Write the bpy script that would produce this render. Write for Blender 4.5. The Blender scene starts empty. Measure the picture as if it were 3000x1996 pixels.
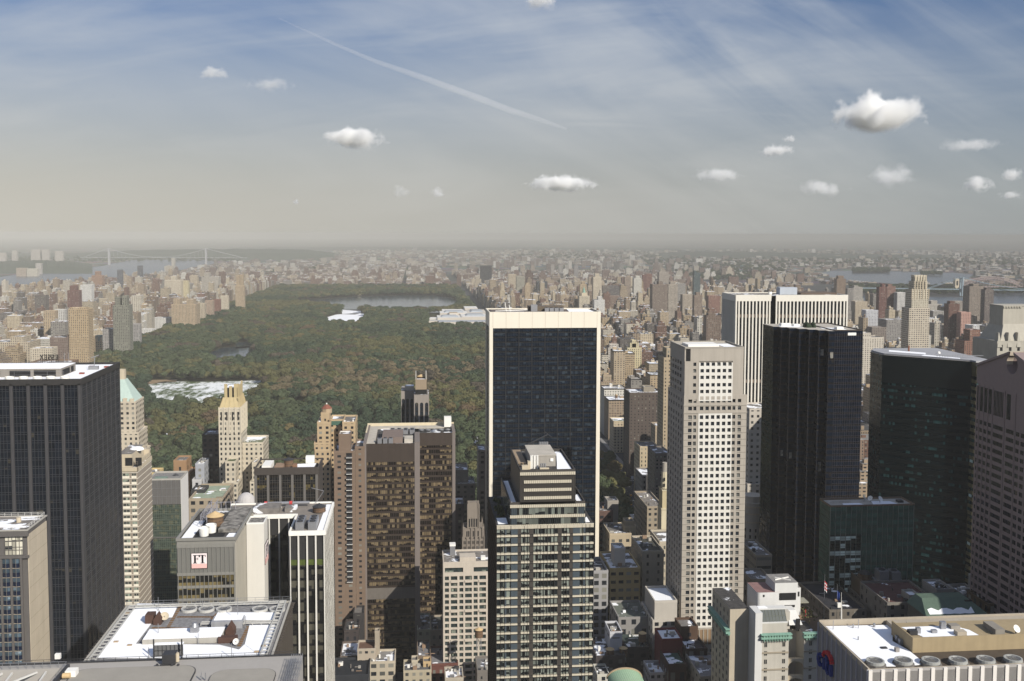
import bpy, math, random
from mathutils import Vector, Matrix
R_ = math.radians
random.seed(7)
sc = bpy.context.scene
COL = sc.collection
# ---------------------------------------------------------------- camera
FPX, CX, CY, HCAM = 3000.0, 1500.0, 877.0, 258.0
PITCH, YAW, ROLL = R_(3.66), R_(5.37), R_(0.17)
fwd = Vector((math.sin(YAW)*math.cos(PITCH), math.cos(YAW)*math.cos(PITCH), -math.sin(PITCH)))
r0 = Vector((math.cos(YAW), -math.sin(YAW), 0)); u0 = r0.cross(fwd)
RV = math.cos(ROLL)*r0 + math.sin(ROLL)*u0
UV_ = -math.sin(ROLL)*r0 + math.cos(ROLL)*u0
cam = bpy.data.cameras.new('camera'); camo = bpy.data.objects.new('camera', cam); COL.objects.link(camo)
camo.matrix_world = Matrix(((RV.x, UV_.x, -fwd.x, 0), (RV.y, UV_.y, -fwd.y, 0), (RV.z, UV_.z, -fwd.z, HCAM), (0, 0, 0, 1)))
cam.sensor_width = 36; cam.lens = 36*FPX/3000; cam.shift_y = -121/3000; cam.clip_start = 1; cam.clip_end = 120000
sc.camera = camo
def ray(px, py): return fwd + RV*((px-CX)/FPX) - UV_*((py-CY)/FPX)
def pY(px, py, Y):
 d = ray(px, py); t = Y/d.y; return Vector((d.x*t, Y, HCAM+d.z*t))
def pZ(px, py, Z):
 d = ray(px, py); t = (Z-HCAM)/d.z; return Vector((d.x*t, d.y*t, Z))
def proj(x, y, z):
 d = Vector((x, y, z-HCAM)); w = max(d.dot(fwd), .01)
 return CX+FPX*d.dot(RV)/w, CY-FPX*d.dot(UV_)/w, w
# ---------------------------------------------------------------- node helpers
def node(nt, typ, ins=None, **props):
 n = nt.nodes.new(typ)
 for k, v in props.items(): setattr(n, k, v)
 for k, v in (ins or {}).items():
  s = n.inputs[k]
  if isinstance(v, bpy.types.NodeSocket): nt.links.new(v, s)
  else: s.default_value = v
 return n
def mth(nt, op, a, b=0.0, c=0.0, clamp=False):
 n = node(nt, 'ShaderNodeMath', {0: a, 1: b, 2: c}, operation=op, use_clamp=clamp); return n.outputs[0]
def mix(nt, f, a, b, blend='MIX'):
 n = node(nt, 'ShaderNodeMix', data_type='RGBA', blend_type=blend)
 for i, v in ((0, f), (6, a), (7, b)):
  if isinstance(v, bpy.types.NodeSocket): nt.links.new(v, n.inputs[i])
  else: n.inputs[i].default_value = v if i == 0 else (tuple(v)+(1,))[:4]
 return n.outputs[2]
def maprange(nt, v, a, b, c, d):
 return node(nt, 'ShaderNodeMapRange', {0: v, 1: a, 2: b, 3: c, 4: d}, clamp=True).outputs[0]
# ---------------------------------------------------------------- sky and sun
SUN_EL, SUN_E = 33.0, 35.0          # elevation; degrees east of grid south
sdir = Vector((math.sin(R_(SUN_E))*math.cos(R_(SUN_EL)), -math.cos(R_(SUN_E))*math.cos(R_(SUN_EL)), math.sin(R_(SUN_EL))))
sun = bpy.data.lights.new('sun', 'SUN'); sun.energy = 5.0; sun.angle = R_(0.5); sun.color = (1, .945, .85)
suno = bpy.data.objects.new('sun', sun); COL.objects.link(suno)
suno.rotation_euler = sdir.to_track_quat('Z', 'Y').to_euler()
w = bpy.data.worlds.new('World'); sc.world = w; w.use_nodes = True
nt = w.node_tree; nt.nodes.clear()
sky = node(nt, 'ShaderNodeTexSky', sky_type='NISHITA', sun_disc=False, sun_elevation=R_(SUN_EL), sun_rotation=math.atan2(sdir.x, sdir.y), altitude=250, air_density=1.0, dust_density=1.0, ozone_density=1.6)
tc = node(nt, 'ShaderNodeTexCoord').outputs['Generated']
sp = node(nt, 'ShaderNodeSeparateXYZ', {0: tc}).outputs
zc = mth(nt, 'MAXIMUM', sp[2], .012)
# cirrus: thin ice cloud drawn out in fans, placed by direction
cpos = node(nt, 'ShaderNodeCombineXYZ', {0: sp[0], 1: mth(nt, 'ADD', sp[2], mth(nt, 'MULTIPLY', mth(nt, 'MULTIPLY', sp[0], sp[0]), .22)), 2: 0.0}).outputs[0]
def cirrus(rot, sx, sy, seed, lo, hi, detail=6, dist=.6):
 m = node(nt, 'ShaderNodeMapping', {'Vector': cpos, 'Location': (seed, seed*.7, 0), 'Rotation': (0, 0, R_(rot)), 'Scale': (sx, sy, 1)}, vector_type='TEXTURE')
 nz = node(nt, 'ShaderNodeTexNoise', {'Vector': m.outputs[0], 'Scale': 1.0, 'Detail': detail, 'Roughness': .55, 'Distortion': dist})
 return maprange(nt, nz.outputs[0], lo, hi, 0, 1)
c1 = cirrus(5, .30, .055, .31, .44, .66, 7, .9)
c2 = cirrus(-30, .42, .075, 1.94, .42, .70, 7, 1.1)
c3 = cirrus(24, .40, .11, 1.57, .46, .74, 6, 1.2)
c4 = cirrus(-6, .55, .17, .77, .36, .66, 5, .8)
rt = maprange(nt, sp[0], .05, .32, 0, 1)
cir = mth(nt, 'ADD', mth(nt, 'MULTIPLY', c1, .38), mth(nt, 'ADD', mth(nt, 'MULTIPLY', c2, mth(nt, 'ADD', .12, mth(nt, 'MULTIPLY', rt, .45))), mth(nt, 'ADD', mth(nt, 'MULTIPLY', c3, mth(nt, 'MULTIPLY', rt, .35)), mth(nt, 'MULTIPLY', c4, .5))), clamp=True)
el = sp[2]
thin = maprange(nt, sp[0], .30, .55, 1.0, .35)
cir = mth(nt, 'MULTIPLY', mth(nt, 'MULTIPLY', cir, maprange(nt, el, .0, .12, .3, 1)), thin)
skyc = mix(nt, 1.0, sky.outputs[0], mix(nt, maprange(nt, el, .28, .6, 0, 1), (.026, .039, .058), (.050, .072, .105)), 'MULTIPLY')
hz = node(nt, 'ShaderNodeMapRange', {0: el, 1: .0, 2: .24, 3: .98, 4: .08}, interpolation_type='SMOOTHSTEP').outputs[0]
hz = mth(nt, 'MULTIPLY', hz, maprange(nt, sp[0], .2, .55, 1.0, .82))
hazc = mix(nt, maprange(nt, sp[0], -.35, .5, 0, 1), (.475, .452, .395), (.325, .333, .328))
c = mix(nt, hz, skyc, hazc)
c = mix(nt, mth(nt, 'MULTIPLY', cir, .66), c, mix(nt, hz, (.50, .53, .56), (.50, .495, .47)))
SKY_STRENGTH = 1.0
bg = node(nt, 'ShaderNodeBackground', {'Color': c, 'Strength': SKY_STRENGTH})
wo = node(nt, 'ShaderNodeOutputWorld', {'Surface': bg.outputs[0]})
sc.view_settings.view_transform = 'Standard'; sc.view_settings.look = 'None'; sc.view_settings.gamma = 1
sc.view_settings.exposure = 0.25
CYC = sc.cycles
CYC.use_denoising = True
CYC.max_bounces = 14; CYC.diffuse_bounces = 2; CYC.glossy_bounces = 2; CYC.transmission_bounces = 2; CYC.transparent_max_bounces = 8; CYC.volume_bounces = 14
CYC.use_adaptive_sampling = True; CYC.adaptive_threshold = 0.012; CYC.sample_clamp_indirect = 4
CYC.caustics_reflective = False; CYC.caustics_refractive = False
# ---------------------------------------------------------------- haze
HAZE = 7.4e-5
def haze_box():
 x0, x1, y0, y1, z0, z1 = -47000, 47000, -3000, 47000, -60, 266
 vs = [(x, y, z) for x in (x0, x1) for y in (y0, y1) for z in (z0, z1)]
 fs = [(0, 1, 3, 2), (4, 6, 7, 5), (0, 4, 5, 1), (2, 3, 7, 6), (0, 2, 6, 4), (1, 5, 7, 3)]
 me = bpy.data.meshes.new('haze'); me.from_pydata(vs, [], fs)
 m = bpy.data.materials.new('haze'); m.use_nodes = True; n = m.node_tree; n.nodes.clear()
 v = node(n, 'ShaderNodeVolumePrincipled', {'Color': (.475, .467, .437, 1), 'Density': HAZE, 'Anisotropy': -0.34})
 node(n, 'ShaderNodeOutputMaterial', {'Volume': v.outputs[0]})
 me.materials.append(m); o = bpy.data.objects.new('haze', me); COL.objects.link(o); o['kind'] = 'stuff'
haze_box()
# ---------------------------------------------------------------- mesh builder
class MB:
 def __init__(s): s.v = []; s.f = []; s.m = []; s.uv = []; s.col = []; s.win = []; s.T = None; s.ext = False
 def face(s, ps, m=0, uv=None, col=None, win=None):
  n = len(s.v)
  if s.T is not None: ps = [s.T @ Vector(p) for p in ps]
  s.v.extend([tuple(p) for p in ps]); s.f.append(tuple(range(n, n+len(ps)))); s.m.append(m)
  s.uv.extend(uv or [(p[0], p[1]) for p in ps])
  k = len(ps)
  if col is not None or s.ext:
   s.ext = True
   s.col.extend([(col or (.3, .3, .3))]*k); s.win.extend([(win or (.3, .3, 0, 0))]*k)
 def box(s, x0, x1, y0, y1, z0, z1, m=0, mt=None, col=None, win=None, tcol=None, twin=None, skip=''):
  mt = m if mt is None else mt
  w_, d = x1-x0, y1-y0
  S = lambda *a: s.face(*a)
  if 'f' not in skip: S([(x0, y0, z0), (x1, y0, z0), (x1, y0, z1), (x0, y0, z1)], m, [(0, z0), (w_, z0), (w_, z1), (0, z1)], col, win)
  if 'r' not in skip: S([(x1, y0, z0), (x1, y1, z0), (x1, y1, z1), (x1, y0, z1)], m, [(0, z0), (d, z0), (d, z1), (0, z1)], col, win)
  if 'k' not in skip: S([(x1, y1, z0), (x0, y1, z0), (x0, y1, z1), (x1, y1, z1)], m, [(0, z0), (w_, z0), (w_, z1), (0, z1)], col, win)
  if 'l' not in skip: S([(x0, y1, z0), (x0, y0, z0), (x0, y0, z1), (x0, y1, z1)], m, [(0, z0), (d, z0), (d, z1), (0, z1)], col, win)
  if 't' not in skip: S([(x0, y0, z1), (x1, y0, z1), (x1, y1, z1), (x0, y1, z1)], mt, None, tcol or col, twin)
  if 'b' in skip or z0 < .5: return
  S([(x0, y1, z0), (x1, y1, z0), (x1, y0, z0), (x0, y0, z0)], m, None, tcol or col, twin)
 def frust(s, b, t, m=0, mt=None, col=None, win=None, tcol=None, twin=None):   # b,t: (x0,x1,y0,y1,z)
  B = [(b[0], b[2], b[4]), (b[1], b[2], b[4]), (b[1], b[3], b[4]), (b[0], b[3], b[4])]
  Tt = [(t[0], t[2], t[4]), (t[1], t[2], t[4]), (t[1], t[3], t[4]), (t[0], t[3], t[4])]
  for i in range(4):
   j = (i+1) % 4; s.face([B[i], B[j], Tt[j], Tt[i]], m, [(0, b[4]), (1, b[4]), (1, t[4]), (0, t[4])], col, win)
  s.face(Tt, m if mt is None else mt, None, tcol or col, twin)
 def cyl(s, cx, cy, z0, z1, ra, rb=None, n=14, m=0, mt=None, cap=True, col=None, win=None, a0=0.0):
  rb = ra if rb is None else rb; mt = m if mt is None else mt
  pa = [(cx+ra*math.cos(a0+2*math.pi*i/n), cy+ra*math.sin(a0+2*math.pi*i/n), z0) for i in range(n)]
  pb = [(cx+rb*math.cos(a0+2*math.pi*i/n), cy+rb*math.sin(a0+2*math.pi*i/n), z1) for i in range(n)]
  L = 2*math.pi*max(ra, rb)/n
  for i in range(n):
   j = (i+1) % n
   if rb < 1e-4: s.face([pa[i], pa[j], pb[i]], m, [(i*L, z0), (i*L+L, z0), (i*L, z1)], col, win)
   else: s.face([pa[i], pa[j], pb[j], pb[i]], m, [(i*L, z0), (i*L+L, z0), (i*L+L, z1), (i*L, z1)], col, win)
  if cap and rb > 1e-4: s.face(pb, mt, None, col, None)
 def prism(s, pts, z0, z1, m=0, mt=None, col=None, win=None, tcol=None, twin=None):
  n = len(pts)
  for i in range(n):
   a, b = pts[i], pts[(i+1) % n]; L = math.hypot(b[0]-a[0], b[1]-a[1])
   s.face([(a[0], a[1], z0), (b[0], b[1], z0), (b[0], b[1], z1), (a[0], a[1], z1)], m, [(0, z0), (L, z0), (L, z1), (0, z1)], col, win)
  s.face([(p[0], p[1], z1) for p in pts], m if mt is None else mt, None, tcol or col, twin)
 def beam(s, p, q, r=.1, m=0):
  p, q = Vector(p), Vector(q); d = (q-p)
  if d.length < 1e-6: return
  d.normalize(); a = d.cross(Vector((0, 0, 1)) if abs(d.z) < .9 else Vector((1, 0, 0))).normalized(); b = d.cross(a)
  c4 = [a*r+b*r, -a*r+b*r, -a*r-b*r, a*r-b*r]
  for i in range(4):
   j = (i+1) % 4; s.face([p+c4[i], p+c4[j], q+c4[j], q+c4[i]], m)
  s.face([q+k for k in c4], m); s.face([p+k for k in reversed(c4)], m)
 def dome(s, cx, cy, z0, r, h, n=16, k=5, m=0):
  rings = [[(cx+r*math.cos(j/k*math.pi/2)*math.cos(2*math.pi*i/n), cy+r*math.cos(j/k*math.pi/2)*math.sin(2*math.pi*i/n), z0+h*math.sin(j/k*math.pi/2)) for i in range(n)] for j in range(k+1)]
  for j in range(k):
   for i in range(n):
    i2 = (i+1) % n; s.face([rings[j][i], rings[j][i2], rings[j+1][i2], rings[j+1][i]], m)
 def mesh(s, name, mats):
  me = bpy.data.meshes.new(name); me.from_pydata(s.v, [], s.f)
  for x in mats: me.materials.append(x)
  me.polygons.foreach_set('material_index', s.m)
  ul = me.uv_layers.new(name='UVMap'); ul.data.foreach_set('uv', [c for p in s.uv for c in p])
  if s.ext:
   a = me.color_attributes.new('col', 'FLOAT_COLOR', 'CORNER'); a.data.foreach_set('color', [c for p in s.col for c in (tuple(p)+(1,))[:4]])
   a = me.color_attributes.new('win', 'FLOAT_COLOR', 'CORNER'); a.data.foreach_set('color', [c for p in s.win for c in p])
  me.update(); return me
 def build(s, name, mats, parent=None, smooth=False):
  if not isinstance(mats, (list, tuple)): mats = [mats]
  me = s.mesh(name, mats)
  if smooth: me.polygons.foreach_set('use_smooth', [True]*len(me.polygons))
  return link(name, me, parent)
def link(name, me, parent=None, mat=None):
 o = bpy.data.objects.new(name, me); COL.objects.link(o)
 if parent is not None:
  o.parent = parent; o.matrix_parent_inverse = Matrix.Translation(-parent.location)
 if mat is not None: o.matrix_world = mat
 return o
def tag(o, label=None, cat=None, group=None, kind=None):
 for k, v in (('label', label), ('category', cat), ('group', group), ('kind', kind)):
  if v: o[k] = v
 return o
def thing(name, label, cat, loc=(0, 0, 0), group=None):
 o = bpy.data.objects.new(name, None); COL.objects.link(o); o.location = loc; o.empty_display_size = 5
 return tag(o, label, cat, group)
def FT_(x, y, ang): return Matrix.Translation((x, y, 0)) @ Matrix.Rotation(R_(ang), 4, 'Z')
OCC = []           # boxes of placed buildings: footprint tests and occlusion
def occ(x0, x1, y0, y1, z): OCC.append((x0, x1, y0, y1, z))
# ---------------------------------------------------------------- materials
def newmat(name):
 m = bpy.data.materials.new(name); m.use_nodes = True; nt = m.node_tree; nt.nodes.clear(); return m, nt
def finish(nt, **ins):
 b = node(nt, 'ShaderNodeBsdfPrincipled', ins); node(nt, 'ShaderNodeOutputMaterial', {'Surface': b.outputs[0]}); return b
MATS = {}
def wallm(name, col, var=.18, scale=.12, rough=.85, streak=.12, metal=0.0, spec=.3):
 if name in MATS: return MATS[name]
 m, nt = newmat(name)
 pos = node(nt, 'ShaderNodeNewGeometry').outputs['Position']
 n1 = node(nt, 'ShaderNodeTexNoise', {'Vector': pos, 'Scale': scale, 'Detail': 5, 'Roughness': .6}).outputs[0]
 mp = node(nt, 'ShaderNodeMapping', {'Vector': pos, 'Scale': (1, 1, .06)}).outputs[0]
 n2 = node(nt, 'ShaderNodeTexNoise', {'Vector': mp, 'Scale': .9, 'Detail': 3}).outputs[0]
 f = mth(nt, 'ADD', mth(nt, 'MULTIPLY', mth(nt, 'SUBTRACT', n1, .5), 2*var), mth(nt, 'MULTIPLY', mth(nt, 'SUBTRACT', n2, .5), 2*streak))
 f = mth(nt, 'ADD', f, 1.0)
 c = mix(nt, 1.0, col, node(nt, 'ShaderNodeCombineXYZ', {0: f, 1: f, 2: f}).outputs[0], 'MULTIPLY')
 finish(nt, **{'Base Color': c, 'Roughness': rough, 'Metallic': metal, 'Specular IOR Level': spec})
 MATS[name] = m; return m
def glassm(name, dark=(.012, .016, .022), cw=1.5, ch=3.6, ox=0.0, oz=0.0, blind=.35, bcol=(.30, .25, .17), rough=.12, spec=.45, full=.15, spandrel=0.0, scol=(.02, .015, .012), sy=1.0):
 """dark glazing; in some cells a blind hangs to a different depth, spandrel: lower share of every storey that is an opaque panel"""
 if name in MATS: return MATS[name]
 m, nt = newmat(name)
 p = node(nt, 'ShaderNodeSeparateXYZ', {0: node(nt, 'ShaderNodeNewGeometry').outputs['Position']}).outputs
 u = mth(nt, 'DIVIDE', mth(nt, 'SUBTRACT', mth(nt, 'ADD', p[0], mth(nt, 'MULTIPLY', p[1], sy)), ox), cw); v = mth(nt, 'DIVIDE', mth(nt, 'SUBTRACT', p[2], oz), ch)
 iu, iv = mth(nt, 'FLOOR', u), mth(nt, 'FLOOR', v); fv = mth(nt, 'FRACT', v)
 wn = node(nt, 'ShaderNodeTexWhiteNoise', {'Vector': node(nt, 'ShaderNodeCombineXYZ', {0: iu, 1: iv, 2: .5}).outputs[0]}, noise_dimensions='3D')
 r = node(nt, 'ShaderNodeSeparateColor', {0: wn.outputs['Color']}).outputs
 # neighbouring cells of one storey tend to share a blind height
 grp = node(nt, 'ShaderNodeTexWhiteNoise', {'Vector': node(nt, 'ShaderNodeCombineXYZ', {0: mth(nt, 'FLOOR', mth(nt, 'DIVIDE', iu, 5.0)), 1: iv, 2: 3.3}).outputs[0]}, noise_dimensions='3D').outputs[0]
 drop = mth(nt, 'MULTIPLY', mth(nt, 'ADD', mth(nt, 'MULTIPLY', r[0], .5), mth(nt, 'MULTIPLY', grp, .5)), .95)
 has = mth(nt, 'LESS_THAN', mth(nt, 'ADD', mth(nt, 'MULTIPLY', r[1], .55), mth(nt, 'MULTIPLY', grp, .45)), blind)
 isb = mth(nt, 'MULTIPLY', has, mth(nt, 'GREATER_THAN', fv, mth(nt, 'SUBTRACT', 1.0, mth(nt, 'ADD', drop, full))))
 lev = mth(nt, 'ADD', .55, mth(nt, 'MULTIPLY', r[2], .6))
 bc = mix(nt, 1.0, bcol, node(nt, 'ShaderNodeCombineXYZ', {0: lev, 1: lev, 2: lev}).outputs[0], 'MULTIPLY')
 dk = mix(nt, mth(nt, 'MULTIPLY', r[2], .5), dark, (dark[0]*2.6+.004, dark[1]*2.6+.004, dark[2]*2.6+.004))
 c = mix(nt, isb, dk, bc)
 ro = mth(nt, 'ADD', rough, mth(nt, 'MULTIPLY', r[0], .08))
 if spandrel > 0:
  sp_ = mth(nt, 'LESS_THAN', fv, spandrel); c = mix(nt, sp_, c, scol); ro = mth(nt, 'ADD', ro, mth(nt, 'MULTIPLY', sp_, .15))
 # panes are never quite coplanar: each mirrors a slightly different piece of sky
 tilt = node(nt, 'ShaderNodeVectorMath', {0: wn.outputs['Color'], 1: (.5, .5, .5)}, operation='SUBTRACT').outputs[0]
 tilt = node(nt, 'ShaderNodeVectorMath', {0: tilt, 'Scale': .06}, operation='SCALE').outputs[0]
 nrm = node(nt, 'ShaderNodeVectorMath', {0: node(nt, 'ShaderNodeNewGeometry').outputs['Normal'], 1: tilt}, operation='ADD').outputs[0]
 nrm = node(nt, 'ShaderNodeVectorMath', {0: nrm}, operation='NORMALIZE').outputs[0]
 finish(nt, **{'Base Color': c, 'Roughness': ro, 'Specular IOR Level': spec, 'Normal': nrm})
 MATS[name] = m; return m
def snowm():
 m, nt = newmat('snow')
 pos = node(nt, 'ShaderNodeNewGeometry').outputs['Position']
 n = node(nt, 'ShaderNodeTexNoise', {'Vector': pos, 'Scale': .5, 'Detail': 6, 'Roughness': .65})
 bmp = node(nt, 'ShaderNodeBump', {'Height': n.outputs[0], 'Strength': .25, 'Distance': .3})
 finish(nt, **{'Base Color': mix(nt, n.outputs[0], (.78, .79, .82), (.88, .88, .88)), 'Roughness': .9, 'Normal': bmp.outputs[0], 'Specular IOR Level': .1})
 return m
SNOW = snowm()
def roofm(name, col, col2, snow=.5, scale=.12, edge=.04):
 """flat roof: stained membrane with what is left of the snow in patches"""
 if name in MATS: return MATS[name]
 m, nt = newmat(name)
 pos = node(nt, 'ShaderNodeNewGeometry').outputs['Position']
 n = node(nt, 'ShaderNodeTexNoise', {'Vector': pos, 'Scale': scale, 'Detail': 7, 'Roughness': .6, 'Distortion': .5}).outputs[0]
 n2 = node(nt, 'ShaderNodeTexNoise', {'Vector': pos, 'Scale': scale*5, 'Detail': 4}).outputs[0]
 c = mix(nt, maprange(nt, n2, .3, .7, 0, 1), col, col2)
 if snow < 1: c = mix(nt, maprange(nt, n, snow, snow+edge, 0, 1), c, (.82, .83, .85))
 finish(nt, **{'Base Color': c, 'Roughness': .92, 'Specular IOR Level': .2})
 MATS[name] = m; return m
def facadem():
 """masonry front with punched windows: wall colour, bay and storey size come from the mesh"""
 m, nt = newmat('masonry_front')
 uv = node(nt, 'ShaderNodeSeparateXYZ', {0: node(nt, 'ShaderNodeUVMap', uv_map='UVMap').outputs[0]}).outputs
 col = node(nt, 'ShaderNodeAttribute', attribute_name='col').outputs['Color']
 wa = node(nt, 'ShaderNodeAttribute', attribute_name='win'); ws = node(nt, 'ShaderNodeSeparateColor', {0: wa.outputs['Color']}).outputs
 pos = node(nt, 'ShaderNodeNewGeometry').outputs['Position']
 u = mth(nt, 'DIVIDE', uv[0], mth(nt, 'MULTIPLY', ws[0], 10.0)); v = mth(nt, 'DIVIDE', uv[1], mth(nt, 'MULTIPLY', ws[1], 10.0))
 fu, fv = mth(nt, 'FRACT', u), mth(nt, 'FRACT', v)
 inu = mth(nt, 'LESS_THAN', mth(nt, 'ABSOLUTE', mth(nt, 'SUBTRACT', fu, .5)), mth(nt, 'MULTIPLY', ws[2], .5))
 inv = mth(nt, 'LESS_THAN', mth(nt, 'ABSOLUTE', mth(nt, 'SUBTRACT', fv, .5)), mth(nt, 'MULTIPLY', wa.outputs['Alpha'], .5))
 k = mth(nt, 'MULTIPLY', inu, inv)
 pz = node(nt, 'ShaderNodeSeparateXYZ', {0: pos}).outputs
 wn = node(nt, 'ShaderNodeTexWhiteNoise', {'Vector': node(nt, 'ShaderNodeCombineXYZ', {0: mth(nt, 'FLOOR', u), 1: mth(nt, 'FLOOR', v), 2: mth(nt, 'FLOOR', mth(nt, 'MULTIPLY', mth(nt, 'ADD', pz[0], pz[1]), .02))}).outputs[0]}, noise_dimensions='3D').outputs[0]
 gl = mix(nt, maprange(nt, wn, .62, 1, 0, 1), (.018, .02, .024), (.26, .25, .21))
 n1 = node(nt, 'ShaderNodeTexNoise', {'Vector': pos, 'Scale': .07, 'Detail': 5, 'Roughness': .65}).outputs[0]
 mp = node(nt, 'ShaderNodeMapping', {'Vector': pos, 'Scale': (1, 1, .07)}).outputs[0]
 n2 = node(nt, 'ShaderNodeTexNoise', {'Vector': mp, 'Scale': .6, 'Detail': 3}).outputs[0]
 f = mth(nt, 'ADD', .72, mth(nt, 'ADD', mth(nt, 'MULTIPLY', n1, .36), mth(nt, 'MULTIPLY', n2, .2)))
 wl = mix(nt, 1.0, col, node(nt, 'ShaderNodeCombineXYZ', {0: f, 1: f, 2: f}).outputs[0], 'MULTIPLY')
 finish(nt, **{'Base Color': mix(nt, k, wl, gl), 'Roughness': mth(nt, 'SUBTRACT', .88, mth(nt, 'MULTIPLY', k, .66)), 'Specular IOR Level': .3})
 return m
FAC = facadem()
def roofattr():
 m, nt = newmat('flat_roof')
 col = node(nt, 'ShaderNodeAttribute', attribute_name='col').outputs['Color']
 wa = node(nt, 'ShaderNodeAttribute', attribute_name='win')
 pos = node(nt, 'ShaderNodeNewGeometry').outputs['Position']
 n = node(nt, 'ShaderNodeTexNoise', {'Vector': pos, 'Scale': .11, 'Detail': 6, 'Roughness': .62}).outputs[0]
 n2 = node(nt, 'ShaderNodeTexNoise', {'Vector': pos, 'Scale': .5, 'Detail': 4}).outputs[0]
 f = mth(nt, 'ADD', .6, mth(nt, 'MULTIPLY', n2, .8))
 c = mix(nt, 1.0, col, node(nt, 'ShaderNodeCombineXYZ', {0: f, 1: f, 2: f}).outputs[0], 'MULTIPLY')
 s = mth(nt, 'GREATER_THAN', n, wa.outputs['Alpha'])
 finish(nt, **{'Base Color': mix(nt, s, c, (.8, .81, .83)), 'Roughness': .92, 'Specular IOR Level': .2})
 return m
ROOF = roofattr()
METAL = wallm('grey_metal', (.32, .32, .33), .15, .6, .45, .1, .6)
WHITEM = wallm('white_paint', (.74, .72, .67), .05, .2, .6, .05)
DARKM = wallm('dark_metal', (.035, .035, .037), .2, .5, .5, .1)
COPPER = wallm('green_copper', (.19, .33, .26), .18, .3, .7, .2)
WOODT = wallm('tank_timber', (.14, .085, .05), .3, 1.2, .9, .3)
TANCONE = wallm('tank_roof', (.50, .36, .19), .15, .6, .8, .05)
# ---------------------------------------------------------------- ground, water, park
def pD(px, py, D): return Vector((0, 0, HCAM)) + ray(px, py)*D
def poly_px(pts, z=0.0): return [tuple(pZ(px, py, 0).xy) for px, py in pts]
def flat(name, pts, z, m, kind='structure', label=None):
 me = bpy.data.meshes.new(name); me.from_pydata([(p[0], p[1], z) for p in pts], [], [tuple(range(len(pts)))])
 n = me.polygons[0].normal.z
 if n < 0: me.flip_normals()
 me.materials.append(m); o = link(name, me); tag(o, label, None, None, kind); return o
def groundm():
 m, nt = newmat('city_ground')
 pos = node(nt, 'ShaderNodeNewGeometry').outputs['Position']
 n = node(nt, 'ShaderNodeTexNoise', {'Vector': pos, 'Scale': .0016, 'Detail': 7, 'Roughness': .62}).outputs[0]
 n2 = node(nt, 'ShaderNodeTexVoronoi', {'Vector': pos, 'Scale': .011}).outputs['Color']
 n3 = node(nt, 'ShaderNodeTexNoise', {'Vector': pos, 'Scale': .2, 'Detail': 4}).outputs[0]
 far = maprange(nt, node(nt, 'ShaderNodeSeparateXYZ', {0: pos}).outputs[1], 4000, 8000, 0, 1)
 g = mix(nt, maprange(nt, n, .47, .56, 0, 1), mix(nt, .8, (.20, .18, .16), n2, 'MULTIPLY'), (.035, .05, .03))
 asph = mix(nt, n3, (.028, .028, .031), (.055, .054, .055))
 finish(nt, **{'Base Color': mix(nt, far, asph, g), 'Roughness': .9, 'Specular IOR Level': .2}); return m
gm = groundm()
flat('ground', [(-46000, -2500), (46000, -2500), (46000, 46000), (-46000, 46000)], 0, gm)
def waterm(name, c, rough=.25):
 m, nt = newmat(name)
 pos = node(nt, 'ShaderNodeNewGeometry').outputs['Position']
 n = node(nt, 'ShaderNodeTexNoise', {'Vector': pos, 'Scale': .06, 'Detail': 5})
 b = node(nt, 'ShaderNodeBump', {'Height': n.outputs[0], 'Strength': .25, 'Distance': 1.0})
 finish(nt, **{'Base Color': (*c, 1), 'Roughness': rough, 'Normal': b.outputs[0], 'Specular IOR Level': .5}); return m
RIVER = waterm('river_water', (.055, .07, .085)); LAKE = waterm('lake_water', (.03, .045, .06), .12)
flat('river', poly_px([(-300, 838), (0, 812), (60, 803), (150, 800), (235, 786), (300, 780), (335, 772), (380, 764), (480, 757), (600, 757), (640, 770), (560, 785), (480, 802), (350, 832), (200, 856), (0, 880), (-300, 905)]), .35, RIVER)
flat('river', poly_px([(2400, 799), (2440, 794), (2520, 793), (2600, 795), (2700, 797), (2800, 800), (2850, 806), (2830, 824), (2740, 836), (2640, 834), (2560, 827), (2480, 824), (2420, 808)]), .35, RIVER)
flat('river', poly_px([(2490, 868), (2700, 867), (2720, 871), (2850, 871), (2900, 861), (3100, 850), (3100, 915), (2850, 922), (2700, 922), (2490, 906)]), .35, RIVER)
flat('river', poly_px([(2050, 826), (2130, 826), (2200, 832), (2200, 846), (2100, 846), (2050, 842)]), .35, RIVER)
flat('sea', poly_px([(1980, 733), (3200, 737), (3200, 745), (2900, 743), (2600, 748), (2300, 741)]), .45, RIVER)
flat('sea', poly_px([(2900, 752), (3200, 751), (3200, 764), (2990, 761), (2920, 757)]), .45, RIVER)
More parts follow.
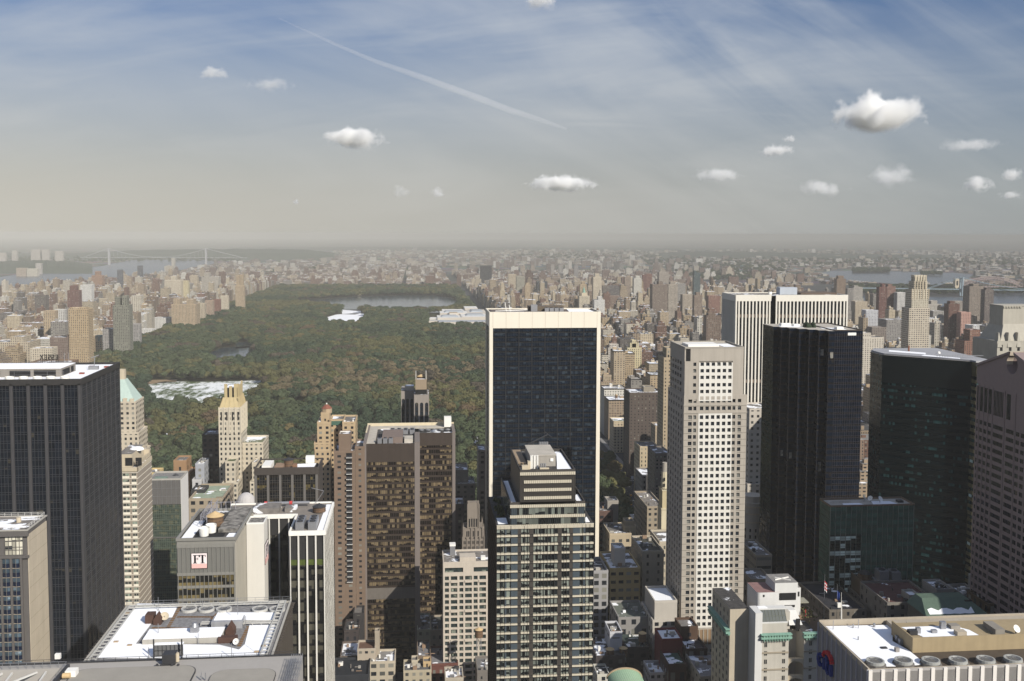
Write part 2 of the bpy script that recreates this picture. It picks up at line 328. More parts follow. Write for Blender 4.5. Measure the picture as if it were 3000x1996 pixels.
# --- park
PX0, PX1, PY0, PY1 = -640.0, 196.0, 772.0, 4860.0
def lawnm():
 m, nt = newmat('park_floor')
 pos = node(nt, 'ShaderNodeNewGeometry').outputs['Position']
 n = node(nt, 'ShaderNodeTexNoise', {'Vector': pos, 'Scale': .03, 'Detail': 6}).outputs[0]
 finish(nt, **{'Base Color': mix(nt, maprange(nt, n, .35, .65, 0, 1), (.03, .036, .016), (.06, .05, .03)), 'Roughness': .95, 'Specular IOR Level': .1}); return m
flat('park_lawn', [(PX0, PY0), (PX1, PY0), (PX1, PY1), (PX0, PY1)], .06, lawnm())
def meadowm(name, lo, hi, g=(.06, .085, .03)):
 m, nt = newmat(name)
 pos = node(nt, 'ShaderNodeNewGeometry').outputs['Position']
 mp = node(nt, 'ShaderNodeMapping', {'Vector': pos, 'Scale': (.6, .22, 1)}).outputs[0]
 n = node(nt, 'ShaderNodeTexNoise', {'Vector': mp, 'Scale': .14, 'Detail': 8, 'Roughness': .72}).outputs[0]
 n2 = node(nt, 'ShaderNodeTexNoise', {'Vector': pos, 'Scale': .011, 'Detail': 3}).outputs[0]
 k = maprange(nt, mth(nt, 'ADD', mth(nt, 'MULTIPLY', n, .6), mth(nt, 'MULTIPLY', n2, .4)), lo, hi, 0, 1)
 finish(nt, **{'Base Color': mix(nt, k, g, (.72, .73, .72)), 'Roughness': .95, 'Specular IOR Level': .1}); return m
def ell(cx, cy, rx, ry, n=18, j=.15):
 return [(cx+rx*math.cos(i*2*math.pi/n)*(1+random.uniform(-j, j)), cy+ry*math.sin(i*2*math.pi/n)*(1+random.uniform(-j, j))) for i in range(n)]
SHEEP = poly_px([(432, 1128), (480, 1118), (600, 1119), (700, 1117), (772, 1114), (782, 1130), (770, 1170), (700, 1195), (640, 1205), (540, 1205), (450, 1200), (430, 1165)])
GREAT = poly_px([(950, 932), (985, 922), (1040, 918), (1072, 919), (1074, 938), (1045, 958), (985, 962), (950, 948)])
SMALL = poly_px([(1000, 908), (1056, 907), (1058, 918), (1040, 922), (1003, 921)])
POND = poly_px([(605, 1038), (650, 1019), (740, 1014), (748, 1040), (735, 1072), (640, 1076), (608, 1062)])
POND2 = poly_px([(690, 1003), (735, 1003), (740, 1018), (690, 1022)])
FIELD = poly_px([(396, 1232), (440, 1232), (446, 1262), (396, 1262)])
FIELD2 = poly_px([(430, 1114), (520, 1112), (515, 1120), (432, 1126)])
RESV = poly_px([(835, 884), (860, 879), (940, 877), (1000, 872), (1040, 869), (1070, 868), (1140, 866), (1210, 865), (1280, 866), (1325, 873), (1343, 882), (1345, 900), (1300, 916), (1200, 917), (1100, 915), (1000, 908), (900, 897)])
flat('meadow', SHEEP, .1, meadowm('snowy_grass', .455, .55)); flat('meadow', GREAT, .1, SNOW); flat('meadow', SMALL, .1, SNOW)
flat('lake', POND, .1, LAKE); flat('lake', POND2, .1, LAKE); flat('reservoir', RESV, .1, LAKE)
EARTH = wallm('bare_earth', (.24, .17, .10), .2, .1, .95, 0)
flat('ball_field', FIELD, .1, EARTH); flat('ball_field', FIELD2, .1, EARTH)
CLEAR = [SHEEP, GREAT, SMALL, POND, POND2, FIELD, FIELD2, RESV]
patch = [(720, 1262), (452, 1212), (538, 1268), (815, 1130), (1320, 1240), (1330, 1330), (1385, 1345), (860, 1190), (750, 1250), (1010, 1240), (620, 1300), (960, 1300), (470, 1300), (1080, 1180), (1300, 1290), (580, 1400), (1400, 1290), (1410, 1200), (760, 1350)]
for i, (px, py) in enumerate(patch):
 c_ = pZ(px, py, 0); r = 11+3*(i % 4)
 p_ = ell(c_.x, c_.y, r*1.1, r*1.9, 12, .25); flat('snow_patch', p_, .11+i*.002, SNOW); CLEAR.append(p_)
def inside(x, y, poly):
 k = False; j = len(poly)-1
 for i in range(len(poly)):
  a, b = poly[i], poly[j]
  if (a[1] > y) != (b[1] > y) and x < (b[0]-a[0])*(y-a[1])/(b[1]-a[1])+a[0]: k = not k
  j = i
 return k
CBB = [(min(p[0] for p in q), max(p[0] for p in q), min(p[1] for p in q), max(p[1] for p in q), q) for q in CLEAR]
def clear(x, y): return any(a <= x <= b and c <= y <= d and inside(x, y, q) for a, b, c, d, q in CBB)
# --- trees
def leafm():
 m, nt = newmat('autumn_leaves')
 t = node(nt, 'ShaderNodeAttribute', attribute_name='tint', attribute_type='INSTANCER').outputs['Color']
 tcn = node(nt, 'ShaderNodeTexCoord').outputs['Object']
 n = node(nt, 'ShaderNodeTexNoise', {'Vector': tcn, 'Scale': .3, 'Detail': 4, 'Roughness': .65}).outputs[0]
 f = mth(nt, 'ADD', .66, mth(nt, 'MULTIPLY', n, .7))
 c = mix(nt, 1.0, t, node(nt, 'ShaderNodeCombineXYZ', {0: f, 1: f, 2: f}).outputs[0], 'MULTIPLY')
 d = node(nt, 'ShaderNodeBsdfDiffuse', {'Color': c}); tr = node(nt, 'ShaderNodeBsdfTranslucent', {'Color': c})
 mx = node(nt, 'ShaderNodeMixShader', {0: .22, 1: d.outputs[0], 2: tr.outputs[0]})
 node(nt, 'ShaderNodeOutputMaterial', {'Surface': mx.outputs[0]}); return m
LEAF = leafm(); BARK = wallm('bark', (.06, .045, .032), .2, 1, .95)
def crown_mesh(seed, R=9.4, Hc=10.0, z0=11.0, nq=900):
 rnd = random.Random(seed); mb = MB(); blobs = []
 for i in range(9):
  a = rnd.uniform(0, 6.28); d = R*.62*math.sqrt(rnd.random())
  blobs.append((d*math.cos(a), d*math.sin(a), z0+rnd.uniform(-.28, .42)*Hc*(1-d/R*.6), rnd.uniform(.36, .56)*R))
 for i in range(nq):
  bx, by, bz, br = blobs[i % 9]
  v = Vector((rnd.gauss(0, 1), rnd.gauss(0, 1), rnd.gauss(.25, .9))).normalized()
  p = Vector((bx, by, bz)) + Vector((v.x, v.y, v.z*.8))*br*(.86+.2*rnd.random())
  n = (v+Vector((rnd.gauss(0, .28), rnd.gauss(0, .28), rnd.gauss(.1, .28)))).normalized()
  t = n.cross(Vector((rnd.gauss(0, 1), rnd.gauss(0, 1), rnd.gauss(0, 1)))).normalized(); b = n.cross(t)
  s = rnd.uniform(.8, 1.6); k = rnd.uniform(.6, 1)
  mb.face([p+t*s+b*s*.3, p+b*s*k, p-t*s*k-b*s*.2, p-b*s])
 return mb.mesh('crown', [LEAF])
def trunk_mesh(seed):
 rnd = random.Random(seed); mb = MB(); mb.cyl(0, 0, 0, 7.5, .5, .34, 7)
 for i in range(4):
  a = i*1.6+rnd.uniform(0, 1); mb.beam((0, 0, 6.2), (3.6*math.cos(a), 3.6*math.sin(a), 11.5), .14)
 return mb.mesh('trunk', [BARK])
CROWNS = [crown_mesh(i, 9.2+.5*(i % 3), 10+1.2*(i % 2)) for i in range(6)]; TRUNKS = [trunk_mesh(i) for i in range(2)]
TINTS = {'green': (.070, .088, .046), 'dark green': (.046, .066, .040), 'olive green': (.112, .108, .048), 'rust brown': (.122, .088, .054), 'golden': (.142, .116, .056), 'dull purple brown': (.092, .076, .056), 'pale tan': (.150, .122, .072)}
from mathutils import noise as mno
def tint_at(x, y):
 n = mno.noise(Vector((x*.0055, y*.0035, 0)))*1.15 + random.gauss(0, .17); n2 = mno.noise(Vector((x*.013+50, y*.009, 3))) + random.gauss(0, .12)
 if abs(x+60-(y-1750)*.2) < 150 and 1560 < y < 1960 and random.random() < .5: return 'pale tan'
 if n2 > .56: return 'rust brown' if n2 > .68 else 'golden'
 if n2 < -.50: return 'dull purple brown'
 if n > .40: return 'olive green'
 if n > .05: return 'olive green' if random.random() < .35 else 'green'
 return 'green' if n > -.28 else 'dark green'
trees = []
y = PY0+8
while y < PY1-6:
 st = 14.5 if y < 1700 else 15 if y < 2600 else 16
 x = PX0+6
 while x < PX1-5:
  tx, ty = x+random.uniform(-.42, .42)*st, y+random.uniform(-.42, .42)*st
  # the museum and its forecourt stand in the park
  if not clear(tx, ty) and random.random() < .965 and not (30 < tx < 205 and 2745 < ty < 3255): trees.append((tx, ty))
  x += st
 y += st*.9
# ---------------------------------------------------------------- tools for buildings
CONC = wallm('pale_concrete', (.36, .34, .30), .12, .25, .85, .12)
TRAV = wallm('travertine', (.46, .395, .30), .13, .18, .7, .14)
CREAM = wallm('cream_stone', (.48, .41, .30), .12, .15, .85, .1)
MARB = wallm('white_marble', (.61, .585, .53), .06, .1, .7, .06)
LIME = wallm('grey_limestone', (.30, .275, .235), .12, .15, .85, .12)
BRONZE = wallm('dark_bronze', (.050, .036, .028), .2, .3, .5, .15, .3)
BPIER = wallm('grey_brown_pier', (.050, .048, .050), .15, .3, .6, .12)
BRICKB = wallm('brown_brick', (.25, .17, .115), .15, .2, .9, .1)
TANB = wallm('tan_brick', (.36, .27, .175), .13, .2, .9, .1)
GRAVEL = roofm('gravel_roof', (.13, .12, .11), (.22, .20, .18), .56)
DARKROOF = roofm('dark_roof', (.035, .034, .034), (.075, .07, .066), .60)
BAREROOF = roofm('bare_roof', (.16, .155, .15), (.25, .235, .215), 2)
BEIGEROOF = roofm('beige_roof', (.36, .33, .28), (.46, .42, .36), 2, .06)
PIT = wallm('dark_void', (.012, .012, .013), 0, 1, .9, 0)
def strip(mb, T, a0, a1, z0, z1, b0, b1, m=0):
 """a box on a front: a along the wall, b outward from it"""
 mb.T = T; mb.box(a0, a1, -b1, -b0, z0, z1, m, skip='b'); mb.T = None
def grid_wall(mb, T, w, z0, z1, cols, rows, dep=.45, m=0):
 """solid wall in front of the glazing with real openings; cols [(a, width)], rows [(sill, height)]"""
 a = 0.0
 for c0, cw in cols:
  if c0-a > .01: strip(mb, T, a, c0, z0, z1, 0, dep, m)
  z = z0
  for s, h in rows:
   if s-z > .01: strip(mb, T, c0, c0+cw, z, s, 0, dep-.03, m)
   z = s+h
  if z1-z > .01: strip(mb, T, c0, c0+cw, z, z1, 0, dep-.03, m)
  a = c0+cw
 if w-a > .01: strip(mb, T, a, w, z0, z1, 0, dep, m)
def pane_mesh(w, h, glass, frame, nx=2, nz=1, fr=.07):
 mb = MB(); mb.box(0, w, -.02, 0, 0, h, 0, skip='b')
 for i in range(nx+1): x = i*w/nx; mb.box(max(0, x-fr), min(w, x+fr), -.10, -.02, 0, h, 1)
 for i in range(nz+1): z = i*h/nz; mb.box(0, w, -.11, -.02, max(0, z-fr), min(h, z+fr), 1)
 return mb.mesh('window', [glass, frame])
def windows(root, items, glass, frame, cap=100):
 """items [(T, a, z, w, h)] nearest first: each window a part, what is beyond the cap one part"""
 meshes = {}; rest = MB()
 for i, (T, a, z, ww, hh) in enumerate(items):
  if i < cap:
   k = (round(ww, 3), round(hh, 3))
   if k not in meshes: meshes[k] = pane_mesh(ww, hh, glass, frame)
   o = bpy.data.objects.new('window', meshes[k]); COL.objects.link(o); o.parent = root
   o.matrix_parent_inverse = Matrix.Translation(-root.location); o.matrix_basis = T @ Matrix.Translation((a, -.01, z))
  else:
   rest.T = T @ Matrix.Translation((a, -.01, z)); rest.box(0, ww, -.02, 0, 0, hh, 0, skip='bktlr')
   rest.box(ww/2-.06, ww/2+.06, -.10, -.02, 0, hh, 1); rest.box(0, ww, -.1, -.02, 0, .1, 1); rest.T = None
 if rest.f: tag(rest.build('window', [glass, frame], root), kind='stuff')
def core(root, name, x0, x1, y0, y1, z0, z1, m, mt=None):
 mb = MB(); mb.box(x0, x1, y0, y1, z0, z1, 0, 1); occ(x0, x1, y0, y1, z1); return mb.build(name, [m, mt or GRAVEL], root)
def parapet(root, x0, x1, y0, y1, z, h, t, m, name='parapet'):
 mb = MB(); mb.box(x0, x1, y0, y0+t, z, z+h, skip='b'); mb.box(x0, x1, y1-t, y1, z, z+h); mb.box(x0, x0+t, y0+t, y1-t, z, z+h); mb.box(x1-t, x1, y0+t, y1-t, z, z+h)
 return mb.build(name, m, root)
def cell_grid(mb, T, w, z0, z1, bay, fl, r=.06, out=.12, zs=()):
 n = max(1, round(w/bay))
 for i in range(n+1): a = i*w/n; strip(mb, T, a-r, a+r, z0, z1, 0, out)
 z = z0
 while z < z1+.01:
  for k in (zs or (0,)): strip(mb, T, 0, w, z+k-r, z+k+r, 0, out*.8)
  z += fl
def fan(root, x, y, z, r, rim, dark, name='roof_fan'):
 mb = MB(); n = 20
 for ra, rb, za, zb in ((r, r*.98, z, z+r*.3), (r*.98, r*.8, z+r*.3, z+r*.3), (r*.8, r*.72, z+r*.3, z+r*.05)):
  for i in range(n):
   a, b = 2*math.pi*i/n, 2*math.pi*(i+1)/n
   mb.face([(x+ra*math.cos(a), y+ra*math.sin(a), za), (x+ra*math.cos(b), y+ra*math.sin(b), za), (x+rb*math.cos(b), y+rb*math.sin(b), zb), (x+rb*math.cos(a), y+rb*math.sin(a), zb)])
 o = mb.build(name, rim, root)
 mb = MB(); mb.cyl(x, y, z+.02, z+r*.06, r*.74, n=n)
 mb.build('fan_shaft', dark, o)
 mb = MB()
 for k in range(5): mb.beam((x-r*.74, y+(k-2)*r*.28, z+r*.26), (x+r*.74, y+(k-2)*r*.28, z+r*.26), .04)
 for k in range(2): mb.beam((x+(k-.5)*r*.7, y-r*.7, z+r*.27), (x+(k-.5)*r*.7, y+r*.7, z+r*.27), .04)
 mb.build('fan_guard', METAL, o); return o
def water_tank(label, x, y, z, r=2.0, h=3.6, legs=3.0, cone=None, group='timber water tanks on the roofs'):
 t = thing('water_tank', label, 'water tank', (x, y, z), group)
 mb = MB(); mb.cyl(x, y, z+legs, z+legs+h, r, r*.97, 16); mb.build('tank', WOODT, t)
 mb = MB(); mb.cyl(x, y, z+legs+h+.01, z+legs+h+r*.55, r*1.08, 0.0, 16); mb.build('tank_roof', cone or TANCONE, t)
 mb = MB()
 for k in range(3): zz = z+legs+h*(.15+.33*k); mb.cyl(x, y, zz, zz+.12, r*1.02, n=16, cap=False)
 mb.build('hoop', DARKM, t)
 mb = MB()
 for a in (.78, 2.36, 3.93, 5.5): mb.beam((x+r*.8*math.cos(a), y+r*.8*math.sin(a), z), (x+r*.7*math.cos(a), y+r*.7*math.sin(a), z+legs), .13)
 for a in (.78, 2.36, 3.93, 5.5): mb.beam((x+r*.8*math.cos(a), y+r*.8*math.sin(a), z+.2), (x+r*.7*math.cos(a+1.57), y+r*.7*math.sin(a+1.57), z+legs*.95), .07)
 mb.build('support_frame', METAL, t); return t
def dish(label, x, y, z, r, az, m=None):
 t = thing('satellite_dish', label, 'satellite dish', (x, y, z), 'satellite dishes on the roofs')
 Mx = Matrix.Translation((x, y, z+r*1.3)) @ Matrix.Rotation(R_(az), 4, 'Z') @ Matrix.Rotation(R_(55), 4, 'X')
 mb = MB(); mb.T = Mx; n = 18; k = 4
 for j in range(k):
  for i in range(n):
   q = lambda jj, ii: (r*jj/k*math.cos(2*math.pi*ii/n), r*jj/k*math.sin(2*math.pi*ii/n), .35*r*(jj/k)**2)
   ps = [q(j, i), q(j, i+1), q(j+1, i+1), q(j+1, i)]
   mb.face(ps if j else ps[1:])
 mb.T = None; mb.build('reflector', m or WHITEM, t, True)
 mb = MB(); mb.beam((x, y, z), (x, y, z+r*1.25), .12); mb.T = Mx; mb.beam((0, 0, 0), (0, 0, r*.8), .05); mb.T = None; mb.build('mast', METAL, t); return t
def snow_sheet(root, pts, z, name='snow_cover', m=None, t=.12):
 mb = MB()
 a = sum(pts[i][0]*pts[(i+1) % len(pts)][1]-pts[(i+1) % len(pts)][0]*pts[i][1] for i in range(len(pts)))
 mb.prism(pts if a > 0 else pts[::-1], z+.004, z+t); return mb.build(name, m or SNOW, root)
def pxz(pts, z): return [tuple(pZ(a, b, z).xy) for a, b in pts]
def bits(root, boxes, m, name):
 for b in boxes:
  mb = MB(); mb.box(*b); mb.build(name, m, root)
def ac_unit(root, x, y, z, w_, d, h, n=2):
 mb = MB(); mb.box(x, x+w_, y, y+d, z, z+h); o = mb.build('cooling_unit', METAL, root)
 for i in range(n):
  mb = MB(); r = min(w_*.36, d/n*.36); mb.cyl(x+w_/2, y+d*(i+.5)/n, z+h+.01, z+h+.3, r, n=14); mb.build('fan_hood', DARKM, o)
def rail(root, pts, z, h=1.1, m=None, name='railing', step=2.2):
 mb = MB()
 for (ax, ay), (bx, by) in zip(pts[:-1], pts[1:]):
  L = math.hypot(bx-ax, by-ay); n = max(1, int(L/step))
  for k in (.55, 1.0): mb.beam((ax, ay, z+h*k), (bx, by, z+h*k), .035)
  for i in range(n+1): mb.beam((ax+(bx-ax)*i/n, ay+(by-ay)*i/n, z), (ax+(bx-ax)*i/n, ay+(by-ay)*i/n, z+h), .035)
 return mb.build(name, m or METAL, root)
def skyrise(name, label, cat, tiers, group=None, style=None, roofm_=None, extra=None):
 """masonry building of stacked blocks: tiers (x0,x1,y0,y1,z0,z1,col,bay,floor,wr,hr[,roofcol,snow])"""
 t0 = tiers[0]; t = thing(name, label, cat, ((t0[0]+t0[1])/2, t0[2], 0), group)
 for k in tiers:
  x0, x1, y0, y1, z0, z1, col, bay, fl, wr, hr = k[:11]; rc = k[11] if len(k) > 11 else (.15, .14, .13); sn = k[12] if len(k) > 12 else .55
  col = tuple(c*.74 for c in col); w_ = x1-x0; bw = w_/max(1, round(w_/bay))
  mb = MB(); mb.ext = True
  mb.box(x0, x1, y0, y1, z0, z1, 0, 0, col, (bw/10, fl/10, wr, hr), skip='t'); mb.build('wall', [FAC], t)
  mb = MB(); mb.ext = True
  mb.face([(x0, y0, z1-.35), (x1, y0, z1-.35), (x1, y1, z1-.35), (x0, y1, z1-.35)], 0, None, rc, (0, 0, 0, sn)); o = mb.build('roof', [ROOF], t)
  c2 = tuple(min(.9, c*1.08) for c in col); mb = MB(); mb.ext = True; p = min(.5, w_*.06); h = .75
  for b in ((x0-.06, x1+.06, y0-.06, y0+p), (x0-.06, x1+.06, y1-p, y1+.06), (x0-.06, x0+p, y0+p, y1-p), (x1-p, x1+.06, y0+p, y1-p)): mb.box(*b, z1-.5, z1+h, 0, 0, c2, (.3, .3, 0, 0))
  mb.build('parapet', [FAC], t)
  occ(x0, x1, y0, y1, z1)
 return t
# ================================================================ HEROES, left to right
# ---- black tower with snow roof
def black_tower():
 x0, x1, y0, y1, z = -196.0, -139.6, 440.0, 495.0, 196.0
 t = thing('office_tower', 'huge black glass tower with brown piers, snow on its roof, at the photo edge', 'office tower', (x1, y0, 0))
 g = glassm('black_glass', (.003, .005, .009), 1.372, 3.62, x1+y0, z, .14, (.05, .045, .035), .08, .16, .05)
 core(t, 'glass_wall', x0, x1, y0, y1, 0, z, g, DARKROOF)
 mull = wallm('grey_mullion', (.06, .062, .068), .1, .4, .5, .05, .4)
 S, E = FT_(x0, y0, 0), FT_(x1, y0, 90)
 mb = MB(); cell_grid(mb, S, x1-x0, 0, z-1.6, 1.372, 3.62, .055, .14, (0, .95)); cell_grid(mb, E, y1-y0, 0, z-1.6, 1.372, 3.62, .055, .14, (0, .95)); mb.build('mullion_grid', mull, t)
 for i in range(9):
  a = (x1-x0)-i*6.86; mb = MB(); strip(mb, S, a-1.15, a+.0 if i == 0 else a+.15, 0, z-1, 0, .7); mb.build('pier', BPIER, t)
 for i in range(9):
  a = i*6.86; mb = MB(); strip(mb, E, max(0, a-.3), a+.35, 0, z-1, 0, .4); mb.build('pier', wallm('shaded_side_pier', (.040, .040, .044), .1, .3, .6), t)  # east piers: that side's darker, bluer shade is put into the colour
 parapet(t, x0-.5, x1+.5, y0-.7, y1+.5, z-1.6, 2.6, .7, wallm('black_parapet', (.03, .028, .027), .1, .3, .6, .1))
 snow_sheet(t, [(x0, y0+6), (x1-1, y0+6), (x1-1, y1-1), (x0, y1-1)], z+.02)
 pl = pY(178, 1080, y0+13); zz = pl.z
 xr = pl.x; yb = pZ(224, 1063.5, zz).y
 mb = MB(); mb.box(x0, xr, y0+13, yb, z, zz); p = mb.build('penthouse', wallm('grey_penthouse', (.22, .20, .175), .15, .3, .8, .2), t)
 snow_sheet(p, [(x0, y0+13), (xr, y0+13), (xr, yb), (x0, yb)], zz)
 bits(p, [(-185, -177, y0+12.85, y0+13, z+.5, zz-.8), (-173, -164.5, y0+12.85, y0+13, z+.5, zz-.8), (-163, -154, y0+12.85, y0+13, z+.4, zz-.7)], PIT, 'louver')
 bits(p, [(xr-.01, xr+.12, y0+15, y0+24, z+.5, zz-.8), (xr-.01, xr+.12, y0+26, yb-3, z+.5, zz-.8)], PIT, 'louver')
 for px in (-38, 25, 66, 107, 146, 188):
  q = pY(px, 1110, y0+3.5); mb = MB(); mb.cyl(q.x, y0+4.5, z, z+1.5, 1.9, 1.75, 18, mt=0, cap=False); mb.cyl(q.x, y0+4.5, z+.6, z+.65, 1.7, n=18); mb.build('fan_drum', WHITEM, t)
 rail(t, [(x0, y0+7.5), (xr+3, y0+7.5)], z, 3.2, METAL, 'gantry_rail', 6)
 a = thing('antenna_mast', 'grey antenna arm on the snow roof of the black tower', 'antenna', (pZ(278, 1082, z).x, 470, z))
 q = pZ(275, 1084, z); mb = MB(); mb.beam((q.x, q.y, z), (q.x+.6, q.y, z+6.2), .12); mb.beam((q.x-.8, q.y-.5, z+5.6), (q.x+2, q.y+.8, z+6.6), .14); mb.box(q.x-2.2, q.x+2.0, q.y-.7, q.y+1, z, z+1.7); mb.build('mast', METAL, a)
 for px in (189, 202): q = pZ(px, 1063, zz); mb = MB(); mb.beam((q.x, q.y, zz), (q.x, q.y, zz+4.5), .07); mb.build('aerial', METAL, t)
 for px, py in ((240, 1097), (268, 1077), (312, 1078)): q = pZ(px, py, z); mb = MB(); mb.box(q.x-1, q.x+1, q.y-.6, q.y+.6, z+.1, z+.8); mb.build('pipe_box', wallm('rust_red', (.22, .06, .04), .2, .5), t)
black_tower()
# ---- slab hotel with travertine end wall
def slab_hotel():
 z = 160.2; x0, x1, y0, y1 = -152.0, -127.35, 345.0, 361.8
 t = thing('hotel_tower', 'hotel slab with blue window bays and a blank travertine end wall', 'hotel', (x1, y0, 0))
 frame = wallm('brown_grey_frame', (.105, .096, .09), .1, .3, .7, .1)
 mb = MB(); mb.box(x0, x1-.2, y0, y1, 0, z, 0, 1); occ(x0, x1, y0, y1, z)
 mb.build('wall', [frame, GRAVEL], t)
 mb = MB(); mb.box(x1-.2, x1+.02, y0-.25, y1, 0, z-1.7); mb.box(x1+.02, x1+.03, y0+1, y0+1.03, 0, z-2); mb.build('end_wall', TRAV, t)
 mb = MB()
 for k in range(30): mb.box(x1+.02, x1+.05, y0-.2, y1-.05, z-4-5.2*k, z-3.93-5.2*k)
 mb.build('wall_joint', wallm('joint', (.25, .21, .15), .1), t)
 S = FT_(x0, y0, 0); gb = wallm('navy_spandrel', (.010, .016, .036), .1, .4, .25, .0, 0, .5); gw = glassm('hotel_glass', (.042, .062, .08), 1.24, 3.1, x0+y0, 0, .3, (.17, .22, .26), .1, .5, .3)
 W = x1-x0; zt = z-9.4
 for i in range(9):
  a = W-2.0-3.16*(i+1)
  mb = MB()
  for k in range(36):
   zb = zt-3.1*(k+1)
   for s_, o in ((0, 0), (1, 1)):
    p0, p1 = a+1.24*s_, a+1.24*(s_+1); b0, b1 = (.25, .75) if s_ == 0 else (.75, .25)
    for m_, z0_, z1_ in ((0, zb, zb+1.45), (1, zb+1.55, zb+3.0)):
     mb.T = S; mb.face([(p0, -b0, z0_), (p1, -b1, z0_), (p1, -b1, z1_), (p0, -b0, z1_)], m_); mb.T = None
  mb.build('bay_window', [gb, gw], t)
  mb = MB(); strip(mb, S, a+2.5, a+3.16, 0, z-9, 0, .85); mb.build('pier', frame, t)
  mb = MB(); strip(mb, S, a+1.22, a+1.27, 0, zt, .7, .82)
  for k in range(36): strip(mb, S, a, a+2.48, zt-3.1*(k+1)-.12, zt-3.1*(k+1), .2, .8)
  mb.build('bay_frame', wallm('tan_mullion', (.30, .26, .20), .1), t)
 cur = glassm('curtain_glass', (.02, .024, .026), 1.3, 2.6, x0+y0, z-9, .95, (.56, .53, .43), .12, .3, .5)
 for i in range(3):
  a = W-1.6-8.0*(i+1)+2.2
  mb = MB(); strip(mb, S, a, a+5.7, z-8.2, z-2.0, 0, .1); p = mb.build('lounge_window', cur, t)
  mb = MB()
  for k in range(6): strip(mb, S, a+k*1.14-.05, a+k*1.14+.05, z-8.2, z-2, .1, .3)
  for k in (0, .26, .42, .76, 1): strip(mb, S, a, a+5.7, z-8.2+6.2*k-.06, z-8.2+6.2*k+.06, .1, .28)
  mb.build('mullion', frame, p)
 mb = MB(); strip(mb, S, 0, W+.2, z-9.2, z-8.3, 0, .9); strip(mb, S, 0, W+.2, z-1.9, z, 0, .9); mb.build('cornice', frame, t)
 parapet(t, x0, x1+.25, y0-.95, y1+.2, z-.02, .35, .5, CONC)
 rail(t, [(x0, y1-.5), (x1-.4, y1-.5), (x1-.4, y0-.4), (x0, y0-.4)], z+.3, 1.2, WHITEM)
 snow_sheet(t, ell(-139, 351, 6.5, 2.0, 14, .3), z, 'snow_patch', t=.03); snow_sheet(t, ell(-131.5, 349, 3, 1.2, 12, .3), z, 'snow_patch', t=.03); snow_sheet(t, ell(-133, 358, 4, 1, 12, .4), z, 'snow_patch', t=.03)
 q = pZ(55, 1530, z); mb = MB(); mb.cyl(q.x, q.y, z, z+1.6, .8, n=10); mb.build('vent_stack', CREAM, t)
slab_hotel()
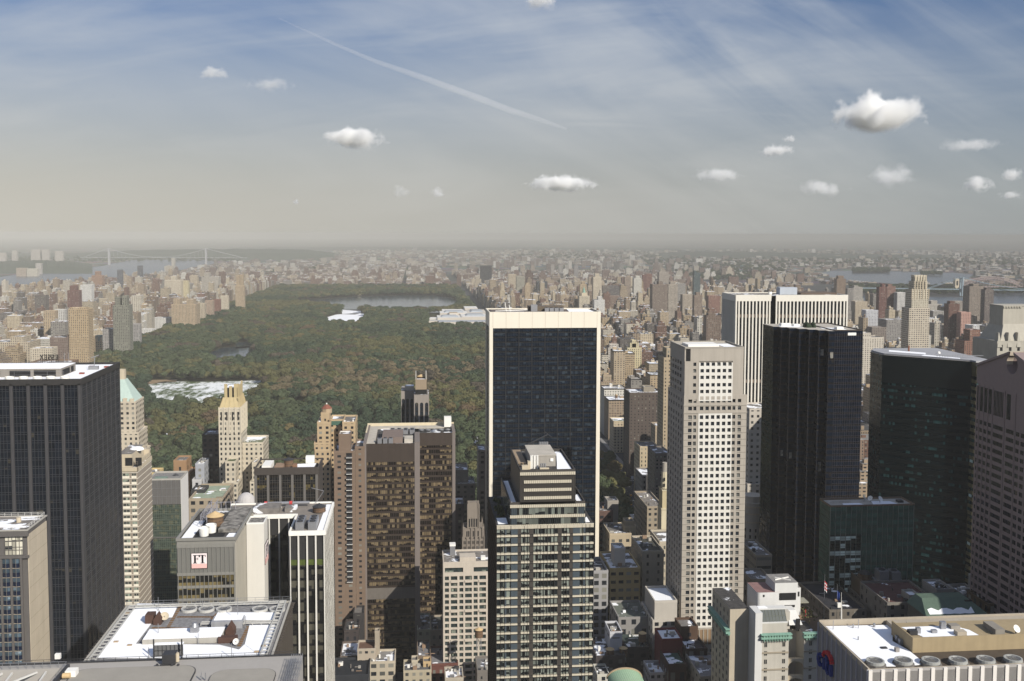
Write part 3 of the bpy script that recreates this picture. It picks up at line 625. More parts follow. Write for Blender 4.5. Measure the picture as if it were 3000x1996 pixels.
# ---- low snow-covered roof with fans, and its neighbour the concrete terrace
def snow_roof():
 x0, x1, y0, y1, z = -71.6, -31.4, 221.6, 256.0, 165.5
 t = thing('office_tower', 'brown ribbed office block under a broad snow roof with fans and tracks', 'office tower', (x1, y0, 0))
 rib = wallm('brown_rib', (.065, .054, .043), .15, .4, .8, .15)
 core(t, 'wall', x0, x1, y0, y1, 0, z, rib, roofm('stained_roof', (.15, .145, .145), (.24, .235, .235), 2, .25))
 E = FT_(x1, y0, 90); mb = MB()
 for i in range(40): strip(mb, E, i*.86, i*.86+.4, 0, z-1.2, 0, .35)
 mb.build('rib', rib, t)
 mb = MB()
 for i in range(22):
  a = i*1.6; mb.face([(x1, y0+a, z-.3), (x1, y0+a+1.6, z-.3), (x1+1.0, y0+a+.8, z-.15)]); mb.face([(x1, y0+a, z-.3), (x1+1.0, y0+a+.8, z-.15), (x1, y0+a+.4, z-1.6)])
  mb.face([(x0, y0+a, z-.3), (x0-1.0, y0+a+.8, z-.1), (x0, y0+a+1.6, z-.3)])
 for i in range(25): mb.face([(x0+i*1.6, y1, z-.2), (x0+i*1.6+1.6, y1, z-.2), (x0+i*1.6+.8, y1+1, z-.1)])
 mb.build('cornice_teeth', rib, t)
 parapet(t, x0, x1, y0, y1, z, .35, .45, CONC)
 pale = wallm('pale_rail', (.42, .41, .38), .12, .5, .6, .05)
 def track(a, b, wd):                     # double rail with rungs
  mb = MB(); a, b = Vector(a), Vector(b); d = (b-a).normalized(); n_ = Vector((-d.y, d.x, 0))
  for s_ in (0, 1): o = n_*wd*s_; mb.beam(a+o, b+o, .13)
  k = int((b-a).length/2.0)
  for i in range(k+1): p = a+d*2.0*i; mb.beam(p, p+n_*wd, .09); mb.beam(p+Vector((0, 0, -.5)), p, .08)
  mb.build('rail_track', pale, t)
 zz = z+.75
 track((x0+1.2, y1-1, zz), (x0+1.2, y0+.6, zz), 1.5); track((x1-1.2, y0+.6, zz), (x1-1.2, y1-1, zz), 1.5); track((x1-1.3, y1-1.2, zz), (x0+1.3, y1-1.2, zz), 1.3)
 a, b = pZ(587, 1828, zz), pZ(815, 1824, zz); track((b.x, b.y, zz), (a.x, a.y, zz), -1.2)
 for pts in ([(402, 1770), (523, 1771), (505, 1809), (455, 1813), (398, 1887), (282, 1928)], [(398, 1888), (643, 1891), (700, 1905), (716, 1890), (772, 1931), (284, 1928.5)],
    [(731, 1833), (809, 1832), (772.5, 1930.5), (717, 1890)], [(638, 1796), (809, 1796), (804, 1818), (716, 1817), (632, 1806)]):
  snow_sheet(t, pxz(pts, z), z+.02)
 pl = pxz([(437, 1845), (654, 1846), (647, 1868), (427, 1866)], z+1.2)
 ax, bx, ay, by = min(p[0] for p in pl), max(p[0] for p in pl), min(p[1] for p in pl), max(p[1] for p in pl)
 mb = MB(); mb.box(ax, bx, ay, by, z, z+1.2); p = mb.build('raised_deck', CONC, t); snow_sheet(p, [(ax+.1, ay+.25), (bx-.1, ay+.25), (bx-.1, by), (ax+.1, by)], z+1.2)
 q = pxz([(628, 1806), (716, 1806), (716, 1821), (628, 1821)], z+1.6); ax, bx, ay, by = q[0][0], q[1][0], q[2][1], q[0][1]
 mb = MB(); mb.box(ax, bx, ay, by, z, z+1.7); p = mb.build('mechanical_box', wallm('galvanised', (.36, .36, .37), .15, .4, .5, .25, .3), t); snow_sheet(p, [(ax+.4, ay+1), (bx-.2, ay+1), (bx-.2, by), (ax+.4, by)], z+1.7)
 for px in (554, 604.7, 656, 761, 812): q = pZ(px, 1784, z+.4); fan(t, q.x, q.y, z, 1.95, pale, PIT)
 red = wallm('red_brown_shed', (.072, .038, .028), .15, .6, .8, .1)
 def shed(pa, pb, pc, h, rx):
  a, b = pZ(pa[0], pa[1], z), pZ(pb[0], pb[1], z); yb = a.y+pc; mb = MB()
  x_0, x_1, y_0 = a.x, b.x, a.y
  if rx:
   xm = (x_0+x_1)/2
   mb.face([(x_0, y_0, z), (x_1, y_0, z), (x_1, y_0, z+h*.45), (xm, y_0, z+h), (x_0, y_0, z+h*.45)]); mb.face([(x_1, yb, z), (x_0, yb, z), (x_0, yb, z+h*.45), (xm, yb, z+h), (x_1, yb, z+h*.45)])
   mb.face([(x_0, yb, z), (x_0, y_0, z), (x_0, y_0, z+h*.45), (x_0, yb, z+h*.45)]); mb.face([(x_1, y_0, z), (x_1, yb, z), (x_1, yb, z+h*.45), (x_1, y_0, z+h*.45)])
   mb.face([(x_0, y_0, z+h*.45), (xm, y_0, z+h), (xm, yb, z+h), (x_0, yb, z+h*.45)]); mb.face([(xm, y_0, z+h), (x_1, y_0, z+h*.45), (x_1, yb, z+h*.45), (xm, yb, z+h)])
  else: mb.box(x_0, x_1, y_0, yb, z, z+h)
  mb.build('roof_shed', red, t)
 shed((425, 1830), (448, 1832), 2.6, 2.2, False); shed((449, 1832), (471, 1832), 2.2, 2.7, True); shed((660, 1866), (686, 1866), 2.6, 3.0, True); shed((638, 1886), (692, 1888), 1.6, 1.3, False)
 mb = MB(); q = pZ(569, 1871, z); mb.box(q.x-.9, q.x+.9, q.y, q.y+1.4, z, z+2.6); mb.cyl(q.x, q.y+.7, z+2.6, z+3.4, .9, .5, 12); mb.build('vent_hood', METAL, t)
 pav = wallm('rust_paver', (.16, .085, .03), .3, .9, .9, 0); mb = MB()
 def pavers(a, b, n):
  a, b = pZ(*a, z), pZ(*b, z)
  for i in range(n):
   c = a.lerp(b, (i+.5)/n); mb.box(c.x-.42, c.x+.42, c.y-.35, c.y+.35, z+.01, z+.05)
 pavers((530, 1775), (490, 1843), 13); pavers((520, 1808), (628, 1808), 13); pavers((430, 1882), (640, 1882), 22); pavers((445, 1840), (650, 1842), 18); pavers((728, 1835), (700, 1895), 11); pavers((637, 1798), (620, 1815), 4)
 mb.build('paver_border', pav, t)
 for px, py, h in ((464, 1790, 3.5), (594, 1790, 3), (697, 1817, 5.5), (464, 1871, 3.5), (581, 1888, 2.5), (679, 1931, 3.5), (436, 1930, 2.5), (720, 1842, 3)): q = pZ(px, py, z); mb = MB(); mb.beam((q.x, q.y, z), (q.x, q.y, z+h), .05); mb.beam((q.x-.3, q.y, z+.1), (q.x+.3, q.y, z+.1), .12); mb.build('lightning_rod', METAL, t)
 for px, py in ((373, 1800), (380, 1893), (752, 1912), (442, 1800), (340, 1883), (772, 1895)): q = pZ(px, py, z); mb = MB(); mb.box(q.x-.5, q.x+.5, q.y-.3, q.y+.3, z, z+.35); mb.build('roof_drain', TANB, t)
 rail(t, [(x0, y1+.2), (x1, y1+.2)], z, 1.3)
 q = pZ(482, 1822, z); dish('cream satellite dish beside the red-brown shed on the snow roof', q.x, q.y, z, 1.0, 20, CREAM)
 q = pZ(692, 1892, z); dish('small white satellite dish on the lower edge of the snow roof', q.x, q.y, z, .7, -10)
 # window-cleaning cradle
 r = thing('window_cleaning_rig', 'black wheeled window-cleaning machine with a hanging cradle at the snow roof edge', 'cleaning rig', tuple(pZ(492, 1945, z+1.3)))
 a, b = pZ(452, 1925, z), pZ(535, 1925, z); mb = MB(); mb.box(a.x, b.x, a.y-.1, a.y+.15, z+.2, z+2.6); mb.build('cradle', wallm('cradle_mesh', (.12, .12, .12), .3, 2, .7), r)
 mb = MB(); mb.box(a.x, b.x, a.y, a.y+1.1, z+2.6, z+2.75); mb.build('cradle_roof', SNOW, r)
 mb = MB()
 for px in (452, 534): q = pZ(px, 1928, z); mb.beam((q.x, q.y-.3, z-.2), (q.x, q.y-.3, z+4.3), .13)
 for k in range(8): xx = a.x+(b.x-a.x)*k/7; mb.beam((xx, a.y-.15, z+.2), (xx, a.y-.15, z+2.6), .05)
 mb.beam((a.x, a.y-.15, z+1.4), (b.x, a.y-.15, z+1.4), .05); mb.beam((a.x, a.y-.2, z+.15), (b.x, a.y-.2, z+.15), .14); mb.build('frame', DARKM, r)
 mb = MB(); q, q2 = pZ(475, 1950, z+1.6), pZ(512, 1950, z+1.6); mb.box(q.x, q2.x, q.y, q.y+2.6, z+1.6, z+3.8); mb.build('machine_body', DARKM, r)
 for px in (460, 473, 505, 522): q = pZ(px, 1954, z+1.5); mb = MB(); mb.T = Matrix.Translation((q.x, q.y, z+1.75)) @ Matrix.Rotation(R_(90), 4, 'Y'); mb.cyl(0, 0, -.2, .2, .42, n=12); mb.T = None; mb.build('wheel', DARKM, r)
 mb = MB(); q = pZ(519, 1935, z+2); mb.cyl(q.x, q.y, z+1.8, z+3.6, .45, n=10); mb.build('drum', CREAM, r)
snow_roof()
def terrace():
 z = 166.9; x0, xr = -125.0, -24.6
 t = thing('concrete_terrace', 'broad pale concrete roof terrace along the bottom of the photo', 'roof terrace', (-60, 150, 0))
 deck = wallm('pale_deck', (.33, .31, .285), .09, .1, .9, .05)
 mb = MB(); mb.box(-73, xr, 120, 219.4, 0, z); mb.box(x0, -73, 217, 219.4, 0, z); mb.box(xr, -16.8, 120, 199, 0, z); mb.box(x0, -73, 120, 216.99, 0, z-11); mb.build('deck', deck, t); occ(x0, xr, 120, 219.4, z)
 rail(t, [(x0, 219.2), (xr, 219.2)], z, 1.0, DARKM, 'railing', 2.4)
 mb = MB(); mb.box(x0, xr, 219.2, 219.6, z, z+.25); mb.build('kerb', DARKM, t)
 def rr(px0, px1, py0, py1, r):
  a, b, c = pZ(px0, py0, z), pZ(px1, py0, z), pZ(px1, py1, z); xa, xb, yb, ya = a.x, b.x, a.y, c.y; pts = []
  for cx, cy, s in ((xb-r, yb-r, 0), (xa+r, yb-r, 90), (xa+r, ya+r, 180), (xb-r, ya+r, 270)):
   for k in range(7): an = R_(s+k*15); pts.append((cx+r*math.cos(an), cy+r*math.sin(an)))
  return pts
 for a in ((222, 576, 1965, 2120, 3.2), (625, 812, 1968, 2120, 3.2)):
  p = rr(*a); mb = MB(); mb.prism(p, z+.004, z+.35); o = mb.build('curved_upstand', DARKM, t)
  c = (sum(q[0] for q in p)/len(p), sum(q[1] for q in p)/len(p)); mb = MB(); mb.prism([(c[0]+(q[0]-c[0])*.985, c[1]+(q[1]-c[1])*.985) for q in p], z+.35, z+.42); mb.build('panel_deck', wallm('beige_panel', (.28, .26, .225), .15, .3, .9, .0), o)
 mb = MB(); q0 = pZ(0, 1962, z)
 rail(t, [(x0, 217.3), (-73.2, 217.3), (-72.8, 203)], z, 1.3, METAL, 'railing', 1.6)
 mb = MB(); mb.box(-73.0, -72.4, 190, 216.9, z, z+.9); mb.build('kerb', DARKM, t)
 wb = wallm('white_beam', (.50, .49, .46), .08); zb = z-.6
 mb = MB()
 for p, q in (((-86, 216.8), (-89.5, 209)), ((-79, 216.8), (-88, 208)), ((-77.2, 216.8), (-77.2, 206)), ((-84, 216.8), (-84, 206))): mb.beam((*p, zb), (*q, zb-1), .17)
 mb.build('truss', wb, t)
 mb = MB(); mb.cyl(-80.5, 208.5, z-11, z-4.2, 4.2, 3.8, 26, cap=False); f = mb.build('big_fan', wallm('olive_green', (.10, .105, .06), .15), t)
 mb = MB(); mb.cyl(-80.5, 208.5, z-5.0, z-4.9, 3.8, n=26)
 mb.build('fan_shaft', PIT, f)
 mb = MB()
 for k in range(8): a = k*.785; mb.beam((-80.5, 208.5, z-4.5), (-80.5+3.7*math.cos(a), 208.5+3.7*math.sin(a), z-4.5), .25)
 mb.build('fan_blade', wallm('olive_grey', (.20, .20, .14), .1), f)
 for px, py, s in ((170, 1930, .55),): q = pZ(px, py, z); bits(t, [(q.x-s, q.x+s, q.y-.4, q.y+.4, z, z+1.1)], WHITEM, 'white_box')
 q = pZ(205, 1990, z); bits(t, [(q.x-1.0, q.x+1.1, q.y, q.y+2.0, z, z+1.6)], WHITEM, 'vent_box')
 mb = MB(); mb.T = Matrix.Translation((q.x-.4, q.y-.35, z+.9)) @ Matrix.Rotation(R_(90), 4, 'Y'); mb.cyl(0, 0, -.9, .6, .55, n=14); mb.T = None; mb.build('vent_pipe', TANCONE, t)
 s = thing('scaffold', 'thin steel scaffold at the right end of the concrete terrace', 'scaffold', (-25.5, 210, z)); mb = MB()
 for i in range(6):
  for yy in (203, 206, 209, 212, 215): mb.beam((-26.4+i*.45, yy, z-.1), (-26.4+i*.45, yy, z+2.2), .035)
 for k in (.7, 1.4, 2.1):
  for i in range(6): mb.beam((-26.4+i*.45, 203, z+k), (-26.4+i*.45, 215, z+k), .03)
 mb.build('frame', METAL, s)
 for px in (590, 602): q = pZ(px, 1994, z); bits(t, [(q.x-.1, q.x+.1, q.y-.1, q.y+.1, z, z+1.6)], METAL, 'post')
terrace()
# ---- grey office block with the pink sign, white slab beside it
def sign_block():
 x0, x1, y0, y1, z = -74.0, -56.3, 320.0, 354.4, 162.7
 t = thing('office_block', 'grey office block with a pink lettered sign and a water tank on its roof', 'office block', (x1, y0, 0))
 g = glassm('khaki_glass', (.010, .010, .009), 1.36, 4.0, x0+y0+.1, z-13.2, .62, (.17, .135, .065), .1, .3, .25)
 alu = wallm('aluminium', (.25, .24, .215), .08, .3, .5, .08, .2); pan = wallm('grey_panel', (.15, .147, .132), .08, .3, .7, .1)
 mb = MB(); mb.box(x0, x1, y0, y1, 0, z, 0, 1); mb.build('wall', [alu, DARKROOF], t); occ(x0, x1, y0, y1, z)
 S, E = FT_(x0, y0, 0), FT_(x1, y0, 90); W = x1-x0; D = y1-y0
 mb = MB(); strip(mb, S, .3, W-.3, z-10.2, z-2, 0, .12); mb.build('upper_panel', pan, t)
 for k in range(26):
  zb = z-14.2-4.0*k; mb = MB(); strip(mb, S, .4, W-.4, zb, zb+3.15, 0, .05); mb.build('window_band', g, t)
  mb = MB(); strip(mb, S, 0, W, zb+3.15, zb+4.0, 0, .2); mb.build('spandrel', alu, t)
 mb = MB()
 for i in range(14): a = .35+i*(W-.7)/13; strip(mb, S, a-.07, a+.07, 0, z-1.2, .12, .36)
 mb.build('mullion_grid', alu, t)
 mb = MB(); strip(mb, S, 0, W, z-2.2, z-1.0, 0, .3); strip(mb, S, 0, W, z-11, z-10.1, 0, .3); mb.build('cornice', alu, t)
 mb = MB()
 for i in range(24): a = .4+i*(D-.8)/23; strip(mb, E, a-.28, a+.28, 0, z-1, 0, .3)
 mb.build('fin', wallm('beige_fin', (.33, .305, .255), .1, .2, .8), t)
 mb = MB()
 for k in range(26):
  zb = z-14.2-4*k
  for i in range(23): a = .4+(i+.5)*(D-.8)/23; strip(mb, E, a-.35, a+.35, zb+.6, zb+2.4, -.05, .04)
 mb.build('window_band', g, t)
 parapet(t, x0-.2, x1+.25, y0-.35, y1, z, .9, .5, alu)
 snow_sheet(t, [(x0+.8, y0+.6), (x0+4.1, y0+.6), (x0+4.1, y0+22), (x0+.8, y0+22)], z); snow_sheet(t, [(x1-3.4, y0+.6), (x1-.6, y0+.6), (x1-.6, y0+7), (x1-3, y0+7)], z)
 pit = [(x0+4.6, x1-4.2, y0+1, y0+13, z+.02, z+.06)]; bits(t, pit, PIT, 'roof_well')
 bits(t, [(x1-6.6, x1-.4, y0+8, y1-.4, z+.05, z+1.2)], roofm('worn_roof', (.05, .048, .045), (.30, .28, .25), 2, .12), 'roof_deck')
 water_tank('squat water tank with a wide tan lid on the sign building roof', x0+8.6, y0+16, z, 2.75, 3.0, .4)
 for a, b, r in ((x0+7.3, y0+5, 1.6), (x0+8.8, y0+8.6, 1.7)):
  mb = MB(); mb.cyl(a, b, z, z+2.6, r*.86, r, 20, cap=False); mb.cyl(a, b, z+1.4, z+1.5, r*.9, n=20); mb.build('cooling_drum', WHITEM, t)
 mb = MB()
 for i in range(9):
  for s in (0, 1): x, y = x0+4.4+s*2, y0+14+i*2.2; mb.beam((x, y, z), (x, y, z+4.2), .07); mb.beam((x, y, z+4.2), (x, y+2.2, z+4.2), .06); mb.beam((x, y, z+2.1), (x, y+2.2, z+2.1), .05)
 for i in range(6): x = x0+4.4+i*1.6; mb.beam((x, y0+32, z), (x, y0+32, z+3.6), .07); mb.beam((x, y0+32, z+3.6), (x+1.6, y0+32, z+3.6), .06)
 mb.build('pipe_rack', wallm('violet_grey_steel', (.30, .29, .32), .1), t)
 # stair slab of white stone
 q = t
 mb = MB(); mb.box(-55.9, -50.2, 338.9, 347.2, 0, z-.6, 0, 1); mb.build('white_slab', [wallm('white_stone', (.60, .57, .51), .06, .3, .75, .05), roofm('worn_roof2', (.05, .05, .045), (.28, .26, .24), 2, .2)], t); occ(-55.9, -50.2, 338.9, 347.2, z)
 parapet(t, -55.9, -50.2, 338.9, 347.2, z-.6, .5, .3, WHITEM)
 # signs
 pink, ink, pale = wallm('sign_pink', (.72, .44, .40), .02), wallm('sign_black', (.006, .006, .008), 0), wallm('sign_white', (.80, .70, .68), .02)
 def ft_sign(T, s, label):
  sg = thing('sign', label, 'sign', tuple((T @ Vector((0, 0, 0)))[:3]), 'square signs with the letters FT')
  def B(nm, m, rects, b0, b1):
   mb = MB(); mb.T = T
   for r_ in rects: mb.box(r_[0]*s, r_[2]*s, -b1, -b0, r_[1]*s, r_[3]*s)
   mb.T = None; mb.build(nm, m, sg)
  B('back_frame', ink, [(-.02, -.02, 1.02, 1.02)], 0, .22); B('face', pale, [(0, .3, 1, 1)], .22, .30); B('face_lower', pink, [(0, 0, 1, .3)], .22, .30)
  # serif capitals, F tucked into T
  B('letter', ink, [(.17, .36, .29, .88), (.10, .34, .36, .375), (.10, .865, .52, .90), (.47, .76, .52, .87), (.29, .625, .42, .655), (.40, .56, .43, .72)], .30, .36)
  B('letter', ink, [(.66, .36, .78, .88), (.59, .34, .85, .375), (.52, .865, .92, .90), (.52, .76, .56, .87), (.88, .76, .92, .87)], .30, .36)
  return sg
 a = pY(562, 1665, y0-.4); s = pY(607, 1665, y0-.4).x-a.x
 ft_sign(Matrix.Translation((a.x, y0-.36, a.z)), s, 'square pink and white sign lettered FT on the grey panelled front')
 ft_sign(Matrix.Translation((-50.2, 339.6, z-14.5)) @ Matrix.Rotation(R_(90), 4, 'Z'), 6.6, 'second FT sign, seen edge-on on the side of the white stone slab')
sign_block()
# ---- black slab with white piers
def pier_slab():
 x0, x1, y0, y1, z = -42.2, -30.8, 342.0, 379.0, 158.2
 t = thing('office_slab', 'black glass slab with white vertical piers and white-rimmed roof', 'office tower', (x1, y0, 0))
 g = glassm('smoke_glass', (.010, .010, .010), 1.3, 3.75, x0+y0+.5, z-16.6, .55, (.075, .07, .055), .1, .25, .3, .22, (.008, .008, .009))
 mb = MB(); mb.box(x0, x1, y0, y1, 0, z); mb.box(-67.5, x0, 363.2, y1, 0, z); mb.build('glass_wall', g, t); occ(x0, x1, y0, y1, z); occ(-67.5, x0, 363.2, y1, z)
 S, E, S2, W2 = FT_(x0, y0, 0), FT_(x1, y0, 90), FT_(-67.5, 363.2, 0), FT_(x0, 363.2, -90)
 lou = wallm('black_panel', (.028, .027, .027), .1, .5, .6)
 mb = MB(); strip(mb, S, 0, 11.4, z-9.3, z-.6, 0, .15); strip(mb, S2, 0, 25.3, z-7, z-.6, 0, .12); mb.build('upper_panel', lou, t)
 mb = MB(); strip(mb, S, .2, 11.2, z-11.3, z-9.4, 0, .1); mb.build('planting_band', wallm('planter_green', (.06, .08, .015), .6, 1.2), t)
 for i in range(5): a = i*11.4/4; mb = MB(); strip(mb, S, max(0, a-.25), min(11.4, a+.25), 0, z-1.0, 0, .75); mb.build('pier', MARB, t)
 for i in range(11): a = i*3.7; mb = MB(); strip(mb, E, max(0, a-.12), min(37, a+.12), 0, z-1, 0, .1); mb.build('pier', MARB, t)
 for i in range(7): a = 25.3-2.9-i*3.4; mb = MB(); strip(mb, S2, a-.22, a+.22, 0, z-1, 0, .6); mb.build('pier', MARB, t)
 mb = MB()
 for b in ((x0-.3, x1+.5, y0-.9, y0-.1), (x1-.3, x1+.5, y0-.1, y1), (x0-.3, x0+.3, y0-.1, 363), (-67.8, x0-.3, 362.5, 363.2), (-67.8, x1+.5, y1-.8, y1)): mb.box(*b, z-1.0, z+.5)
 mb.build('rim', wallm('white_rim', (.78, .75, .68), .04), t)
 mb = MB(); mb.box(x0+.3, x1-.3, y0-.1, y1-.8, z, z+.05); mb.box(-67, x0+.3, 363.2, y1-.8, z, z+.05); mb.build('roof', wallm('roof_brown', (.20, .175, .15), .25, .3), t)
 snow_sheet(t, [(x1-2.6, y0+.5), (x1-.5, y0+.5), (x1-.5, y1-3), (x1-2.2, y1-3)], z+.06)
 ac_unit(t, x0+1.6, y0+2, z+.05, 2.8, 9, 2.6, 3); ac_unit(t, x0+5.8, y0+2, z+.05, 2.8, 9, 2.6, 3)
 water_tank('black squat water tank behind the cooling units on the white-rimmed roof', x0+7.5, y0+24, z, 2.3, 1.8, .4, DARKM)
 bits(t, [(-58, -49, 366, 374, z+.05, z+1.8), (-47, -43, 367, 372, z+.05, z+1.5)], GRAVEL, 'roof_house')
 for xx, l in ((-54, 8), (-45, 6)):
  mb = MB(); mb.T = Matrix.Translation((xx, 374.5, z+1.4)) @ Matrix.Rotation(R_(90), 4, 'Y'); mb.cyl(0, 0, 0, l, .6, n=12); mb.T = None; mb.build('duct', METAL, t)
  mb = MB(); mb.T = Matrix.Translation((xx-1.2, 374.5, z+1.4)) @ Matrix.Rotation(R_(90), 4, 'Y'); mb.cyl(0, 0, 0, 1.0, .75, n=12); mb.T = None; mb.build('duct_flange', wallm('bright_red', (.45, .05, .05), .1), t)
 mb = MB(); mb.beam((-37, 377, z+.5), (-34, 377, z+5), .08); mb.beam((-34, 377, z+5), (-38.5, 377, z+6.2), .08); mb.build('aerial', METAL, t)
pier_slab()
# ---- dark five-bay block
def five_bay():
 x0, x1, y0, y1, z = -73.6, -45.0, 470.0, 489.0, 150.6
 t = thing('office_block', 'dark brown five-bay office block with tank and snow on its sunken roof', 'office block', (x1, y0, 0))
 g = glassm('brown_glass', (.008, .009, .010), 1.2, 3.5, x0+y0, z-4.2, .35, (.12, .095, .04), .1, .25, .1, .3, (.014, .012, .010))
 br = wallm('brown_frame', (.055, .046, .040), .15, .3, .6, .15); gp = wallm('grey_frame_pier', (.125, .115, .105), .1)
 core(t, 'glass_wall', x0, x1, y0, y1, 0, z-2.6, g, PIT)
 S, E = FT_(x0, y0, 0), FT_(x1, y0, 90); W = x1-x0
 mb = MB(); strip(mb, E, 0, 19, 0, z-.3, 0, .5); mb.build('end_wall', br, t)
 for i in range(6): a = .6+i*(W-1.2)/5; mb = MB(); strip(mb, S, a-.55, a+.55, 0, z-2.4, 0, .6); mb.build('pier', gp, t)
 mb = MB(); cell_grid(mb, S, W, 60, z-3, W/25, 3.5, .06, .25, (0, 1.1)); mb.build('mullion_grid', br, t)
 mb = MB(); strip(mb, S, 0, W+.5, z-2.8, z, 0, .75); mb.build('cornice', br, t)
 parapet(t, x0, x1+.5, y0-.7, y1, z, .5, .6, br)
 q = lambda px, py: pZ(px, py, z)
 bits(t, [(-70.5, -66.5, y0+1.5, y0+13, z-2.6, z+1.0)], WHITEM, 'roof_house'); bits(t, [(-65, -61, y0+2, y0+10, z-2.6, z+.4)], BRICKB, 'roof_house')
 snow_sheet(t, [(-55.5, y0+1), (-47.5, y0+1), (-47.0, y0+13), (-56, y0+12)], z-.9, t=.15); bits(t, [(-56.2, -46.8, y0+.8, y0+13.2, z-2.6, z-.9)], br, 'roof_deck')
 snow_sheet(t, [(-61, y0+.8), (-57, y0+.8), (-57, y0+2.2), (-61, y0+2.2)], z-1.2)
 bits(t, [(-56.5, -54.8, y0+1, y0+5, z-2, z+1.2)], wallm('brick_orange', (.22, .12, .07), .2), 'chimney'); bits(t, [(-52, -48, y0+14, y0+17, z-1, z+2.3)], WHITEM, 'roof_house')
 water_tank('wide dark timber water tank on the dark five-bay block', -59.3, y0+9, z-1.6, 2.2, 3.4, .2, DARKM)
five_bay()
# ---- twin bronze slab
def bronze_slab():
 t = thing('office_slab', 'stepped pair of bronze glass slabs with beige blinds and grey end piers', 'office tower', (0, 592, 0))
 g = glassm('bronze_glass', (.008, .006, .005), 1.36, 3.4, -30.5+592, 0, .56, (.20, .152, .09), .14, .25, .12, .36, (.018, .011, .009))
 z = 136.5
 for x0, x1, y0, y1, top, mech in ((-30.0, -1.0, 592, 648, 11, True), (2.0, 23.0, 622, 648, 8, False)):
  mb = MB(); mb.box(x0, x1, y0, y1, 0, z-1, 0, 1); mb.build('glass_wall', [g, DARKROOF], t); occ(x0, x1, y0, y1, z)
  S = FT_(x0, y0, 0); W = x1-x0
  n = round(W/1.36); mb = MB()
  for i in range(n+1): a = i*W/n; strip(mb, S, a-.07, a+.07, 0, z-1, 0, .3)
  mb.build('mullion_grid', BRONZE, t)
  mb = MB(); strip(mb, S, 0, W, z-top, z-.2, .05, .32); m = mb.build('louver_band', wallm('louver_bronze', (.060, .045, .036), .1, .3, .6), t)
  mb = MB()
  for i in range(n*2): strip(mb, S, i*W/n/2, i*W/n/2+.2, z-top, z-.2, .32, .45)
  mb.build('louver_blade', BRONZE, m)
  if mech: mb = MB(); strip(mb, S, 0, W, 44.2, 50.9, .05, .33); mb.build('louver_band', wallm('louver_grey', (.13, .115, .10), .15, .6, .6), t)
  mb = MB()
  for k in range(40): strip(mb, S, 0, W, k*3.4, k*3.4+1.1, 0, .14)
  mb.build('spandrel_grid', BRONZE, t)
 for x0, x1, y0, y1 in ((-30.7, -28.9, 591.4, 648), (-1.1, 2.0, 591.4, 622), (21.9, 23.8, 621.4, 648)): mb = MB(); mb.box(x0, x1, y0, y1, 0, z+.5); mb.build('end_pier', wallm('pinkish_pier', (.165, .14, .125), .1, .2, .8, .12), t)
 pale = wallm('cream_parapet', (.55, .47, .33), .06)
 mb = MB(); mb.box(-30, -24, 593, 648, z-1, z-.3); mb.box(-24, 23, 640, 648, z-1, z-.3); mb.build('roof', BEIGEROOF, t)
 mb = MB(); mb.box(-30.7, 23.8, 647.4, 648.2, z-1, z+1.4); mb.box(-30.7, -29.9, 622, 647.4, z-1, z+1.0); mb.build('parapet', pale, t)
 bits(t, [(-20, -8, 596, 620, z-1, z+2.6)], wallm('brown_box', (.17, .13, .11), .1), 'roof_house'); bits(t, [(-7, -2, 596, 606, z-1, z+1.5)], BEIGEROOF, 'roof_house')
 for i in range(3): ac_unit(t, -22.5+i*3.2, 593.5, z-.9, 2.5, 4, 3.2, 1)
 for i in range(4): ac_unit(t, -16+i*4, 622, z-.9, 3, 8, 2.4, 2)
 for i in range(5): fan(t, 3.2+i*4.1, 630, z, 1.5, METAL, PIT)
 bits(t, [(17.5, 22, 640, 645, z-1, z+6)], WHITEM, 'white_frame_house')
 snow_sheet(t, [(-12, 593), (-4, 593), (-4, 595), (-12, 595)], z-.9); snow_sheet(t, [(17, 623), (22, 623), (22, 627), (17, 627)], z-.9)
bronze_slab()
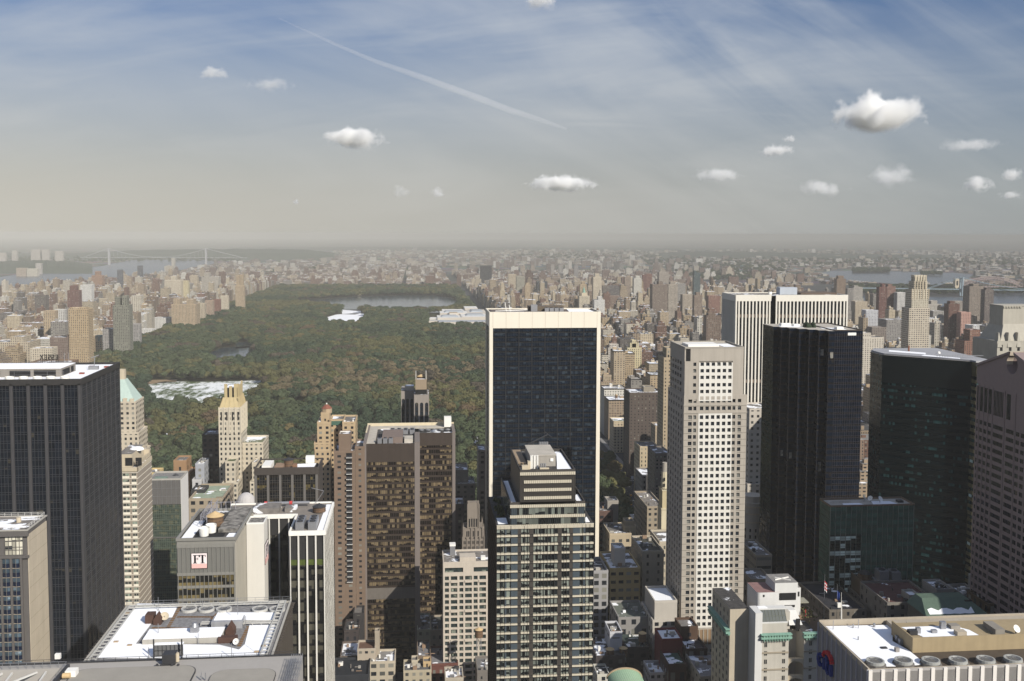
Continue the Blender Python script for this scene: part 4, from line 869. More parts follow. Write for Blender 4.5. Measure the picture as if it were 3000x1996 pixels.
# ---- white gridded flats
def white_grid():
 x0, x1, y0, y1, z = 14.2, 41.0, 545.0, 566.0, 80.2
 t = thing('apartment_building', 'white stone apartment block with a deep grid of square windows', 'apartment building', (x0, y0, 0))
 g = glassm('green_glass', (.018, .026, .026), 1.1, 3.3, x0+y0, z-1.2, .35, (.20, .22, .18), .1, .4, .2)
 st = wallm('pale_grid_stone', (.47, .415, .345), .12, .35, .8, .14)
 core(t, 'wall', x0, x1, y0, y1, 0, z-.5, st, GRAVEL)
 S = FT_(x0, y0-.1, 0); k = 26.8/637; raw = [(22, 52), (99, 83), (209, 50), (282, 87), (392, 52), (467, 85), (577, 50)]
 cols = [(a*k, w_*k) for a, w_ in raw]; H = 3.28; z1 = z-7.2; rows = [(z1-H*(i+1)+.9, 2.2) for i in range(21)][::-1]; rows = [r for r in rows if r[0] > .5]
 mb = MB(); grid_wall(mb, S, 26.8, 0, z1, cols, rows, .8)
 big = [(.9, 9.9), (16.5, 9.9)]; grid_wall(mb, S, 26.8, z1, z-.4, big, [(z1+1.9, 2.6)], .8); mb.build('wall_grid', st, t)
 fr = wallm('window_frame_dark', (.04, .045, .042), .1)
 items = [(S, a, z1+1.9, w_, 2.6) for a, w_ in big]+[(S, a, r[0], w_, r[1]) for r in rows[::-1] for a, w_ in cols]
 windows(t, items, g, fr)
 mb = MB(); rnd = random.Random(3)
 for c in (1, 3, 5):
  for r in range(3, 20, 5):
   r2 = r+(c*2) % 4; a, w_ = cols[c]; s = rows[r2 % len(rows)][0]; strip(mb, S, a-.25, a+w_+.25, s-1.3, s-.15, .8, 1.25)
 mb.build('balcony', st, t)
 parapet(t, x0, x1, y0-.9, y1, z-.5, 1.0, .5, st)
 bits(t, [(23.3, 32, y0+1.5, y0+9, z-.5, z+2.2)], st, 'roof_house'); bits(t, [(35, 37.5, y0+4, y0+7, z-.5, z+1.4)], WHITEM, 'roof_house')
 bits(t, [(18.4, 21.3, y0+14, y0+18, z-.5, z+4.6)], METAL, 'cooling_tower'); bits(t, [(18.2, 21.5, y0+13.8, y0+18.2, z+4.6, z+5.6)], WHITEM, 'cooling_tower')
white_grid()
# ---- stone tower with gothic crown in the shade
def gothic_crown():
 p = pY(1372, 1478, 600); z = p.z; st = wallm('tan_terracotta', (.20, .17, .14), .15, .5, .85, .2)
 t = thing('stone_tower', 'slim tan stone tower with a gothic pinnacled crown', 'tower', (33.5, 600, 0))
 zb = pY(1360, 1580, 600).z; zc = pY(1390, 1548, 602).z
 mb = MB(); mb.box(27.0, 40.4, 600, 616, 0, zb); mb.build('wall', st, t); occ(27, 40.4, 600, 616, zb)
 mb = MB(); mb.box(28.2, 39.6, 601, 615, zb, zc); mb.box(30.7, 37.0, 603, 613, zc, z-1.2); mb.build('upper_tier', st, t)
 S = FT_(27, 600, 0); mb = MB()
 for i in range(6): a = .3+i*2.55; strip(mb, S, a-.3, a+.3, 0, zb+1.5, 0, .5)
 for a in (1.4, 5.6, 8.1, 12.2): strip(mb, S, a-.35, a+.35, zb, zc+1.2, -1.0, -.4)
 for a in (3.5, 10.2): strip(mb, S, a-.35, a+.35, zc-6, z-.5, -3, -2.4)
 mb.build('buttress', st, t)
 for a, y_ in ((27.6, 600.6), (39.8, 600.6), (27.6, 615), (39.8, 615)):
  mb = MB(); mb.cyl(a, y_, zb, zb+6.5, .55, .4, 6); mb.cyl(a, y_, zb+6.5, zb+10, .45, .0, 6); mb.build('pinnacle', st, t)
 gl = glassm('dim_glass', (.012, .013, .016), 1.2, 3.3, 0, zb, .3, (.2, .22, .24), .1)
 its = [(S, a+off, zb-3-3.3*k, .75, 1.9) for k in range(20) for a in (.85, 3.4, 5.95, 8.5, 11.05) for off in (.0, .9) if zb-3-3.3*k > 2]
 its = [(Matrix.Translation((0, -1.05+1, 0)) @ T, a, z_, w_, h) for T, a, z_, w_, h in its]
 windows(t, its, gl, st, 40)
 mb = MB()
 for a in (4.5, 5.9, 7.3, 8.7): strip(mb, S, a-.4, a+.4, zc+.5, zc+5.5, -3.0, -2.9)
 for a in (2.9, 4.0, 6.7, 7.9, 9.6): strip(mb, S, a-.35, a+.35, zb+1.2, zb+4.5, -1.0, -.9)
 mb.build('lancet_window', PIT, t)
 mb = MB(); q = [(30.7+.5*6.3*(1-math.cos(math.pi*i/8)), z-1.2+1.6*math.sin(math.pi*i/8)) for i in range(9)]
 mb.face([(x, 603, zz) for x, zz in q]); mb.face([(x, 604, zz) for x, zz in q[::-1]])
 for i in range(8): mb.face([(q[i+1][0], 603, q[i+1][1]), (q[i][0], 603, q[i][1]), (q[i][0], 604, q[i][1]), (q[i+1][0], 604, q[i+1][1])])
 mb.build('arched_gable', st, t)
 bits(t, [(30.5, 31.4, 602.7, 604, z-3, z+1.2), (36.3, 37.2, 602.7, 604, z-3, z+1.2), (32.6, 35.1, 602.8, 603, z-9.5, z-8.7)], st, 'finial')
gothic_crown()
# ---- striped condominium tower in front
def striped_tower():
 x0, x1, y0, y1, z = 25.8, 57.6, 325.0, 362.0, 163.6
 t = thing('apartment_tower', 'stepped glass apartment tower with cream horizontal bands, in front of the white-framed tower', 'apartment tower', (x0, y0, 0))
 brown = wallm('brown_panel', (.050, .044, .038), .1, .3, .5, .08); blue = wallm('blue_grey_glass', (.058, .074, .086), .08, .3, .18, .02, 0, .5)
 dark = glassm('tower_glass', (.008, .010, .011), 1.05, 2.9, x0+y0, z, .55, (.20, .22, .19), .1, .4, .45)
 core(t, 'glass_wall', x0, x1, y0, y1, 0, z, dark, DARKROOF)
 k = .0439; S = FT_(x0, y0, 0); H = 2.93; n = int(z/H)
 cb = wallm('cream_band', (.50, .45, .35), .06, .4, .6, .05)
 def bands(a0, a1, zs, ya=0, hgt=.72):
  mb = MB()
  for zz in zs: strip(mb, S, a0, a1, zz-hgt, zz, ya, ya+.35)
  return mb
 zs = [z-H*i for i in range(1, n)]
 for a, b in ((0, 155), (180, 243), (272, 455), (483, 543), (567, 724)): bands(a*k, b*k, zs).build('cream_band', cb, t)
 mb = bands(0, 724*k, [z+.25], 0, 1.3); mb.build('cornice', cb, t)
 for a, b, m, nm in ((105, 155, blue, 'blue_panel'), (567, 620, blue, 'blue_panel'), (155, 182, brown, 'brown_panel'), (241, 273, brown, 'brown_panel'), (453, 484, brown, 'brown_panel'), (541, 568, brown, 'brown_panel'), (60, 73, blue, 'blue_panel'), (648, 664, blue, 'blue_panel')):
  mb = MB(); strip(mb, S, a*k, b*k, 0, z-.9, 0, .18); mb.build(nm, m, t)
 mb = MB()
 for zz in zs: strip(mb, S, 0, 724*k, zz-.87, zz-.80, .3, .42); strip(mb, S, 0, 724*k, zz-.05, zz+.02, .3, .42)
 for a in [0, 30, 60, 105, 205, 230, 300, 325, 350, 376, 402, 428, 500, 520, 640, 664, 694, 724]: strip(mb, S, a*k-.05, a*k+.05, 0, z, 0, .40)
 for i in range(72): strip(mb, S, i*10*k-.02, i*10*k+.02, z-1.2, z+.1, .35, .39)
 mb.build('mullion_grid', wallm('dark_mullion', (.03, .028, .026), .1), t)
 W = FT_(x0, y1, -90); mb = MB(); cell_grid(mb, W, y1-y0, 0, z, 1.6, H, .1, .25, (0, .9)); mb.build('side_mullion_grid', BRONZE, t)
 prev = z
 for i, (a0, a1, zt, yb) in enumerate(((30.1, 54.7, 170.4, 360.0), (33.3, 51.4, 181.0, 357.0))):
  T = FT_(a0, y0+.05, 0); w_ = a1-a0
  mb = MB(); mb.box(a0, a1, y0+.05, yb, prev, zt, 0, 1); mb.build('upper_tier', [brown if i else dark, DARKROOF], t); occ(a0, a1, y0, yb, zt)
  mb = MB(); q = 2 if i == 0 else 4; hh = (zt-prev)/q
  for j in range(q+1 if i == 0 else q):
   zz = zt-hh*j if i else zt-hh*j
   if zz-.9 >= prev-.1: strip(mb, T, .0 if (j == 0 or i == 0) else 1.3, w_ if (j == 0 or i == 0) else w_-1.3, zz-.95, zz, 0, .35)
  mb.build('cream_band', cb, t)
  mb = MB()
  for j in range(int(w_/.62)+1): strip(mb, T, j*w_/int(w_/.62)-.03, j*w_/int(w_/.62)+.03, prev, zt, .3, .42)
  mb.build('mullion_grid', wallm('dark_mullion', (.03, .028, .026)), t)
  parapet(t, a0, a1, y0+.05, yb, zt, .8, .35, wallm('dark_parapet', (.05, .045, .04), .1))
  if i == 0:
   mb = MB(); strip(mb, T, .3, 2.2, prev+.3, zt-1, 0, .15); strip(mb, T, w_-2.2, w_-.3, prev+.3, zt-1, 0, .15); mb.build('blue_panel', blue, t)
   snow_sheet(t, [(a0+.5, y0+1), (a0+2.2, y0+1), (a0+2.2, yb-3), (a0+.5, yb-3)], zt); snow_sheet(t, [(a1-2.4, y0+1), (a1-.5, y0+1), (a1-.5, y0+12), (a1-2.4, y0+9)], zt)
  prev = zt
 snow_sheet(t, [(x0+.6, y0+2), (x0+3.8, y0+2), (x0+3.8, y0+9), (x0+.6, y0+9)], z); snow_sheet(t, [(x1-2.4, y0+2), (x1-1.0, y0+2), (x1-1.0, y0+8), (x1-2.4, y0+6)], z)
 mb = MB(); rnd = random.Random(2)
 for i in range(26): mb.dome(x0+rnd.uniform(1, 3.5), y0+rnd.uniform(9, 34), z, rnd.uniform(.4, .8), rnd.uniform(.6, 1.4), 7, 3)
 mb.build('planting', wallm('terrace_plants', (.045, .05, .02), .5, 1), t)
 zr = 181.0
 snow_sheet(t, [(45.5, y0+1), (50.7, y0+1), (50.7, yb-4), (49.0, yb-4), (47, y0+12)], zr)
 for px, py in ((1510, 1350),): bits(t, [(33.7, 36.5, y0+10, y0+31, zr, zr+.8)], wallm('tan_gutter', (.28, .21, .14), .2), 'roof_gutter')
 bits(t, [(37.6, 46.0, y0+8, y0+24, zr, zr+3.6)], wallm('beige_house', (.30, .275, .24), .1), 'roof_house'); bits(t, [(37.4, 46.2, y0+7.8, y0+24.2, zr+3.6, zr+3.9)], BEIGEROOF, 'roof_house')
 bits(t, [(44.2, 45.2, y0+7.7, y0+7.95, zr+1.7, zr+2.7)], WHITEM, 'louver')
 for i in range(5): mb = MB(); mb.cyl(37.4+i*.55, y0+5+.4*(i % 2), zr, zr+4.4, .26, n=9); mb.build('flue_pipe', WHITEM, t)
 for i in range(3): mb = MB(); mb.cyl(40.5+i*.7, y0+3.5, zr, zr+2.0, .3, n=9); mb.build('flue_pipe', METAL, t)
 bits(t, [(34.2, 36.2, y0+2, y0+4, zr, zr+1.6), (36.3, 37.2, y0+4, y0+6, zr, zr+2.6), (40, 43, y0+1.5, y0+2.6, zr, zr+.9)], CREAM, 'pipe_bank')
 for i in range(4): mb = MB(); mb.cyl(43+i*.8, y0+26, zr, zr+4.5, .45, n=10); mb.build('exhaust_stack', METAL, t)
 mb = MB(); mb.beam((39, y0+29, zr+3), (46, y0+29, zr+6.5), .18); mb.beam((45, y0+29, zr+7.5), (47.5, y0+29, zr+5.5), .12); mb.beam((41, y0+29, zr), (41, y0+29, zr+4), .2); mb.build('roof_crane', DARKM, t)
striped_tower()
# ---- white-framed black tower
def white_frame():
 x0, x1, y0, y1, z = 44.9, 113.8, 625.0, 657.0, 210.0
 t = thing('office_tower', 'broad black glass tower set in a thick white travertine frame', 'office tower', (x0, y0, 0))
 W = x1-x0; bay = (W-4.2)/8; H = 2.98
 g = glassm('night_glass', (.003, .007, .014), bay/5, H, x0+2.1+y0, z-10, .36, (.030, .042, .055), .08, .14, .15, .28, (.006, .007, .009))
 core(t, 'glass_wall', x0+.6, x1-.6, y0+.5, y1-.5, 0, z-.8, g, DARKROOF)
 fr = wallm('white_frame_stone', (.70, .64, .53), .04, .1, .6, .04)
 S, W_, E = FT_(x0, y0, 0), FT_(x0, y1, -90), FT_(x1, y0, 90)
 mb = MB(); strip(mb, S, 0, 2.1, 0, z-10, -.5, .3); strip(mb, S, W-2.1, W, 0, z-10, -.5, .3); strip(mb, S, 0, W, z-10, z, -.5, .3)
 for T in (W_, E): strip(mb, T, 0, 1.5, 0, z-9, -.5, .25); strip(mb, T, 30.5, 32, 0, z-9, -.5, .25); strip(mb, T, 0, 32, z-9, z, -.5, .25)
 mb.box(x0+.5, x1-.5, y1-.5, y1, z-10, z); mb.build('frame', fr, t)
 mb = MB()
 for i in range(9): a = 2.1+i*bay; strip(mb, S, a-.06, a+.06, z-10, z-.1, .3, .32)
 mb.build('panel_joint', wallm('joint', (.25, .21, .15)), t)
 mb = MB()
 for i in range(9): a = 2.1+i*bay; strip(mb, S, a-.28, a+.28, 0, z-10, -.5, -.22)
 k = 0
 while z-10-k*H > 2: zz = z-10-k*H; strip(mb, S, 2.1, W-2.1, zz-.14, zz+.12, -.5, -.3); k += 1
 for i in range(41): a = 2.1+i*bay/5; strip(mb, S, a-.05, a+.05, 0, z-10, -.5, -.42)
 mb.build('mullion_grid', wallm('brown_black_mullion', (.014, .014, .016), .1, .3, .5), t)
 mb = MB(); mb.box(x0+2, x1-2, y0+2, y1-2, z-.8, z-.6); mb.build('roof', wallm('roof_tar', (.12, .10, .09), .3, .2), t)
 snow_sheet(t, [(x0+10, y0+2), (x0+24, y0+2), (x0+22, y0+8), (x0+12, y0+8)], z-.6); snow_sheet(t, [(x0+50, y0+2), (x1-3, y0+2), (x1-3, y1-3), (x0+52, y1-3)], z-.6)
 bits(t, [(x0+26, x0+48, y0+14, y0+24, z-.6, z+2.4)], wallm('brown_box2', (.12, .095, .07), .2, .5), 'plant_house'); bits(t, [(x0+27, x0+31, y0+12, y0+13.9, z-.6, z+3.6)], METAL, 'cooling_unit')
 for i in range(4): ac_unit(t, x0+35.5+i*3.1, y0+10, z-.6, 2.6, 3, 2.2, 1)
 for xx, h in ((11, 5.5), (13.5, 4)): mb = MB(); mb.beam((x0+xx, y0+6, z-.6), (x0+xx-.9, y0+6, z+h), .16); mb.build('davit_arm', WHITEM, t)
 mb = MB(); mb.beam((x0+4, y0+5, z+.2), (x0+24, y0+5, z+.9), .2); mb.build('window_gantry', WHITEM, t)
white_frame()
# ---- checkered limestone tower
def checker():
 x0, x1, y0, y1, z = 133.8, 166.2, 500.0, 531.0, 201.4
 t = thing('office_tower', 'pale limestone tower with a white chequer of square windows', 'office tower', (x0, y0, 0))
 zb = 177.0; ls = wallm('warm_limestone', (.345, .31, .262), .1, .15, .85, .14)
 g = glassm('square_glass', (.008, .011, .017), 2.8, 3.33, 0, 0, .42, (.17, .17, .155), .1, .4, .2)
 core(t, 'wall', x0, x1, y0+.0, y1, 0, zb-.4, ls, GRAVEL)
 a0, a1 = x0+.2, x1-2.0
 mb = MB(); mb.box(a0, a1, y0, y1-2, zb-.4, z-.6, 0, 1); mb.build('upper_tier', [ls, BEIGEROOF], t); occ(a0, a1, y0, y1, z)
 W = x1-x0; S = FT_(x0, y0, 0); H = 3.33; k = W/540.0
 c0, cw, cg = 128*k, 2.0, 2.86
 mid = [(c0+.55+i*cg, 1.75) for i in range(6)]
 side = [(82*k, 1.5), (417*k, 1.5)]; corner = [(38*k, 1.9), (463*k, 1.7)]
 allc = sorted(mid+side+corner)
 rows = []; zz = zb-9.5
 while zz > 60: rows.append((zz-2.4, 1.95)); zz -= H
 rows_s = sorted(rows); bot = min(r[0] for r in rows)
 mb = MB(); mbw = MB(); M0, M1 = c0-.2, c0+.55+5*cg+1.75+.55
 grid_wall(mb, S, M0, bot-.9, zb-8.6, [c for c in allc if c[0]+c[1] < M0], rows_s, .55)
 TT = S @ Matrix.Translation((M1, 0, 0)); grid_wall(mb, TT, W-M1, bot-.9, zb-8.6, [(c[0]-M1, c[1]) for c in allc if c[0] > M1], rows_s, .55)
 TT = S @ Matrix.Translation((M0, 0, 0)); grid_wall(mbw, TT, M1-M0, bot-.9, zb-8.6, [(c[0]-M0, c[1]) for c in mid], rows_s, .72)
 mbw.build('marble_grid', MARB, t)
 # storeys with the ledge, and the base
 r2 = [(zb-3.6, 1.75), (zb-7.4, 1.9)]
 grid_wall(mb, S, W, zb-8.6, zb+.3, allc, sorted(r2), .62); strip(mb, S, -.25, W+.25, zb-5.1, zb-4.6, .6, .85); strip(mb, S, -.25, W+.25, zb-8.9, zb-8.4, .6, .85)
 zl = bot-.9-9.6
 strip(mb, S, 0, W, zl-1.2, bot-.9, 0, .5)
 rb = []; zz = zl-1.6
 while zz > 6: rb.append((zz-2.0, 1.75)); zz -= 3.9
 grid_wall(mb, S, W, 0, zl-1.2, [(1.0+i*2.86, 1.9) for i in range(11)], sorted(rb), .55)
 mb.build('wall_grid', ls, t)
 mb = MB()
 for i in range(9): a = M0+i*(M1-M0)/8; strip(mb, S, a-.25, a+.25, zl+.8, bot-1.9, .5, .8)
 mb.build('colonnade', LIME, t)
 mb = MB(); strip(mb, S, M0, M1, zl+.8, bot-1.9, .5, .55); mb.build('louver', wallm('tan_louver', (.22, .15, .09), .2), t)
 # grooves at the corners
 mb = MB()
 for r in rows:
  for a, b in ((0, corner[0][0]+corner[0][1]), (corner[1][0], W)): strip(mb, S, a, b, r[0]-.62, r[0]-.5, .55, .57)
 mb.build('groove', PIT, t)
 # top block
 rt = []; zt = z-7.6
 for i in range(6): rt.append((zt-1.75-3.33*i-(.5 if i > 2 else 0), 1.75))
 S2 = FT_(a0, y0, 0); off = a0-x0
 mt = [(c-off, w_) for c, w_ in mid]; st = [(c-off-.3, w_) for c, w_ in side]
 mb = MB(); z_b, z_t = rt[-1][0]-.6, rt[0][0]+2.4; m0, m1 = M0-off, M1-off; w2 = a1-a0
 grid_wall(mb, S2, m0, z_b, z_t, [c for c in st if c[0] < m0], sorted(rt), .5); TT = S2 @ Matrix.Translation((m1, 0, 0)); grid_wall(mb, TT, w2-m1, z_b, z_t, [(c[0]-m1, c[1]) for c in st if c[0] > m1], sorted(rt), .5)
 strip(mb, S2, 2.9, w2, z_t, z, 0, .5); strip(mb, S2, 0, w2, zb-.4, z_b, 0, .5); mb.build('upper_wall_grid', ls, t)
 mb = MB(); TT = S2 @ Matrix.Translation((m0, 0, 0)); grid_wall(mb, TT, m1-m0, z_b, z_t-.8, [(c[0]-m0, c[1]) for c in mt], sorted(rt), .66); mb.build('marble_grid', MARB, t)
 mb = MB(); strip(mb, S2, .7, 2.7, z_b, z-.8, .02, .1); mb.build('corner_slot', PIT, t)
 fr = wallm('window_frame_dark', (.04, .045, .042))
 items = [(S2, c[0], r[0], c[1], r[1]) for r in rt for c in mt+st]+[(S, c[0], r[0], c[1], r[1]) for r in r2+rows for c in allc]+[(S, 1.0+i*2.86, r[0], 1.9, r[1]) for r in rb for i in range(11)]
 windows(t, items, g, fr)
 Wt = FT_(x0, y1, -90); mb = MB(); its = [(1.6+i*5.0, 2.0) for i in range(6)]
 grid_wall(mb, Wt, 31, 40, zb, its, sorted(r for r in rows+r2), .3); mb.build('side_wall_grid', ls, t)
 mb = MB()
 for r in rows+r2:
  for a, w_ in its: strip(mb, Wt, a, a+w_, r[0], r[0]+1.75, .0, .06)
 for r in rt:
  for a, w_ in its[:5]: strip(mb, Wt, a+1.6, a+1.6+w_, r[0], r[0]+1.75, .0, .06)
 o = mb.build('window', g, t); o['kind'] = 'stuff'
 parapet(t, a0-.1, a1+.1, y0-.55, y1-2, z-.6, .8, .5, LIME)
 bits(t, [(a0+4, a0+20, y0+8, y0+20, z-.6, z+.5)], WHITEM, 'roof_house'); snow_sheet(t, [(a0+3, y0+2), (a0+9, y0+2), (a0+9, y0+6), (a0+3, y0+6)], z-.6); snow_sheet(t, [(a0+22, y0+4), (a1-2, y0+4), (a1-2, y0+20), (a0+22, y0+20)], z-.6)
checker()
# ---- white striped slab
def striped_slab():
 x0, x1, y0, y1, z = 229.4, 312.0, 718.0, 750.0, 214.5
 t = thing('office_tower', 'wide white tower with closely spaced vertical stripes', 'office tower', (x0, y0, 0))
 g = glassm('stripe_glass', (.007, .009, .012), 1.5, 3.4, 0, 0, .25, (.05, .045, .035), .08, .3, .1)
 mb = MB(); mb.box(x0+.5, x1-.5, y0+.8, y1, 0, z-.6, 0, 1); occ(x0, x1, y0, y1, z); mb.build('glass_wall', [g, GRAVEL], t)
 xs = pY(2262, 900, y0).x
 mb = MB(); mb.box(xs+1.6, x1-.2, y0-2.5, y0+.79, 0, z-.7); mb.build('glass_wall', g, t)
 m = wallm('white_pier_stone', (.64, .605, .53), .04, .1, .6, .04)
 S, S2, W_ = FT_(x0, y0+.8, 0), FT_(xs+1.6, y0-2.5, 0), FT_(x0+.5, y1, -90)
 def piers(T, w_, step, n, pw=1.05, dp=.9):
  me = MB(); me.box(-pw/2, pw/2, -dp, 0, 0, z-4.6, skip='b'); mesh = me.mesh('pier', [m])
  for i in range(n+1):
   o = bpy.data.objects.new('pier', mesh); COL.objects.link(o); o.parent = t; o.matrix_parent_inverse = Matrix.Translation(-t.location); o.matrix_basis = T @ Matrix.Translation((min(max(i*w_/n, pw/2), w_-pw/2), 0, 0))
 w1 = xs-x0; piers(S, w1-1.2, 2.75, 10, 1.05); w2 = x1-.2-xs-1.6; piers(S2, w2, 2.75, round(w2/2.75)); piers(W_, 31.5, 2.75, 11)
 mb = MB(); strip(mb, S, 0, w1-.6, z-4.6, z, 0, .92); strip(mb, S2, 0, w2, z-4.6, z, 0, .92); strip(mb, W_, 0, 31.5, z-4.6, z, 0, .92); mb.box(x0, x1, y1-.4, y1+.3, z-4, z); mb.box(x1-.5, x1, y0-2.5, y1, z-4.6, z); mb.build('crown_band', m, t)
 mb = MB()
 for zz in (z-16.5, z-64): strip(mb, S2, 0, w2, zz, zz+2.4, 0, .4); strip(mb, S, 0, w1-1, zz, zz+2.4, 0, .4)
 mb.build('louver_band', wallm('louver_tan', (.17, .13, .10), .2), t)
 cx = pY(2300, 848, y0+18)
 bits(t, [(cx.x-6, cx.x+7, y0+12, y0+20, z-.6, z+4.6)], wallm('pale_blue_house', (.40, .43, .47), .05), 'roof_house'); bits(t, [(cx.x+9, x1-3, y0+10, y1-3, z-.6, z+.8)], wallm('brown_roof_box', (.12, .09, .07), .3), 'roof_house')
 for px in (2255, 2258): q = pY(px, 845, y0+10); mb = MB(); mb.cyl(q.x, q.y, z-.4, z+1.6, 1.0, n=10); mb.build('vent', WHITEM, t)
striped_slab()
# ---- dark stepped glass tower
def stepped_glass():
 z = 202.5
 t = thing('office_tower', 'dark bronze glass tower with a saw-tooth stepped side and terrace trees', 'office tower', (220, 590, 0))
 g = glassm('bronze_black', (.002, .005, .011), 1.4, 3.5, 0, 0, .08, (.02, .018, .016), .07, .10, .1, .35, (.010, .008, .007))
 A = pZ(2265, 957, z); pts = [(A.x, A.y+18), (A.x, A.y-1)]
 zig = [pZ(px, 958+12*(px-2282)/163, z) for px in (2282, 2305, 2332, 2362, 2390, 2419, 2447)]
 for i, q in enumerate(zig):
  if i == 0: pts.append((q.x, pts[-1][1]))
  else: pts.append((zig[i-1].x, q.y)); pts.append((q.x, q.y))
 B = pZ(2525, 969, z); pts.append((B.x, zig[-1].y)); pts.append((B.x, A.y+18))
 mb = MB(); mb.prism(pts, 0, z, 0, 1); mb.build('glass_wall', [g, BEIGEROOF], t); occ(A.x, B.x, zig[-1].y, A.y+18, z)
 S = FT_(zig[-1].x, zig[-1].y, 0); mb = MB(); w_ = B.x-zig[-1].x; cell_grid(mb, S, w_, 0, z-1, 1.4, 3.5, .035, .12, (0, 1.2)); mb.build('mullion_grid', wallm('violet_mullion', (.10, .09, .10), .1, .3, .4, .05, .5), t)
 mb = MB()
 for i in range(1, len(zig)):
  T = FT_(zig[i-1].x, zig[i].y, 0); k = 0
  while k*3.5 < z: strip(mb, T, 0, zig[i].x-zig[i-1].x, k*3.5, k*3.5+.1, 0, .06); k += 1
  strip(mb, T, 0, .12, 0, z, 0, .1)
 mb.build('storey_line', wallm('brown_line', (.035, .028, .026)), t)
 cx, cy = (A.x+B.x)/2, A.y+8
 snow_sheet(t, [(A.x+4, A.y-2), (A.x+16, A.y-8), (A.x+17, A.y+4), (A.x+5, A.y+6)], z); snow_sheet(t, [(A.x+24, A.y-16), (B.x-7, A.y-24), (B.x-6, A.y-15), (A.x+26, A.y-8)], z)
 bits(t, [(A.x+6, A.x+12, A.y+2, A.y+6, z, z+1.6), (A.x+13, A.x+17, A.y, A.y+5, z, z+1.2), (B.x-12, B.x-8, A.y-22, A.y-18, z, z+1.6)], WHITEM, 'roof_house')
 bits(t, [(B.x-9, B.x-4, zig[-1].y-.15, zig[-1].y+.1, z-2.6, z-1.0)], WHITEM, 'white_panel')
 mb = MB(); rnd = random.Random(4)
 for i in range(16): mb.dome(A.x+20+rnd.uniform(-3, 3), A.y-7+rnd.uniform(-2, 4), z, rnd.uniform(.8, 1.4), rnd.uniform(1.6, 3.6), 8, 4)
 mb.build('terrace_planting', wallm('dark_evergreen', (.022, .035, .018), .4, 1), t)
 parapet(t, zig[-1].x, B.x, zig[-1].y, A.y+18, z, .6, .3, BRONZE)
 for px, py in ((2280, 1325), (2306, 1332), (2386, 1360), (2414, 1369), (2388, 1030), (2418, 1038)):
  q = [zig[i] for i in range(7)]; i = min(range(6), key=lambda j: abs((proj(q[j].x, q[j+1].y, 120)[0]+proj(q[j+1].x, q[j+1].y, 120)[0])/2-px)); zz = pY(px, py, q[i+1].y).z
  mb = MB(); T = FT_(q[i].x, q[i+1].y, 0); a = (q[i+1].x-q[i].x); strip(mb, T, a*.3, a*.75, zz-2.4, zz+1.2, .02, .1); mb.build('pale_window', glassm('pale_glass', (.12, .115, .10), 1.1, 1.2, 0, 0, .5, (.30, .27, .22), .2, .3, .2), t)
stepped_glass()
